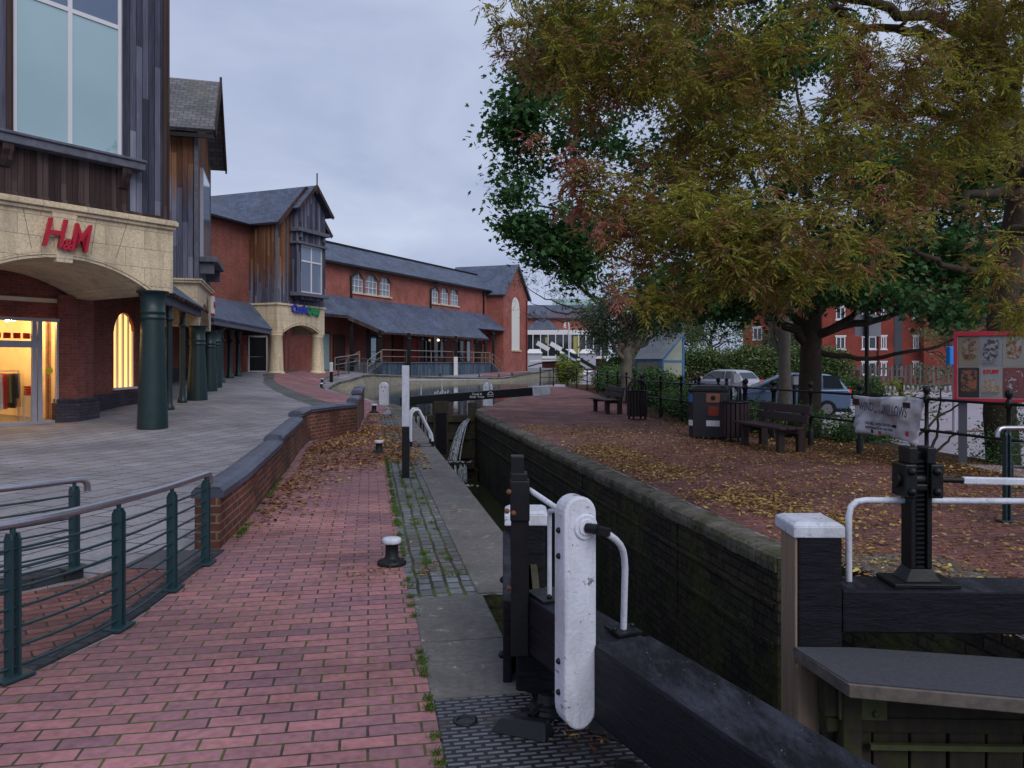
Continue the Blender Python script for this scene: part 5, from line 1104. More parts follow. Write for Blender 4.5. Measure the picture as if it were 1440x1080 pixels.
for h in holes:
    mb = MB(); zf_ = h[2]; mid = (h[0]+h[1])/2
    for a_ in np.linspace(h[0]+.05, h[1]-.05, 4): mb.obox(FO, uf, a_-.035, a_+.035, .10, .16, h[2], h[3]-(.5 if a_ in (h[0]+.05, h[1]-.05) else .05))
    for z_ in (h[2]+.04, h[2]+.55, h[2]+1.1): mb.obox(FO, uf, h[0], h[1], .102, .158, z_-.035, z_+.035)
    wo = mb.build('window', M['trim'], fbld)
    MB().obox(FO, uf, h[0], h[1], .17, .19, h[2], h[3]).build('pane', M['glass_sky'], wo)
    MB().obox(FO, uf, h[0]-.1, h[1]+.1, -.12, .1, h[2]-.13, h[2]).build('sill', M['stone'], wo)
    mb = MB(); w_ = (h[1]-h[0])/2; r_ = .62; Rr = (w_*w_+r_*r_)/(2*r_) if r_ < w_ else w_; zc = h[3]-Rr; th0 = math.asin(min(1, w_/Rr))
    for k in range(12):
        t0 = -th0+2*th0*k/12; t1 = -th0+2*th0*(k+1)/12; p = lambda t_, r2, b2: F3(FO, uf, mid+(Rr+r2)*math.sin(t_), b2, zc+(Rr+r2)*math.cos(t_))
        mb.hexa([p(t0,0,-.03), p(t1,0,-.03), p(t1,0,.1), p(t0,0,.1), p(t0,.3,-.03), p(t1,.3,-.03), p(t1,.3,.1), p(t0,.3,.1)])
    mb.build('arch_head', brickm('arch_brick', (.30,.13,.09), (.25,.10,.075), (.25,.15,.11)) if 'arch_brick' not in M else M['arch_brick'], wo)
    if 'arch_brick' not in M: M['arch_brick'] = bpy.data.materials['arch_brick']
MB().plate([F3(F0, uf, -8, -.5, 9.62), F3(F0, uf, 28.9, -.5, 9.62), F3(F0, uf, 31.5, 2.6, 11.7), F3(F0, uf, -8, 2.6, 11.7)], .14).build('roof', M['slate_old'] if False else M['slate'], fbld)
mb = MB(); mb.beam(F3(F0, uf, -8, 2.6, 11.74), F3(F0, uf, 31.5, 2.6, 11.74), .3, .14); mb.beam(F3(F0, uf, -8, -.55, 9.5), F3(F0, uf, 28.8, -.55, 9.5), .16, .16); mb.build('gutter', M['black'], fbld)
for px in (492.5, 604.5):
    w = wpix(px); mb = MB(); mb.tube([F3(F0, uf, w+.7, -.5, 9.45), F3(F0, uf, w+.35, -.25, 8.9), F3(F0, uf, w, -.12, 8.7), F3(F0, uf, w, -.12, 6.9)], .09, 8); mb.build('drain_pipe', M['black'], fbld)
mb = MB(); w = wpix(679); mb.tube([F3(F0, uf, w, -.12, 9.4), F3(F0, uf, w, -.12, 7)], .09, 8); mb.build('drain_pipe', M['black'], fbld)
# big lean-to canopy: shallow part, deep part, shallow part
z_at = lambda off: 7.0-.83*off
wA, wB, wC = wpix(458)-6, wpix(521), wpix(677)
def cpl(mb, pts): return mb.plate([F3(F0, uf, a_, -b_, z_at(b_)) for a_, b_ in pts], .12)
a1 = wpix(524)+1.0; deepL = 3.0; deepR = 21.7
cpo = MB(); cpl(cpo, [(wA, 2.05), (.2, 2.05), (deepL, 3.5), (deepR, 3.5), (deepR, 2.2), (28.5, 2.2), (28.5, 0), (wA, 0)])
cp = thing('long_canopy', 'long slate lean-to canopy on dark posts along the far brick building', 'canopy', (*fr(F0, uf, 10, -2), .6))
cpo.build('slates', M['slate'], cp)
mb = MB(); mb.beam(F3(F0, uf, deepL, -3.45, 4.0), F3(F0, uf, deepR, -3.45, 4.0), .14, .14); mb.beam(F3(F0, uf, wA, -2.05, 5.15), F3(F0, uf, .2, -2.05, 5.15), .14, .16); mb.beam(F3(F0, uf, .2, -2.0, 5.12), F3(F0, uf, deepL, -3.45, 4.0), .16, .3); mb.build('eaves_board', M['wood_dark'], cp)
posts = [(495, 2.0, .75, 5.1), (518, 2.0, .8, 5.1), (534, 3.3, .8, 4.1), (575, 4.1, .55, 4.0), (593, 3.3, 1.6, 4.05), (625, 3.3, 1.6, 4.05), (641, 4.1, .55, 4.0), (669, 3.3, 1.6, 4.05), (682, 3.3, 1.6, 4.05), (693.5, 2.1, .7, 5.1)]
for px, off, z0, z1 in posts:
    r = (px-720)/FPX; n_ = (-uf[1], uf[0]); bx, by = F0[0]+uf[1]*off, F0[1]-uf[0]*off
    w = (r*by-bx)/(uf[0]-r*uf[1]); x, y = bx+uf[0]*w, by+uf[1]*w
    if off > 4: x += .0
    mb = MB(); mb.box(x-.14, x+.14, y-.14, y+.14, z0-.2, z1+.1); mb.lathe([(.16, 0), (.24, .05), (.24, .12), (.16, .2)], (x, y, z1-.5), 8); po = mb.build('post', M['black'], cp)
    if px == 641: MB().box(x-.17, x+.17, y-.17, y+.17, zf(x, y), zf(x, y)+1.7).build('white_base', M['trim'], po)
# ground floor behind the canopy
dred = simple('dim_red_wall', (.16,.03,.028), .8, .2, .3, 1.2); 
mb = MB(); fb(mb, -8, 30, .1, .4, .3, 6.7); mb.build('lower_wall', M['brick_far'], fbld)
for i, (pa, pb, z0, z1, mm) in enumerate([(446, 463, 1.1, 3.9, M['glass_teal']), (521, 529, 1.6, 3.9, M['glass_teal']), (553, 566, 1.7, 4.2, dred), (578, 586, 1.8, 3.9, simple('shop_red', (.35,.01,.02), .5)), (598, 606, 1.8, 4.0, M['glass_dark']), (610, 616, 1.8, 4.2, M['glass_dark']), (619, 623, 2.2, 4.0, M['trim']), (646, 652, 1.8, 3.9, M['glass_dark']), (656, 661, 1.8, 3.9, M['glass_sky']), (672, 677, 1.8, 3.9, M['glass_dark']), (470, 484, 1.2, 3.8, simple('dark_door', (.05,.02,.02), .5))]):
    w0, w1 = wpix(pa), wpix(pb); mb = MB(); fb(mb, w0, w1, -.02, .1, z0, z1); pn = mb.build('shop_window', mm, fbld)
    mb = MB(); fb(mb, w0-.1, w0, -.06, .1, z0, z1+.1); fb(mb, w1, w1+.1, -.06, .1, z0, z1+.1); fb(mb, w0, w1, -.06, .1, z1, z1+.12); mb.build('frame', simple('frame_brown', (.07,.03,.025), .6) if i == 0 else bpy.data.materials['frame_brown'], pn)
mb = MB(); w = wpix(610); mb.sphere(F3(F0, uf, w, -.5, 3.85), .12, 6); o = mb.build('wall_lamp', emit('wall_lamp_glow', (1, .7, .35), 2.5), fbld)
# timber terrace
te = thing('timber_terrace', 'curved blue grey timber terrace with railings in front of the far building', 'terrace', (-8, 66, .5))
tp = [fr(F0, uf, a_, -3.7) for a_ in (2.4, 6, 10, 14, 18, 20.5)]+[fr(F0, uf, 22.5, -3.3), fr(F0, uf, 24.0, -2.4), fr(F0, uf, 24.6, -1.2)]
inner = [fr(F0, uf, 24.6, -.05), fr(F0, uf, 2.4, -.05)]
MB().prism(tp+inner, .2, 1.62).build('timber_wall', plankm('blue_boards', [(.3, (.03,.045,.07)), (.6, (.06,.09,.13)), (.9, (.13,.17,.22))], .2), te)
MB().prism([(x+.05, y-.08) for x, y in tp]+inner, 1.62, 1.70).build('deck_edge', M['beamwood'], te)
trail = simple('bronze_rail', (.24,.20,.165), .5, .4, .2)
def rail(t, pts, zz, h=1.05, m=trail, mids=(.5,), r=.04, post=True, pr=.035, label='handrail'):
    mb = MB(); P3 = [Vector((x, y, z_)) for (x, y), z_ in zip(pts, zz)]
    mb.tube([p+Vector((0,0,h)) for p in P3], r, 6)
    for f in mids: mb.tube([p+Vector((0,0,h*f)) for p in P3], r*.7, 5)
    mb.build(label, m, t)
    for p in P3 if post else []:
        MB().tube([p-Vector((0,0,.1)), p+Vector((0,0,h))], pr, 6).build('railing_post', m, t)
rs = resample(tp, 2.2); rail(te, rs, [1.62]*len(rs))
# stairs at both ends
def steps(t, p, q, w, n, z0, z1):
    mb = MB(); d = Vector(q)-Vector(p); L_ = d.length; u_ = (d.x/L_, d.y/L_)
    for k in range(n): mb.obox(p, u_, L_*k/n, L_, -w/2, w/2, z0, z0+(z1-z0)*(k+1)/n)
    mb.build('steps', M['beamwood'], t)
    for s_ in (-w/2, w/2):
        a_, b_ = fr(p, u_, 0, s_), fr(p, u_, L_, s_); rail(t, [a_, b_], [z0, z1], .95)
steps(te, fr(F0, uf, .6, -2.6), fr(F0, uf, 2.4, -2.6), 2.0, 5, .85, 1.62)
steps(te, fr(F0, uf, 26.6, -2.0), fr(F0, uf, 24.2, -2.0), 1.3, 7, .6, 1.65)
# ramp with railings left of the terrace
rp = [at(471, 511, 57), at(490, 511, 58.5), at(505, 511, 60)]; rp = [(p.x, p.y) for p in rp]
rail(te, rp, [1.0, 1.15, 1.3], 1.0)
t = thing('low_railing', 'thin teal railing curving along the rim of the pond before the terrace', 'railing', (-12.6, 52, .6))
rp = [(-11.3, 51.8), (-10.9, 53.2), (-10.4, 56), (-10.1, 59), (-9.7, 62)]; rail(t, rp, [zf(*p) for p in rp], 1.05, M['green_rail'], (.5,), .03)
# --- gabled brick tower at the end
G0 = (-.93, 87); G1 = (1.86, 94.6); ug_ = un(G1[0]-G0[0], G1[1]-G0[1]); LG = 8.1
gt = thing('gabled_tower', 'red brick gabled end tower with a tall white blind arch beyond the pond', 'building', (*G0, .6))
def gb2(mb, a0, a1, b0, b1, z0, z1): return mb.obox(G0, ug_, a0, a1, b0, b1, z0, z1)
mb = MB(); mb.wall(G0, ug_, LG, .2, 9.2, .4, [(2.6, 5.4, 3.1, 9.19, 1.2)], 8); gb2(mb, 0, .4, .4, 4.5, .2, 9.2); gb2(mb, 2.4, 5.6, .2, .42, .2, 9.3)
mb.plate([F3(G0, ug_, 0, 0, 9.2), F3(G0, ug_, LG, 0, 9.2), F3(G0, ug_, LG/2, 0, 12.7)], .4); mb.build('wall', M['brick_far'], gt)
MB().wall(fr(G0, ug_, 2.6, .06), ug_, 2.8, 3.12, 9.18, .1).build('blind_arch', simple('pale_render', (.66,.66,.6), .7, .2, .06), gt)
mb = MB(); gb2(mb, 2.4, 5.6, -.12, .1, 2.95, 3.12); mb.build('sill', M['stone'], gt)
roof(G0, ug_, -.4, LG+.4, LG/2, 9.0, 12.75, -.3, 7.5, .14).build('roof', M['slate'], gt)
mb = MB()
for a_ in (-.4, LG+.4): mb.beam(F3(G0, ug_, a_, -.3, 9.0), F3(G0, ug_, LG/2, -.3, 12.82), .1, .25)
mb.build('bargeboard', M['beamwood'], gt)
mb = MB(); mb.tube([F3(G0, ug_, LG-.6, -.1, .6), F3(G0, ug_, LG-.6, -.1, 9)], .09, 6); mb.build('drain_pipe', dred, gt)
# --- buildings behind, to the right of the tower
bk = thing('brick_building', 'distant brick building with slate roof and glazed arcade right of the gabled tower', 'building', (6, 120, .9))
def A2(px, py, d): return at(px, py, d)
mb = MB(); mb.box(1, 14.5, 122, 122.4, .5, 9.0); mb.build('wall', M['brick_far'], bk)
MB().plate([(1, 121.4, 8.6), (15, 121.4, 8.6), (15, 127, 10.9), (1, 127, 10.9)], .15).build('roof', M['slate'], bk)
MB().box(6.5, 15, 127.5, 128, 10.6, 11.9).build('roof_light', simple('mint_panels', (.35,.52,.50), .5), bk)
mb = MB(); mb.plate([(2.0, 121.2, 6.8), (7.2, 121.2, 6.8), (4.8, 121.8, 9.0)], .3); mb.build('porch_gable', M['slate'], bk)
mb = MB(); mb.box(2, 14.5, 119.0, 121.9, 5.9, 6.6); mb.box(2, 14.5, 119, 121.9, 2.3, 2.7)
for k in range(12): x = 2+1.13*k; mb.box(x-.06, x+.06, 119.0, 119.15, 2.7, 5.9)
mb.build('arcade_frame', M['trim'], bk)
mb = MB(); mb.box(2, 14.5, 119.3, 119.35, 2.7, 5.9); mb.build('arcade_glass', M['glass_dark'], bk)
mb = MB(); mb.box(9.2, 10.2, 119.22, 119.28, 3.0, 5.7); mb.box(5.0, 5.3, 119.22, 119.28, 4.6, 5.5); mb.build('lit_panel', emit('dim_lamp_glow', (.30, .27, .09), .08), bk)
mb = MB(); mb.plate([(9.5, 100, .9), (13.5, 100, .9), (13.5, 100.3, 2.2), (9.5, 100.3, 2.2)], .2); 
fb_ = thing('footbridge', 'black and white lift footbridge over the canal behind the hedge', 'bridge', (5, 100, 1))
mb = MB(); mb.beam((2.2, 100, 1.9), (8.5, 100, 2.1), 1.6, .22); mb.build('deck', M['trim'], fb_)
mb = MB(); mb.tube([(2.0, 99.5, 1.2), (3.4, 99.5, 1.6), (5.2, 99.5, 1.75), (7.0, 99.5, 1.65)], .09, 6); mb.beam((4.3, 98.9, 3.6), (9.0, 98.9, .9), .4, .45); mb.beam((6.0, 101.5, 3.6), (10.6, 101.5, 1.0), .4, .45); mb.build('lift_beam', M['black'], fb_)
MB().beam((3.1, 98.9, 4.15), (4.6, 98.9, 3.3), .6, .55).build('counterweight', M['trim'], fb_); MB().beam((4.9, 101.5, 4.15), (6.3, 101.5, 3.35), .6, .55).build('counterweight', M['trim'], fb_)
for i, (x, lb) in enumerate(((1.9, 'white low roofed stall farthest left behind the hedge'), (6.6, 'white low roofed stall in the middle behind the hedge'), (9.4, 'white low roofed stall at the right behind the hedge'))):
    t = thing('market_stall', lb, 'stall', (x, 112, .9), 'white stalls behind the hedge')
    MB().hexa([(x,111,3.0),(x+2.4,111,3.0),(x+2.4,113,3.0),(x,113,3.0),(x+.5,111.5,3.6),(x+1.9,111.5,3.6),(x+1.9,112.5,3.6),(x+.5,112.5,3.6)]).build('roof', M['trim'], t)
    MB().box(x+.1, x+2.3, 111.2, 112.8, .9, 2.9).build('counter', M['greysteel'] if i != 1 else simple('tent_blue', (.12,.28,.5)), t)
t = thing('street_lamp', 'slim white street lamp with hanging lantern in front of the glazed arcade', 'street lamp', (-2.25, 90, .7))
lx, ly = (800-720)*80/FPX, 80
t.location = (lx, ly, .5); ORI[t.name] = Vector((lx, ly, .5))
mb = MB(); mb.tube([(lx, ly, .3), (lx, ly, 5.4), (lx-.05, ly, 5.7), (lx-.2, ly, 5.8), (lx-.38, ly, 5.7), (lx-.42, ly, 5.5)], .07, 8); mb.build('pole', M['trim'], t)
MB().lathe([(.06, .25), (.12, .1), (.16, -.12), (.1, -.2)], (lx-.42, ly, 5.3), 10).build('lantern', M['trim'], t)
# ================================================================ RIGHT BANK: RAILING, BENCHES, BINS
TR = 8.45
rp = []
for px in (1560, 1419, 1303, 1209, 1140, 1088, 1049, 1010, 983, 958, 929, 902):
    r = (px-720)/FPX; Y = TR/(UY*r-UX); rp.append((r*Y, Y))
rp += [(4.45, 27), (4.48, 29), (4.5, 31.3), (4.5, 34), (4.5, 37.5), (4.4, 41), (4.2, 44.5), (3.9, 48), (3.6, 51.5), (2.7, 52), (1.85, 52)]
rl = thing('iron_railing', 'long black iron railing with ball topped posts along the leafy bank beneath the trees', 'railing', (*rp[3], 0))
for i, (x, y) in enumerate(rp):
    z0 = min(0, zf(x-.5, y)) if y < 27 else zf(x-.4, y)
    big = 1.5 if i == 5 else 1
    MB().lathe([(.055*big, -.25), (.055*big, .28), (.045*big, .30), (.032*big, .33), (.030*big, .52), (.045*big, .54), (.045*big, .60), (.030*big, .62), (.029*big, .98), (.046*big, 1.0), (.046*big, 1.09), (.028*big, 1.11), (.028, 1.13), (.05*big, 1.16), (.056*big, 1.195), (.045*big, 1.235), (.015, 1.25)], (x, y, z0), 12).build('railing_post', M['black'], rl)
for h in (.57, 1.05):
    MB().tube([(x, y, (min(0, zf(x-.5, y)) if y < 27 else zf(x-.4, y))+h) for x, y in rp], .021, 8).build('railing_bar', M['black'], rl)
# second short length of railing in the shrubs
rp2 = [(5.9, 25.2), (5.3, 23.0), (5.55, 20.6), (5.45, 18.7)]
t = thing('iron_railing', 'short inner length of black iron railing among the shrubs behind the bins', 'railing', (*rp2[1], 0))
for x, y in rp2: MB().lathe([(.05, -.2), (.035, .3), (.03, 1.0), (.045, 1.02), (.045, 1.1), (.028, 1.13), (.055, 1.19), (.015, 1.25)], (x, y, -.02), 10).build('railing_post', M['black'], t)
for h in (.57, 1.05): MB().tube([(x, y, h-.02) for x, y in rp2], .02, 6).build('railing_bar', M['black'], t)
# benches (local: x along the bench, -y is the sitting side)
bn = thing('park_bench', 'x', 'bench', (0,0,0), 'dark plank benches facing the lock')
for x in (-.68, .68):
    mb = MB(); mb.box(x-.055, x+.055, .02, .16, 0, .44); mb.add([(x-.055,.06,.40),(x+.055,.06,.40),(x+.055,.16,.40),(x-.055,.16,.40),(x-.055,.17,.84),(x+.055,.17,.84),(x+.055,.24,.84),(x-.055,.24,.84)], [(0,3,2,1),(4,5,6,7),(0,1,5,4),(1,2,6,5),(2,3,7,6),(3,0,4,7)])
    mb.box(x-.055, x+.055, -.36, -.24, 0, .40); mb.box(x-.05, x+.05, -.38, .10, .34, .42); mb.build('leg', M['benchwood'], bn, bevel=.008)
for i in range(3): MB().box(-.92, .92, -.44+.16*i, -.295+.16*i, .42, .465).build('seat_plank', M['benchwood'], bn, bevel=.01)
for z0, z1 in ((.53, .67), (.695, .84)):
    y0 = .035+(z0-.4)*.25; y1 = .035+(z1-.4)*.25
    MB().hexa([(-.92,y0-.01,z0),(.92,y0-.01,z0),(.92,y0+.035,z0),(-.92,y0+.035,z0),(-.92,y1-.01,z1),(.92,y1-.01,z1),(.92,y1+.035,z1),(-.92,y1+.035,z1)]).build('back_plank', M['benchwood'], bn, bevel=.01)
az = math.atan2(UY, UX)                                   # along the canal; sitting side must face -t
for i, (s_, t_, lb) in enumerate(((13.75, 7.48, 'nearer dark plank bench beside the bins under the big tree'), (24.6, 7.62, 'farther dark plank bench beside a lone slatted bin'))):
    place(bn, i, (*P(s_, t_), .01), az-math.pi, lb)
# slatted bins with hoops
sbn = thing('slatted_bin', 'x', 'litter bin', (0,0,0), 'dark slatted bins with twin hoops')
mb = MB()
for k in range(20):
    t_ = 2*math.pi*k/20; c_, s_ = math.cos(t_), math.sin(t_); q = lambda r, u, z: (c_*r-s_*u, s_*r+c_*u, z)
    mb.hexa([q(.27,-.034,.12), q(.27,.034,.12), q(.29,.034,.12), q(.29,-.034,.12), q(.27,-.034,.80), q(.27,.034,.80), q(.29,.034,.80), q(.29,-.034,.80)])
mb.build('slat', M['benchwood'], sbn)
mb = MB(); mb.lathe([(.26, .1), (.265, .8), (.30, .8), (.30, .83), (.24, .83), (.24, .5)], (0,0,0), 20)
for k in range(4): t_ = k*math.pi/2+.4; mb.beam((.25*math.cos(t_), .25*math.sin(t_), 0), (.25*math.cos(t_), .25*math.sin(t_), .2), .04, .04)
mb.build('liner', M['black'], sbn)
for y in (-.09, .09):
    MB().tube([(-.26, y, .8)]+[(-.26*math.cos(t_), y, .86+.26*math.sin(t_)) for t_ in np.linspace(0, math.pi, 14)]+[(.26, y, .8)], .024, 8).build('hoop', M['black'], sbn)
for i, (px, Y, lb) in enumerate(((896, 22.7, 'slatted bin standing alone beside the farther bench'), (1014, 17.1, 'slatted bin squeezed directly behind the recycling bin'), (1033, 16.2, 'slatted bin between the recycling bin and the nearer bench'))):
    place(sbn, i, ((px-720)*Y/FPX, Y, .0), .3*i+.6, lb)
# recycling bin
x, y = (997-720)*17.0/FPX, 17.0
rb = thing('recycling_bin', 'large dark double recycling bin with orange and blue posting plates', 'recycling bin', (x, y, 0))
u_ = un(.93, -.36)
oc = [(-.40,-.16),(-.30,-.27),(.30,-.27),(.40,-.16),(.40,.24),(-.40,.24)]
def ocp(k): return [fr((x, y), u_, a_*k, b_*k) for a_, b_ in oc]
MB().prism(ocp(1), .03, 1.0).build('body', simple('bin_plastic', (.02,.02,.026), .5, .4, .2), rb, bevel=.02)
mb = MB(); mb.prism(ocp(1.04), 1.0, 1.05); p_ = ocp(1.02); q_ = ocp(.8); mb.add([(*v, 1.05) for v in p_]+[(*v, 1.13) for v in q_], [tuple(range(6))[::-1], tuple(range(6, 12))]+[(k, (k+1)%6, (k+1)%6+6, k+6) for k in range(6)]); mb.build('lid', M['black'], rb, bevel=.01)
def pl(a0, a1, z0, z1, off, mm, nm): return MB().obox((x, y), u_, a0, a1, -.27-off, -.26, z0, z1).build(nm, mm, rb)
org = simple('bin_orange', (.22,.085,.055), .5, .4, .1); 
pl(-.02, .26, .78, .97, .012, org, 'orange_plate'); pl(.02, .24, .50, .70, .012, simple('bin_red', (.20,.03,.02), .5), 'red_sticker')
o_ = MB().tube([(*fr((x, y), u_, .12, -.285), .875), (*fr((x, y), u_, .12, -.29), .875)], .05, 14).build('opening', M['black'], rb)
mb = MB(); mb.obox(fr((x, y), u_, -.40, -.16), un(u_[0]*.1+.07*1, -.07) if False else un(*(Vector(fr((x, y), u_, -.30, -.27))-Vector(fr((x, y), u_, -.40, -.16)))), .01, .13, -.012, 0, .78, .96); mb.build('blue_plate', simple('bin_blue', (.04,.13,.32), .5), rb)
mb = MB(); mb.obox(fr((x, y), u_, -.40, -.16), un(*(Vector(fr((x, y), u_, -.30, -.27))-Vector(fr((x, y), u_, -.40, -.16)))), .01, .14, -.012, 0, .28, .40); mb.build('white_band', M['trim'], rb); pl(-.02, .26, .28, .40, .01, M['trim'], 'white_band')
# banner tied to the railing
def onrail(px, dy=0): r = (px-720)/FPX; Y = (TR+dy)/(UY*r-UX); return Vector((r*Y, Y, 0))
bl = thing('cloth_banner', 'crumpled white banner with scrawled lettering tied to the black railing', 'banner', onrail(1247)+Vector((0,0,.8)))
nx, nzv = 26, 14; vs = []; A_ = onrail(1204, -.09); B_ = onrail(1292, -.09)
dn = Vector((-UY, UX, 0))
for j in range(nzv+1):
    for i in range(nx+1):
        u, v = i/nx, j/nzv; p = A_.lerp(B_, u)
        z_ = lerp(.37+.06*math.sin(u*3)-.05*u, 1.05-.02*math.sin(math.pi*u*2), v)
        w = .05*math.sin(u*9+v*3)+.035*math.sin(v*7+u*4)+.03*math.sin(u*21-v*5)+.05*mnoise.noise(Vector((u*9, v*6, 2)))+.02*mnoise.noise(Vector((u*22, v*15, 5)))
        vs.append(p+dn*w+Vector((0,0,z_)))
mb = MB(); mb.add(vs, [(j*(nx+1)+i, j*(nx+1)+i+1, (j+1)*(nx+1)+i+1, (j+1)*(nx+1)+i) for j in range(nzv) for i in range(nx)], True)
a = N('banner_cloth', .7, .3); c = a.mix(a.ramp(a.noise(3.2, 6), [(.5, 0), (.68, .75)]), (.52,.52,.58), (.17,.17,.16)); a.color(c); M['banner'] = a.m
cl_ = mb.build('cloth', M['banner'], bl); sm_ = cl_.modifiers.new('thickness', 'SOLIDIFY'); sm_.thickness = .004
ink = simple('banner_ink', (.09,.085,.11), .8); d_ = (B_-A_).normalized(); rz_ = math.atan2(d_.y, d_.x)
def btext(s_, u, z_, si, mm=ink, sx=1, sh=0, b=.002): 
    return text('lettering', s_, si, .0015, mm, A_.lerp(B_, u)+dn*.15+Vector((0,0,z_)), rz_, bl, shear=sh, bold=b, sx=sx)
btext('WIND', .31, .87, .20, sx=.72, sh=.12, b=.003); btext('IN THE', .52, .80, .075); btext('WILLOWS', .76, .83, .24, sx=.55, sh=.12, b=.003)
btext('THE MILL ARTS CENTRE', .50, .60, .062, sx=1.0); btext('PERFORMANCES IN THE OPEN', .52, .53, .055, sx=.95)
mb = MB()
def bq(mb, u0, u1, z0, z1): p = A_.lerp(B_, u0)+dn*.112; q = A_.lerp(B_, u1)+dn*.112; mb.hexa([(p.x,p.y,z0),(q.x,q.y,z0),(q.x+dn.x*.003,q.y+dn.y*.003,z0),(p.x+dn.x*.003,p.y+dn.y*.003,z0),(p.x,p.y,z1),(q.x,q.y,z1),(q.x+dn.x*.003,q.y+dn.y*.003,z1),(p.x+dn.x*.003,p.y+dn.y*.003,z1)])
for q_ in ((.04, .16, .88, .99), (.86, .97, .90, .99), (.36, .40, .44, .50)): mb = MB(); bq(mb, *q_); mb.build('dark_patch', simple('banner_dark', (.05,.03,.03)), bl)
mb = MB(); bq(mb, .48, .53, .43, .49); bq(mb, .90, .95, .46, .54); mb.build('red_logo', simple('banner_red', (.45,.06,.08)), bl)
# poster board
x0b, x1b, Yb = (1346-720)*12.5/FPX, (1452-720)*12.1/FPX, 12.5
pbd = thing('notice_board', 'red framed notice board full of posters on two grey legs', 'notice board', (7.5, 12.4, 0))
A_ = Vector((x0b, 12.6, 0)); B_ = Vector((x0b+1.20, 12.0, 0)); ub_ = un(B_.x-A_.x, B_.y-A_.y); Lb = (B_-A_).length
def pb(mb, a0, a1, b0, b1, z0, z1): return mb.obox(A_, ub_, a0, a1, b0, b1, z0, z1)
mb = MB(); pb(mb, 0, Lb, 0, .06, 2.03, 2.10); pb(mb, 0, Lb, 0, .06, 1.0, 1.05); pb(mb, 0, .05, 0, .06, 1.05, 2.03); pb(mb, Lb-.07, Lb, 0, .06, 1.05, 2.03); mb.build('frame', simple('board_red', (.36,.010,.03), .4, .5), pbd, bevel=.004)
mb = MB(); pb(mb, .05, Lb-.07, .035, .055, 1.05, 2.03); mb.build('backing', simple('board_backing', (.30,.30,.29)), pbd)
for a_ in (.13, Lb-.13): mb = MB(); pb(mb, a_-.06, a_+.06, .06, .14, -.1, 1.9); mb.build('leg', simple('leg_grey', (.075,.08,.10), .5), pbd)
pw = (Lb-.14)/4; rzb = math.atan2(ub_[1], ub_[0])
pcs = [(.36,.32,.26), (.42,.42,.46), (.45,.44,.42), (.30,.33,.45), (.05,.04,.045), (.46,.46,.48), (.30,.10,.10), (.28,.21,.13)]
blobs = [((.12,.03,.02), (.20,.10,.05), .07), ((.05,.05,.06), (.05,.05,.06), .075), ((.10,.07,.055), (.30,.13,.05), .06), ((.45,.30,.12), (.10,.25,.15), .06), ((.35,.08,.03), (.30,.12,.05), .06), ((.50,.45,.25), (.35,.15,.05), .05), ((.5,.52,.55), (.12,.02,.03), .07), ((.12,.07,.04), (.10,.06,.04), .07)]
for k in range(8):
    ci, ri = k % 4, k//4; a0 = .06+ci*pw; z1 = 2.025-ri*.49; z0 = z1-.47
    po = MB(); pb(po, a0+.008, a0+pw-.008, .028, .033, z0, z1); po = po.build('poster', simple('poster_paper', mul(pcs[k], .5), .6, .3, .12, 12), pbd)
    cA, cB, rr = blobs[k]; zc = (z0+z1)/2
    pm = N('poster_print_'+'abcdefgh'[k], .5, .4); base = pcs[k]
    base = mul(base, .5); pcol = pm.ramp(pm.noise(14+3*(k%3), 4, rough=.6), [(.36, mul(cA, .7)), (.47, mul(cB, .7)), (.54, base), (.68, mul(base, 1.2))]); pm.color(pcol)
    mx_ = (.16, .12, .14, .10, .05, .26, .06, .10)[k]
    sh_ = MB(); ww = pw/2-.012; pts_ = []
    for j in range(26):
        an = 2*math.pi*j/26; rr_ = 1+.28*mnoise.noise(Vector((k*5, math.cos(an)*1.6, math.sin(an)*1.6))) if k not in (0, 4, 7) else 1
        ca_, sa_ = math.cos(an), math.sin(an); sq = max(abs(ca_), abs(sa_)) if k in (4, 7) else max(abs(ca_), abs(sa_))**.45
        pts_.append((a0+pw/2+ww*.78*rr_*ca_/sq, zc+(.03 if k != 5 else -.05)+(.17 if k != 5 else .11)*rr_*sa_/sq))
    q0_ = [F3(A_, ub_, a_, .0255, z_) for a_, z_ in pts_]; q1_ = [F3(A_, ub_, a_, .028, z_) for a_, z_ in pts_]
    sh_.add(q0_+q1_, [tuple(range(26)), tuple(range(26, 52))[::-1]]+[((j+1)%26, j, j+26, (j+1)%26+26) for j in range(26)])
    sh_.build('picture', pm.m, po)
    if k in (1, 3, 5, 6): mb = MB(); [pb(mb, a0+.02, a0+pw*random.uniform(.5, .9), .0255, .0275, z0+.02+.02*j, z0+.028+.02*j) for j in range(4)]; mb.build('print', ink, po)
    if k == 5: text('lettering', 'STUFF', .085, .001, simple('poster_red', (.5,.02,.03)), A_+Vector((ub_[0], ub_[1], 0))*(a0+pw/2)+Vector((0,0,z1-.07))+Vector((ub_[1], -ub_[0], 0))*-.022, rzb, po, bold=.004, sx=.9)
    if k == 7: mb = MB(); pb(mb, a0+.03, a0+pw-.03, .0255, .0275, z1-.13, z1-.08); mb.build('print', ink, po)
mb = MB(); pb(mb, .04, Lb-.06, .018, .021, 1.05, 2.03); mb.build('glazing', M['clear'], pbd)
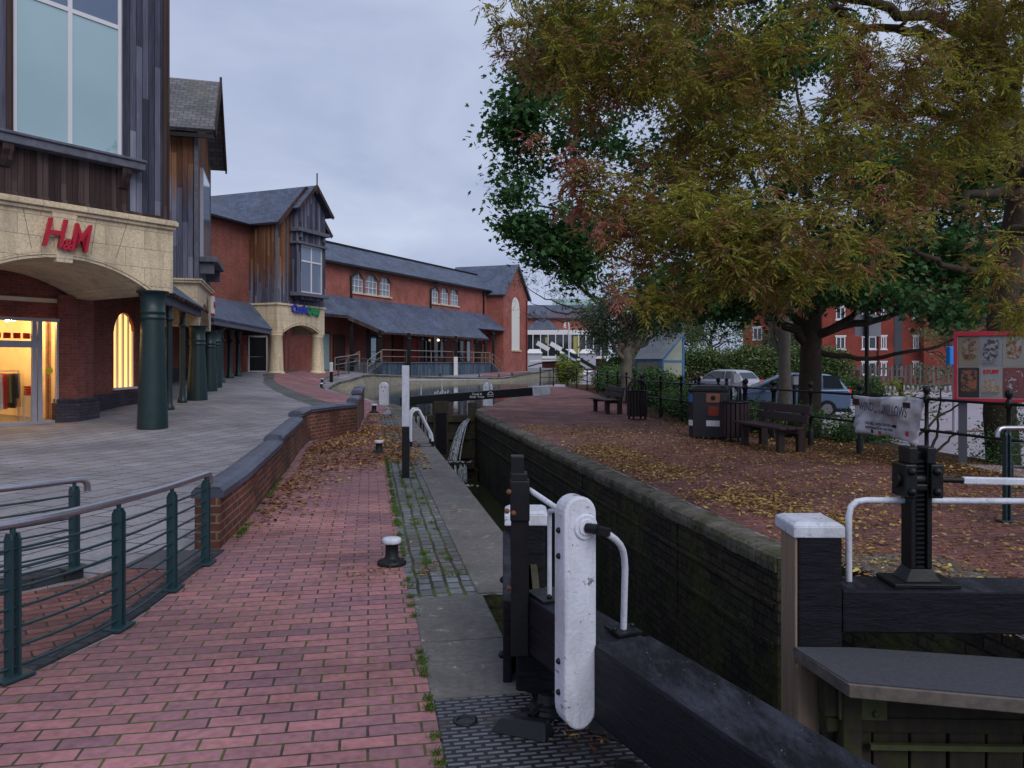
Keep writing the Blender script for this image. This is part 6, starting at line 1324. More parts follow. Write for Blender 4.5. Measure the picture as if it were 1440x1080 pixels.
# ================================================================ PARKING AREA
ZC = -.35
def car(label, name, Lc, Wc, H, body, kind):
    """local: x forward, y left; built from side outline and plan taper"""
    t = thing(name, label, 'car', (0,0,0))
    if kind == 'hatch':
        low = [(-1.85,.30),(-1.92,.55),(-1.86,.85),(-1.72,.93)]; belt = [(-1.72,.93),(-.9,.93),(.2,.92),(.95,.90),(1.55,.80),(1.86,.66)]; nose = [(1.95,.5),(1.92,.25)]
        roofp = [(-1.60,1.0),(-1.30,1.33),(-.9,1.42),(-.1,1.45),(.35,1.36),(1.0,.93)]
    else:
        low = [(-2.1,.32),(-2.15,.6),(-2.12,.95),(-2.05,1.02)]; belt = [(-2.05,1.02),(-1,1.0),(.3,.98),(1.15,.96),(1.75,.84),(2.05,.68)]; nose = [(2.15,.5),(2.12,.25)]
        roofp = [(-2.02,1.06),(-1.70,1.46),(-1.35,1.56),(-.35,1.60),(.30,1.50),(1.42,.97)]
    m_b = simple(name+'_paint', body, .25, .6, .06, 2, metal=.35)
    side = low+belt[1:]+nose; n = len(side); w = Wc/2
    def ring(pts, yw): return [(x, yw*(1-.04*abs(x)**2/4), z) for x, z in pts]
    mb = MB(); secs = [(-w+.0), (-w*.97), 0, w*.97, w]
    L_ = ring(side, -w); R_ = ring(side, w); mb.add(L_+R_, [tuple(range(n)), tuple(range(n, 2*n))[::-1]]+[((k+1)%n, k, k+n, (k+1)%n+n) for k in range(n)]); mb.build('body', m_b, t, bevel=.06)
    w2 = w*.80; n = len(roofp); lo = [(roofp[0][0]-.03, roofp[0][1]-.12)]+roofp+[(roofp[-1][0]+.03, roofp[-1][1]-.08)]; n = len(lo)
    yy = [w*.93 if z < 1.1 else w2 for x, z in lo]
    mb = MB(); mb.add([(x, -y_, z) for (x, z), y_ in zip(lo, yy)]+[(x, y_, z) for (x, z), y_ in zip(lo, yy)], [tuple(range(n)), tuple(range(n, 2*n))[::-1]]+[((k+1)%n, k, k+n, (k+1)%n+n) for k in range(n)]); mb.build('cabin', m_b, t, bevel=.05)
    rt = roofp; zt = rt[3][1]-.09; zb_ = 1.0 if kind == 'hatch' else 1.06
    def sidewin(xa, xb, xc, xd, sg):
        ya, yb = sg*(w*.93+.012), sg*(w2+.022); p = [(xa, ya, zb_), (xb, ya, zb_), (xc, yb, zt), (xd, yb, zt)]
        return MB().plate(p if sg < 0 else p[::-1], .02).build('side_window', M['glass_dark'], t)
    for sg in (-1, 1):
        if kind == 'hatch': sidewin(-.55, .85, .25, -.55, sg); sidewin(-1.45, -.62, -.62, -1.2, sg)
        else: sidewin(-.15, 1.05, .15, -.15, sg); sidewin(-1.15, -.22, -.22, -1.15, sg); sidewin(-1.88, -1.22, -1.22, -1.7, sg)
    x0, z0 = rt[0]; x1, z1 = rt[1]; MB().plate([(x0-.02, -w*.78, z0), (x1-.03, -w2*.85, z1-.03), (x1-.03, w2*.85, z1-.03), (x0-.02, w*.78, z0)], .02).build('rear_window', M['glass_dark'], t)
    x0, z0 = rt[-1]; x1, z1 = rt[-2]; MB().plate([(x0, w*.8, z0+.05), (x1+.05, w2*.88, z1-.02), (x1+.05, -w2*.88, z1-.02), (x0, -w*.8, z0+.05)], .02).build('windscreen', simple('pale_windscreen', (.38,.43,.48), .08, .8), t)
    xr = Lc*.31
    for sx_ in (-xr, xr):
        for sg in (-1, 1):
            wl = MB(); wl.tube([(sx_, sg*(w-.2), .31), (sx_, sg*(w+.01), .31)], .31, 20); wo = wl.build('wheel', M['black'], t)
            wl = MB(); wl.tube([(sx_, sg*(w-.1), .31), (sx_, sg*(w+.02), .31)], .19, 12); wl.build('hub_cap', simple('hub_grey', (.13,.13,.14), .5, .4), wo)
    rlm = emit('tail_lamp_red', (.6, .02, .03), .25)
    for sg in (-1, 1):
        xx = low[2][0]-.03; MB().box(xx, xx+.14, sg*w*.8-.12, sg*w*.8+.12, .78, low[3][1]).build('tail_light', rlm, t, bevel=.02)
        MB().box(nose[0][0]-.25, nose[0][0]-.02, sg*w*.72-.16, sg*w*.72+.16, .58, .70).build('headlight', M['glass_sky'], t, bevel=.02)
        MB().box(.75, .9, sg*(w+.08)-.08, sg*(w+.08)+.08, .95, 1.07).build('mirror', m_b, t, bevel=.03)
    MB().box(low[1][0]-.02, low[1][0], -.26, .26, .62, .73).build('number_plate', simple('plate_yellow', (.5,.42,.08)), t)
    mb = MB(); mb.box(low[0][0]-.06, nose[1][0]+.03, -w*.9, w*.9, .2, .34); mb.build('bumper', M['black'], t, bevel=.03)
    return t
c1 = car('small silver hatchback parked behind the bins near the hedge', 'parked_car', 3.9, 1.65, 1.45, (.42,.42,.50), 'hatch')
c1.location = (11.2, 42, ZC+.18); c1.rotation_euler = (0,0,R(128)); 
c2 = car('blue grey people carrier parked behind the big tree trunk', 'parked_car', 4.3, 1.8, 1.62, (.10,.155,.26), 'mpv')
c2.location = (10.25, 29.8, ZC); c2.rotation_euler = (0,0,R(166))
# wooden fence
fn = thing('wooden_fence', 'long grey weathered paling fence at the back of the car park', 'fence', (25, 58, ZC))
fa = [(13.5, 66), (22.5, 61.2), (34.5, 56.0), (48, 55)]
fence_m = plankm('fence_boards', [(.3, (.05,.045,.045)), (.6, (.13,.12,.12)), (.9, (.22,.20,.20))], .12)
k_ = 0; mb = MB()
for p, q in zip(fa, fa[1:]):
    L_ = math.hypot(q[0]-p[0], q[1]-p[1]); u_ = un(q[0]-p[0], q[1]-p[1])
    for j in range(int(L_/.30)): mb.obox(p, u_, j*.30, j*.30+.17, 0, .03, ZC, ZC+1.75+.1*random.random())
    mb2 = MB()
    for z_ in (.35, .9, 1.5): mb2.obox(p, u_, 0, L_, .03, .10, ZC+z_, ZC+z_+.12)
    mb2.build('rail', fence_m, fn)
    for j in range(int(L_/2.7)+1): MB().obox(p, u_, j*2.7, j*2.7+.12, .03, .2, ZC-.1, ZC+1.9).build('fence_post', fence_m, fn)
mb.build('paling', fence_m, fn)
# kerbs, brick strip, bay lines
tag(sheet('pavement', [(13, 64), (22, 60), (34, 54.8), (48, 54), (48, 52.0), (34, 52.8), (21, 58), (12.4, 62)], M['paver'], .02, (), (), zfun=lambda x, y: ZC), kind='structure')
tag(sheet('pavement', [(8.6, 15), (9.4, 20), (9.2, 20.1), (8.4, 15)], M['edge'], .05), kind='structure')
mb = MB()
for x0, y0, x1, y1 in ((14.5, 30, 17, 45), (12.5, 22.5, 26, 24.5), (18, 44, 34, 46)): mb.prism([(x0, y0), (x1, y1), (x1+.15, y1+.02), (x0+.15, y0+.02)] if abs(x1-x0) < 5 else [(x0, y0), (x1, y1), (x1, y1+.5), (x0, y0+.5)], ZC, ZC+.014)
tag(mb.build('parking_marking', brickm('marking_bricks', (.20,.08,.08), (.16,.065,.07), (.1,.07,.07))), kind='structure')
# posts and signs in the car park
def postthing(name, label, cat, px, d, z0, z1, r, m, group=None):
    x = (px-720)*d/FPX; t = thing(name, label, cat, (x, d, z0), group); MB().tube([(x, d, z0), (x, d, z1)], r, 10).build('pole', m, t); return t, x
t, x = postthing('sign_post', 'short grey post with a small white box on top in front of the silver car', 'sign post', 1030, 27, -.35, 1.3, .06, M['greysteel'])
MB().box(x+.02, x+.24, 26.9, 27.05, .95, 1.25).build('meter_box', M['trim'], t)
t, x = postthing('sign_post', 'dark short post standing between the pale trunk and the big tree', 'sign post', 1117, 24.5, -.35, 1.25, .05, M['black'])
MB().box(x-.05, x+.12, 24.4, 24.5, .95, 1.2).build('sign_panel', M['greysteel'], t)
t, x = postthing('sign_post', 'tall dark pole with the grey back of a square sign under the branches', 'sign post', 1219, 22, -.35, 3.4, .055, M['black'])
MB().box(x-.30, x+.42, 22.06, 22.09, 2.35, 2.95).build('sign_panel', M['greysteel'], t)
for i, (px, d, lb) in enumerate(((1267, 48, 'short dark bollard on the far pavement in front of the paling fence'),)):
    t, x = postthing('bollard', lb, 'bollard', px, d, -.35, .75, .14, M['black'])
    MB().lathe([(.17, 0), (.17, .1), (.1, .14)], (x, d, .6), 10).build('cap', M['black'], t)
t, x = postthing('sign_post', 'grey pole with a bright blue sign box just left of the notice board', 'sign post', 1342, 21, -.3, 2.2, .05, M['greysteel'])
MB().box(x-.18, x+.18, 20.9, 21.1, 1.55, 2.05).build('sign_panel', simple('sign_sky_blue', (.02,.25,.75), .4), t, bevel=.03)
# payment shelter
Ys = 34; sx0 = (899-720)*Ys/FPX; sx1 = (961-720)*Ys/FPX
shl = thing('shelter', 'small blue framed glass shelter with a sloping roof behind the hedge', 'shelter', (6.3, Ys, -.35))
blu = simple('shelter_blue', (.05,.19,.42), .4, .4)
mb = MB(); zt0, zt1 = 1.75, 2.85
for x, y, z_ in ((sx0, Ys+1.0, 1.75), (sx1-.9, Ys-.1, 1.75), (sx1, Ys, 2.85), (sx1-1.2, Ys+1.1, 2.85), (sx0+.45, Ys+.6, 1.75), ((sx0+sx1)/2-.1, Ys+.1, 1.75)): mb.box(x-.04, x+.04, y-.04, y+.04, -.35, z_)
mb.beam((sx0, Ys+1, 1.75), (sx1-.9, Ys-.1, 1.75), .07, .07); mb.beam((sx1-.9, Ys-.1, 1.75), (sx1, Ys, 2.85), .08, .08); mb.beam((sx1-.9, Ys-.1, 1.7), (sx1, Ys, 1.7), .07, .07); mb.beam((sx1-.9, Ys-.1, .15), (sx1, Ys, .15), .08, .1); mb.beam((sx0, Ys+1, .15), (sx1-.9, Ys-.1, .15), .08, .1); mb.build('frame', blu, shl)
MB().plate([(sx0-.05, Ys+1.05, 1.80), (sx1-.95, Ys-.15, 1.80), (sx1+.05, Ys-.05, 2.92), (sx1-1.25, Ys+1.15, 2.92)], .05).build('roof', simple('clear_roof', (.34,.37,.39), .3, .5), shl)
pane_ = simple('shelter_glass', (.33,.36,.28), .15, .6)
MB().plate([(sx1-.9, Ys-.1, .2), (sx1, Ys, .2), (sx1, Ys, 2.8), (sx1-.9, Ys-.1, 1.75)], .02).build('pane', pane_, shl); MB().plate([(sx0, Ys+1, .2), (sx1-.9, Ys-.1, .2), (sx1-.9, Ys-.1, 1.7), (sx0, Ys+1, 1.7)], .02).build('pane', pane_, shl)
MB().box(sx1-.75, sx1-.35, Ys-.16, Ys-.12, .3, .75).build('blue_notice', blu, shl)
# ================================================================ FLATS BEHIND
fl = thing('flats_building', 'red brick flats with white framed windows behind the paling fence', 'building', (30, 74, ZC))
def flat_block(t, O, u, L_, z0, z1, wins, m, th=6):
    hs = [(a, a+w, z, z+h) for a, w, z, h in wins]
    MB().wall(O, u, L_, z0, z1, .3, hs).build('wall', m, t)
    for a, w, z, h in wins:
        mb = MB()
        for x_ in (a, a+w-.09): mb.obox(O, u, x_, x_+.09, .0, .12, z, z+h)
        for z_ in (z, z+h-.09): mb.obox(O, u, a+.09, a+w-.09, .0, .12, z_, z_+.09)
        mb.obox(O, u, a+w/2-.04, a+w/2+.04, .0, .12, z+.09, z+h-.09)
        mb.obox(O, u, a-.1, a+w+.1, -.06, .0, z-.12, z); mb.obox(O, u, a-.1, a+w+.1, -.03, .0, z+h, z+h+.14); wo = mb.build('window', M['trim'], t)
        MB().obox(O, u, a, a+w, .08, .1, z, z+h).build('pane', M['glass_dark'], wo)
ufl = un(1, -.17); FO_ = (30.4, 78)
wz_ = []
for a_, w_ in ((1.27, .85), (3.66, 1.3), (5.4, .5), (8.3, .5), (10.2, .9), (13.0, .9), (16, .9)): wz_ += [(a_, w_, 3.0, 1.2), (a_, w_, 5.9, 1.2), (a_, w_, .5, 1.2)]
flat_block(fl, FO_, ufl, 20, ZC, 14, wz_, M['brick_flat'])
mb = MB(); mb.obox(FO_, ufl, 6.6, 7.3, -.05, .1, ZC, 12); mb.build('stair_window', M['glass_dark'], fl)
mb = MB(); mb.obox(FO_, ufl, 5.05, 5.15, -.12, -.0, ZC, 14); mb.build('drain_pipe', M['black'], fl)
mb = MB(); mb.obox(FO_, ufl, 8.9, 20, -1.2, 0, ZC, 13.9); mb.build('projecting_wall', M['brick_flat'], fl)
mb = MB(); mb.obox(FO_, ufl, -.3, 20.4, -1.5, 9, 14, 14.3); mb.build('roof', M['slate'], fl)
f2 = thing('flats_building', 'second brick block seen under the crown left of the big trunk', 'building', (29, 86, ZC))
flat_block(f2, (25.3, 87), un(1, -.05), 8.5, ZC, 12, [(1.0, 1.0, 4.2, 1.3), (5.6, 1.0, 4.2, 1.3)], M['brick_flat']); MB().prism([(25.0, 86.6), (34, 86.2), (34, 95), (25, 95)], 12, 12.3).build('roof', M['slate'], f2)
f3 = thing('far_building', 'pale green roofed hall showing dimly behind the trees left of the shelter', 'building', (13, 118, .9))
MB().box(16, 24, 118, 119, .5, 9).build('wall', M['brick_far'], f3); MB().plate([(15.5, 117.5, 9), (24.5, 117.5, 9), (24.5, 124, 12), (15.5, 124, 12)], .2).build('roof', simple('mint_roof', (.30,.42,.42), .5), f3)
# ================================================================ TREES AND PLANTS
def bezier(a, b, c, n): return [a*(1-t)**2+b*2*t*(1-t)+c*t*t for t in np.linspace(0, 1, n)]
def wob(path, amp, seed):
    o = []
    for i, p in enumerate(path):
        f = min(1, i/2)*(1 if i < len(path)-1 else .3); o.append(p+Vector([mnoise.noise(Vector((i*.55, seed*3.1, k*9.7)))*amp*f for k in range(3)]))
    return o
class Tree:
    def __init__(s, name, label, loc, cat='tree', group=None): s.t = thing(name, label, cat, loc, group); s.wood = MB(); s.twig = MB(); s.nodes = []
    def limb(s, pts, r0, r1, n=14, amp=.12, seed=0, sides=8, reg=True):
        pts = [Vector(p) for p in pts]; path = []
        if len(pts) == 2: path = [pts[0].lerp(pts[1], k/n) for k in range(n+1)]
        elif len(pts) == 3: path = bezier(pts[0], pts[1], pts[2], n+1)
        else:
            q = [pts[0]*2-pts[1]]+pts+[pts[-1]*2-pts[-2]]
            for i in range(1, len(q)-2):
                for k in range(5):
                    f = k/5; p0, p1, p2, p3 = q[i-1:i+3]; path.append(.5*((2*p1)+(-p0+p2)*f+(2*p0-5*p1+4*p2-p3)*f*f+(-p0+3*p1-3*p2+p3)*f**3))
            path.append(pts[-1])
        path = wob(path, amp, seed); m = len(path)
        rs = [lerp(r0, r1, (i/(m-1))**.8) for i in range(m)]
        s.wood.tube(path, rs, sides, cap=True)
        if reg: s.nodes += [(p, r) for p, r in list(zip(path, rs))[2:]]
        return path
    def twigs(s, clumps, r=.03, rt=.005, sides=4, amp=.1, via=None):
        """every leaf clump hangs on a twig grown from the nearest limb"""
        cap = len(s.nodes)+4*len(clumps)+8; N_ = np.full((cap, 3), 1e6); Rr_ = np.zeros(cap); m = len(s.nodes)
        N_[:m] = [p[:] for p, _ in s.nodes]; Rr_[:m] = [q for _, q in s.nodes]
        cl_ = np.array(clumps); d0 = np.array([np.linalg.norm(N_[:m]-c, axis=1).min() for c in cl_])
        for k in np.argsort(d0):                       # nearest first, so later twigs fork off earlier ones
            c = cl_[k]; d = np.linalg.norm(N_[:m]-c, axis=1); i = int(np.argmin(d)); p = Vector(N_[i]); c_ = Vector(c)
            mid = p.lerp(c_, .5)+Vector((0,0,.10*(c_-p).length))
            path = wob(bezier(p, mid, c_, 6), amp, k*.37); r0 = max(rt*1.3, min(r, Rr_[i]*.62)); rs = [lerp(r0, rt, j/5) for j in range(6)]
            s.twig.tube(path, rs, sides, cap=False)
            for j in (2, 3, 4): N_[m] = path[j][:]; Rr_[m] = rs[j]*1.25; m += 1
    def done(s, m): s.wood.add(s.twig.v, s.twig.f, True) if s.twig.v else 0; s.wood.build('trunk', m, s.t)
def blob_points(blobs, n, shell=.45, thr=-.05, nsc=.75, seed=0, zmin=None):
    w = np.array([b[3]*b[4]*b[5] for b in blobs])**.75; w /= w.sum(); out_ = []
    while len(out_) < n:
        b = blobs[RNG.choice(len(blobs), p=w)]; d = rnd_dirs(1)[0]; r = shell+(1-shell)*RNG.random()**.6
        p = np.array(b[:3])+d*r*np.array(b[3:6])
        if mnoise.noise(Vector(p)*nsc+Vector((seed, 0, 0))) < thr: continue
        if zmin is not None and p[2] < zmin: continue
        out_.append(p)
    return np.array(out_)
def px_blob(px, py, d, rx, ry, rd):           # size given in metres
    p = at(px, py, d); return (p.x, p.y, p.z, rx, rd, ry)
# --- the big autumn ash whose boughs hang over the lock
ash = Tree('ash_tree', 'big leaning tree at the right with red and olive autumn leaves overhead', (8.2, 13.3, -.1))
tr = ash.limb([(8.2, 13.3, -.3), (8.15, 13.3, 1.4), (8.1, 13.1, 2.8), (8.05, 12.7, 4.0), (7.6, 12.1, 5.2), (6.9, 11.4, 6.3), (6.3, 10.8, 7.6), (6.0, 10.4, 9.2)], .27, .10, amp=.05, sides=14)
ash.limb([(8.1, 13.0, 3.2), (8.9, 13.3, 5.0), (9.6, 13.6, 7.5)], .15, .06, seed=2)
LM = [((7.95,12.5,4.3), (6.5,11.2,4.0), (5.2,9.8,3.6)), ((7.6,12.0,5.2), (5.6,10.4,5.0), (3.4,8.8,4.2)), ((7.2,11.7,5.8), (5.0,9.9,6.2), (2.6,8.3,5.1)), ((6.9,11.4,6.3), (4.2,10.2,6.6), (1.6,9.0,5.6)), ((7.9,12.5,4.4), (6.8,9.6,5.2), (4.6,7.0,4.3)), ((8.0,12.8,3.7), (7.4,10.6,3.4), (6.2,8.8,3.1)), ((6.5,11.0,7.0), (3.6,10,7.6), (.9,9.2,6.6)), ((7.4,11.9,5.5), (6.2,8.6,6.2), (3.8,6.6,5.6)), ((8.05,13,3.0), (6.8,11.6,2.9), (5.2,10.6,3.1)), ((6.6,11.1,6.8),(5.5,8.3,7.6),(2.8,7.2,7.0))]
for i, (a_, b_, c_) in enumerate(LM): ash.limb([a_, b_, c_], .10, .022, n=16, amp=.26, seed=i+5, sides=7)
ab = [px_blob(770,20,8.6,.75,.75,.9), px_blob(835,110,8.6,.75,.65,.9), px_blob(790,225,8.2,.52,.50,.8), px_blob(790,285,8.2,.42,.32,.7), px_blob(870,290,8.0,.65,.45,.8), px_blob(905,190,8.4,.75,.6,.9), px_blob(900,350,7.6,.45,.42,.7),
      px_blob(960,60,8.2,1.0,.8,1.0), px_blob(905,405,7.4,.32,.30,.6), px_blob(985,330,7.6,.75,.55,.9), px_blob(1010,200,8.0,.9,.7,1.0), px_blob(1075,340,7.3,.75,.50,.9), px_blob(1080,90,8.4,1.1,.9,1.0),
      px_blob(1130,230,7.8,.9,.7,.9), px_blob(1190,320,8.0,.8,.55,.8), px_blob(1200,120,8.6,1.1,.9,1.0), px_blob(1290,250,9.0,1.0,.7,.9), px_blob(1310,90,9.4,1.1,.9,.9), px_blob(1400,180,9.8,.9,1.1,.9), px_blob(1405,60,9.8,.9,.7,.9),
      px_blob(1415,355,7.8,.30,.30,.4), px_blob(1425,420,7.9,.22,.28,.4), px_blob(1200,375,7.5,.45,.20,.5), px_blob(1215,395,8.2,.32,.13,.4), px_blob(1090,400,7.6,.4,.18,.5), px_blob(960,410,7.6,.35,.22,.5), px_blob(1000,-60,8.6,2.3,.8,1.2), px_blob(1290,-60,9,2.0,.9,1.2)]
cl = blob_points(ab, 2300, .1, -.02, 1.15, 3)
ash.twigs(cl[::2], .028, .004, 4, .12); ash.done(M['bark'])
def compound(cl, per, nl, rl, size):
    """compound leaves: stalks fanning and drooping out of each clump, leaflets in pairs"""
    C_ = []; D_ = []; V_ = []
    for c in cl:
        va = RNG.random()
        d0 = rnd_dirs(per); d0[:, 2] = d0[:, 2]*.8-.12
        for d in d0:
            d = d/np.linalg.norm(d); sd_ = np.cross(d, (0,0,1.)); sd_ /= np.linalg.norm(sd_)+1e-6
            for k in range(nl):
                f = (k//2+1)/(nl//2+1)
                p = c+d*rl*f+np.array((0,0,-rl*.22*f*f))
                dd = d*1.0+sd_*(1 if k % 2 else -1)*.9*(1 if k < nl-1 else 0)+np.array((0,0,-.25))+RNG.normal(size=3)*.15
                C_.append(p); D_.append(dd); V_.append(va*.6+RNG.random()*.4)
    return np.array(C_), np.array(D_), np.array(V_)
C_, D_, V_ = compound(cl, 8, 9, .17, .08)
Nn = RNG.normal(size=C_.shape)*.6+np.array((0,-.2,.9)); V_ = V_-.55*np.clip((1.4-C_[:, 0])/1.0, 0, 1)*np.clip((4.5-C_[:, 2])/.8, 0, 1); leaves('crown', C_, D_, Nn, RNG.uniform(.038, .082, len(C_)), T_LANCE, M['ash'], ash.t, V_)
# --- dark green maple
mp_ = Tree('maple_tree', 'broad dark green maple whose trunk stands behind the nearer bench', (7.35, 19.7, -.2))
mp_.limb([(7.35,19.7,-.5), (7.37,19.7,1.2), (7.4,19.7,2.2), (7.4,19.7,3.1)], .30, .22, amp=.03, sides=14)
ML = [((7.38,19.7,2.1),(6.6,19.5,2.6),(5.9,19.2,3.7),(4.9,18.6,4.8),(3.4,18.0,6.0)), ((7.4,19.7,2.3),(8.6,19.5,2.6),(9.8,19,3.0),(11.2,18.4,3.3)), ((7.4,19.7,1.95),(8.4,19.4,1.75),(9.8,18.8,1.9),(11.2,18.4,2.5)), ((7.4,19.7,2.6),(6.9,18.6,4.2),(6.4,17.2,6.2),(5.6,16,7.6)), ((7.4,19.7,2.9),(8.0,20.1,5),(8.3,20.4,8),(8.2,20.4,11)), ((7.4,19.7,2.8),(6.7,20.3,5),(5.6,20.6,7.6),(4.6,20.4,10)), ((7.4,19.7,2.6),(9,20.6,4.6),(10.6,21,6.8),(12,21,8.6)), ((7.38,19.7,2.4),(6.2,20.2,3.3),(4.4,20.4,3.9),(2.2,20,4.3)), ((6.0,19.2,3.6),(4.2,18.8,4.4),(2.2,18.4,4.9),(.6,18.2,5.2)), ((7.4,19.7,2.7),(8.4,18,4.4),(9.6,16.8,6.2)), ((7.4,19.7,2.2),(8.2,18.6,2.9),(9.4,17.2,3.2))]
for i, l in enumerate(ML): mp_.limb(l, (.15, .13, .085)[i] if i < 3 else .12, .02, amp=.16, seed=i+30, sides=8)
mb_ = [px_blob(770,190,18,1.35,.85,1.5), px_blob(735,180,18,.70,.62,.9), px_blob(695,205,17.8,.50,.30,.4), px_blob(725,245,18,.75,.5,.8), px_blob(740,110,18.2,.55,.45,.8), px_blob(735,150,18,.75,.6,.7), px_blob(712,280,18,.5,.3,.5), px_blob(735,320,18,.7,.35,.6), px_blob(800,90,18.5,1.3,1.1,1.5), px_blob(730,320,18,.65,.32,.8), px_blob(790,340,18,1.0,.65,1.2), px_blob(830,385,18,.85,.45,1), px_blob(860,300,18,1.2,1.0,1.5), px_blob(920,400,18,1.3,.55,1.2), px_blob(980,420,17.6,1.2,.42,1.2), px_blob(1030,430,18,1.1,.45,1.2), px_blob(1010,300,18.5,1.9,1.6,1.6),
       px_blob(1060,405,17,1.0,.34,1.2), px_blob(1200,408,17,.9,.22,1.1), px_blob(1160,380,18,1.8,.9,1.5), px_blob(1275,420,17,1.0,.36,1.2), px_blob(1330,440,17,.9,.26,1.1), px_blob(1310,370,18,1.5,.8,1.4), px_blob(1400,400,17.5,1.1,.7,1.2), px_blob(1200,250,19,2.4,1.8,1.8), px_blob(930,150,19,2,1.8,1.8), px_blob(1080,80,20,2.5,2,2), px_blob(1370,240,19,2,1.8,1.6), px_blob(860,20,19,1.8,1,1.6)]
cl = blob_points(mb_, 4400, .1, -.16, .6, 9)
mp_.twigs(cl[::2], .035, .006, 4, .15); mp_.done(M['bark'])
def spray(cl, per, r, size, tm, m, parent, droop=-.3, up=.8, flat=.6, name='crown'):
    C_ = np.repeat(cl, per, axis=0)+RNG.normal(size=(len(cl)*per, 3))*r*np.array((1,1,flat)); D_ = rnd_dirs(len(C_)); D_[:, 2] = D_[:, 2]*.5+droop
    Nn = RNG.normal(size=C_.shape)*.5+np.array((0,0,up)); V_ = np.repeat(RNG.random(len(cl)), per)*.5+RNG.random(len(C_))*.5
    return leaves(name, C_, D_, Nn, RNG.uniform(size*.7, size*1.3, len(C_)), tm, m, parent, V_)
spray(cl, 15, .22, .13, T_MAPLE, M['maple'], mp_.t)
# --- ivy at the foot of the ash
iv = thing('ivy', 'low dark ivy growing round the foot of the leaning tree', 'ivy', (8.2, 13.2, 0))
spray(blob_points([(8.3, 13.1, .3, .8, .5, .6), (7.9, 12.9, .2, .6, .4, .35), (8.3, 13.0, 1.1, .35, .35, .9)], 260, .3, -1), 9, .1, .05, T_OVAL, M['maple'], iv, name='foliage')
sn = Tree('shrub', 'bare gnarled shrub stems with lime leaves against the railing left of the notice board', (6.9, 13.0, 0), 'shrub')
for i, c in enumerate([((6.75,12.9,0),(6.5,12.9,.35),(6.9,12.8,.75),(7.2,12.7,1.0)), ((6.75,12.9,0),(6.9,12.9,.3),(7.3,12.8,.55)), ((6.75,12.9,0),(6.5,12.8,.2),(6.35,12.8,.4),(6.55,12.8,.45)), ((6.75,12.9,.1),(7.0,13,.5),(7.0,13,1.2))]): sn.limb(c, .03, .012, amp=.05, seed=i+80, sides=6)
sn.done(M['bark']); spray(blob_points([(6.5, 13.2, .95, .22, .2, .35), (6.35, 13.2, 1.2, .2, .2, .2)], 40, .2, -1), 7, .06, .07, T_OVAL, M['hedge_lime'], sn.t)
# --- hedges and shrubs behind the railing
def hedge(name, label, blobs, n, per, size, m, cat='hedge', r=.12, core=True, group=None, tm=T_OVAL):
    b = blobs[0]; t = thing(name, label, cat, (b[0], b[1], zf(b[0], b[1])), group)
    spray(blob_points(blobs, n, .75, -1), per, r, size, tm, m, t, .0, .5, .8, 'foliage')
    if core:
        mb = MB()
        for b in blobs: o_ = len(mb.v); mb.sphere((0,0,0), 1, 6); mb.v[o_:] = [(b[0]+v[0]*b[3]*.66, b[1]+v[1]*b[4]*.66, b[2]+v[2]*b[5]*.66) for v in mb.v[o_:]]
        mb.build('dark_core', simple('hedge_inside', (.02,.03,.012), .95), t)  # solid dark core, no stems, standing in for the hedge's dark inside
    return t
hedge('laurel_hedge', 'clipped dark laurel hedge behind the railing at the round pond', [(5.6, 29+2.2*k, .55+.02*k, .9, 1.4, .75) for k in range(9)], 1500, 12, .12, M['hedge'])
hedge('shrub', 'lime yellow shrub where the railing ends near the canal bend', [(4.2, 56, .9, .8, .8, 1.0), (3.6, 57, 1.0, .6, .6, 1.3)], 160, 12, .14, M['hedge_lime'], 'shrub')
hedge('evergreen_hedge', 'tall bright hedge behind the laurel left of the blue shelter', [(6.0+.8*k, 46-k*.5, 1.3, 1.0, 1.2, 1.1+.25*(k%3)) for k in range(4)], 620, 12, .15, M['hedge'])
hedge('low_hedge', 'low green hedge inside the railing between the two benches', [(5.25, 21.0+1.1*k, .28, .65, .75, .52) for k in range(6)]+[(5.9, 18.2+1.2*k, .2, .7, .8, .5) for k in range(5)], 1100, 12, .065, M['hedge'], r=.08)
hedge('low_hedge', 'low green hedge beside the big trunk in front of the blue car', [(6.3, 17.2, .2, .55, .6, .5), (7.0, 16.4, .1, .6, .5, .42), (7.8, 17.4, .22, .6, .6, .55), (8.3, 18.0, .2, .5, .5, .5)], 520, 12, .06, M['hedge'], r=.08)
hedge('box_hedge', 'clipped box hedge at the car park in front of the paling fence', [(18.5+.5*k, 44-.1*k, .10, .6, .6, .75) for k in range(4)], 340, 12, .10, M['hedge'])
hedge('ivy_hedge', 'long hedge of pale ivy above a fence behind the silver car', [(9.6+1.5*k, 47.5-.15*k, 1.5, 1.3, .8, 1.0+.2*(k%2)) for k in range(7)], 2000, 13, .14, M['ivy'], r=.16)
mb = MB()
for k in range(48): mb.box(9+.24*k, 9.2+.24*k, 46.9, 46.95, -.35, 1.2)
tag(mb.build('paling_fence', plankm('brown_fence', [(.3, (.04,.015,.012)), (.8, (.12,.05,.04))], .12)), 'brown board fence overhung by pale ivy behind the silver car', 'fence')
hedge('shrub', 'small shrub with sparse leaves left of the notice board in the car park', [(12.0, 22.5, 1.0, .7, .5, .8), (11.4, 22.0, .5, .5, .5, .5)], 75, 9, .09, M['ivy'], 'shrub', core=False)
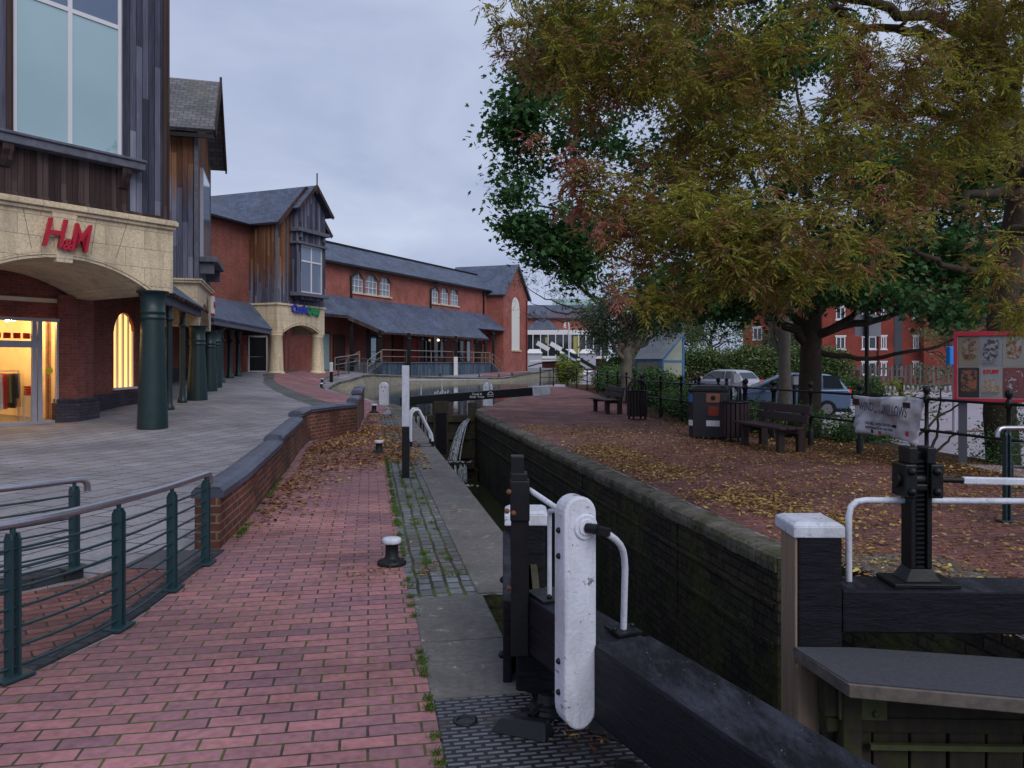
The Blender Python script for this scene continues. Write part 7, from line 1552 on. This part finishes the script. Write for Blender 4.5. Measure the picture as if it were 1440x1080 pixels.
# --- background trees
def bgtree(name, label, x, y, H, rt, blobs, n, per, size, m, bark=None, seed=0, tm=T_OVAL, limbs=6, group=None, tip=.02):
    z0 = zf(x, y); T_ = Tree(name, label, (x, y, z0), group=group); zc = min(b[2]-b[5]*.5 for b in blobs)
    T_.limb([(x, y, z0-.2), (x+.05, y, z0+H*.25), (x-.05, y, max(z0+H*.45, zc))], rt, rt*.65, amp=.05, sides=10, seed=seed)
    for i, b in enumerate(blobs*2 if len(blobs) < limbs else blobs):
        d = RNG.normal(size=3)*.3; T_.limb([(x, y, z0+H*(.30+.02*i)), (lerp(x, b[0], .5), lerp(y, b[1], .5), lerp(z0+H*.4, b[2], .6)), (b[0]+b[3]*d[0], b[1], b[2]+b[5]*d[2])], rt*.45, tip, seed=seed+i, amp=.2, sides=6)
    cl = blob_points(blobs, n, .2, -.12, .7, seed); T_.twigs(cl[::3], .03, .008, 4, .15); T_.done(bark or M['bark'])
    if per: spray(cl, per, .28, size, tm, m, T_.t)
    return T_
bgtree('willow_tree', 'grey green small leaved tree left of the blue shelter', 4.75, 33, 5, .30, [px_blob(885,430,33,1.7,.8,1.2), px_blob(840,455,33,1.0,.6,1), px_blob(930,450,33,1.2,.8,1), px_blob(860,480,33,1.0,.6,.9), px_blob(975,440,34,1.2,.7,1), px_blob(905,400,33,1.6,.6,1)], 900, 12, .12, M['evergreen'], M['bark_pale'], 3)
bgtree('plane_tree', 'pale barked forked tree between the silver and blue cars', 8.2, 24, 6, .22, [px_blob(1050,380,25,1.6,1.2,1.2), px_blob(1130,370,25,1.5,1.2,1.2), px_blob(1090,330,25,1.6,1,1.2)], 350, 12, .13, M['maple'], M['bark_pale'], 14)
bgtree('birch_tree', 'loose brown and green tree behind the hedge right of the blue shelter', 14.0, 56, 8, .2, [px_blob(1000,440,56,2.4,1.6,1.5), px_blob(1035,465,56,1.4,1.2,1.2), px_blob(985,470,56,1.2,.9,1)], 520, 8, .15, M['ivy'], None, 21)
bgtree('young_tree', 'young light green tree in front of the flats left of the notice board', 20.3, 36, 5, .10, [px_blob(1322,470,36,1.1,.9,.9), px_blob(1300,490,36,.7,.5,.6), px_blob(1345,455,36,.7,.6,.6)], 200, 9, .11, M['ivy'], None, 24)
bgtree('bare_tree', 'dark tree filling the gap behind the notice board', 24.5, 40, 7, .2, [px_blob(1400,455,40,1.6,1.2,1.2), px_blob(1440,480,40,1.6,1.6,1.2), px_blob(1380,480,40,1.0,.8,1)], 400, 10, .14, M['evergreen'], None, 27)
bgtree('distant_tree', 'green bush filling the background behind the flats and pale trunk', 19, 70, 6, .2, [px_blob(1100,480,70,2.5,1.4,1.5), px_blob(1150,500,70,1.6,1,1.2)], 300, 10, .2, M['evergreen'], None, 31)
bgtree('distant_tree', 'large evergreen in the haze directly behind the blue shelter roof', 11.5, 60, 8, .25, [px_blob(930,450,60,3.0,1.6,2), px_blob(965,465,60,1.6,1.4,1.4), px_blob(900,480,60,2.2,1.4,1.6), px_blob(860,470,62,1.6,1.2,1.4)], 800, 10, .2, M['evergreen'], None, 35)
# nearly leafless tree between the tower and the maple
bt = Tree('bare_tree', 'nearly leafless pale tree arching left across the gabled tower', (6.9, 44, 0))
bt.limb([(6.9,44,-.3), (6.8,44,1.5), (6.3,44,3.0)], .28, .2, amp=.05, sides=10)
AR = [[at(880,440,44), at(845,437,43.5), at(800,432,43), at(760,415,42.5), at(728,395,42)], [at(870,440,44), at(840,425,43.5), at(818,395,43), at(800,370,42.5), at(770,352,42)], [at(875,445,44), at(835,445,43.5), at(800,452,43), at(765,448,42.5), at(735,440,42)], [at(860,430,44), at(825,415,43.5), at(790,385,43), at(745,372,42.5), at(715,362,42)], [at(845,437,43.5), at(810,440,43), at(775,436,42.5), at(745,425,42)], [at(870,420,44), at(845,400,44), at(838,370,43.5), at(815,350,43)], [at(6,6,1)*0+Vector((6.3,44,3.0)), at(885,440,44), at(872,425,44)]]
for i, l in enumerate(AR): bt.limb([Vector((6.3,44,3.0))]+list(l) if i in (0, 2, 5) else l, .11 if i < 6 else .16, .012, amp=.22, seed=i+50, sides=6)
tipb = [px_blob(735,395,42,1.0,.6,.8), px_blob(770,375,42.5,1.5,.7,1), px_blob(720,425,42,.5,1.2,.6), px_blob(790,415,43,1.6,1.0,1), px_blob(830,385,43,1.2,.9,1), px_blob(750,440,42.5,1.0,.5,.8), px_blob(820,440,43,1.4,.6,1)]
cl = blob_points(tipb, 520, .1, -.3, .7, 44); bt.twigs(cl, .022, .006, 3, .22); bt.done(M['bark'])
spray(cl[::2], 5, .2, .075, T_OVAL, M['ivy'], bt.t)
# ================================================================ FALLEN LEAVES
def fallen(name, label, pts, size, m, lift=.012):
    pts = np.array(pts); n = len(pts); C_ = np.c_[pts, [zf(x, y)+lift+random.random()*.02 for x, y in pts]]
    D_ = RNG.normal(size=(n, 3)); D_[:, 2] *= .18; Nn = RNG.normal(size=(n, 3))*.28+np.array((0,0,1.))
    o = leaves(name, C_, D_, Nn, RNG.uniform(size*.6, size*1.35, n), T_OVAL if size > .05 else T_LANCE, m); tag(o, label, 'fallen leaves', kind='stuff'); return o
def scatter(n, s0, s1, t0, t1, dens):
    o = []
    while len(o) < n:
        s_, t_ = random.uniform(s0, s1), random.uniform(t0, t1); x, y = P(s_, t_)
        if random.random() < dens(s_, t_, x, y): o.append((x, y))
    return o
def d1(s_, t_, x, y):
    nn = .5+mnoise.noise(Vector((x*.55, y*.4, 0)))*1.1+.5*mnoise.noise(Vector((x*2, y*2, 3)))
    far = 1-sst((s_-15)/7); return max(.03, nn)*(.25+.75*far)*(.55+.45*sst((t_-6.2)/1.5))
fallen('fallen_leaves', 'carpet of brown fallen leaves over the bank beneath the trees', scatter(58000, 4, 24, 3.62, 9.6, d1), .043, M['fallen'])
def d2(s_, t_, x, y): return max(.0, math.exp(-((t_-4.1)/.75)**2)*(.5+mnoise.noise(Vector((x*.8, y*.8, 5)))*1.3)*(1 if 7 < s_ < 15 else .25)+(.10 if t_ > 5 else 0))
fallen('fallen_leaves', 'yellow fallen leaves drifted along the mossy lock coping', scatter(14000, 5, 20, 3.6, 9.2, d2), .0505, M['fallen_y'], .02)
def wallx(y): return interp([(6.8,-2.45),(9.8,-2.96),(12,-3.25),(14.2,-3.7),(16.3,-4.1),(18.4,-3.52),(23.7,-4.35),(28,-4.9)], y)
def d3(s_, t_, x, y):
    w = wallx(y); 
    if x < w+.03 or y > 27: return 0
    dw_ = x-w; nn = .5+mnoise.noise(Vector((x*1.1, y*.7, 7)))*1.2
    return max(0, nn)*(math.exp(-(dw_/.45)**2)*(sst((y-7)/3.5))+(1 if 11.8 < y < 20 else .12)*sst((y-11)/2.0)*.8)
fallen('fallen_leaves', 'brown and yellow leaves swept along the foot of the garden wall', scatter(9500, 7, 25, -3.0, .95, d3), .058, M['fallen'])
fallen('fallen_leaves', 'scattered pale leaves on the towpath slabs near the striped post', scatter(420, 5.5, 20, -.4, 1.15, lambda s_, t_, x, y: .2+max(0, mnoise.noise(Vector((x*2, y*1.2, 9))))), .045, M['fallen_y'])
fallen('fallen_leaves', 'few brown leaves caught by the gate foot and the near bollard', [(*P(3.35+random.gauss(0,.09), .93+random.gauss(0,.07)),) for _ in range(90)]+[(*P(6.15+random.gauss(0,.1), .05+random.gauss(0,.14)),) for _ in range(60)]+[(*P(6.1+random.gauss(0,.09), .45+random.gauss(0,.05)),) for _ in range(40)]+[(-3.0+random.gauss(0,.15), 5.7+random.gauss(0,.2)) for _ in range(60)], .045, M['fallen'])
fallen('litter_leaves', 'stray leaves dotted over the grey plaza paving', [(random.uniform(-9, -3.2), random.uniform(5, 20)) for _ in range(140)], .05, M['fallen'], .006)
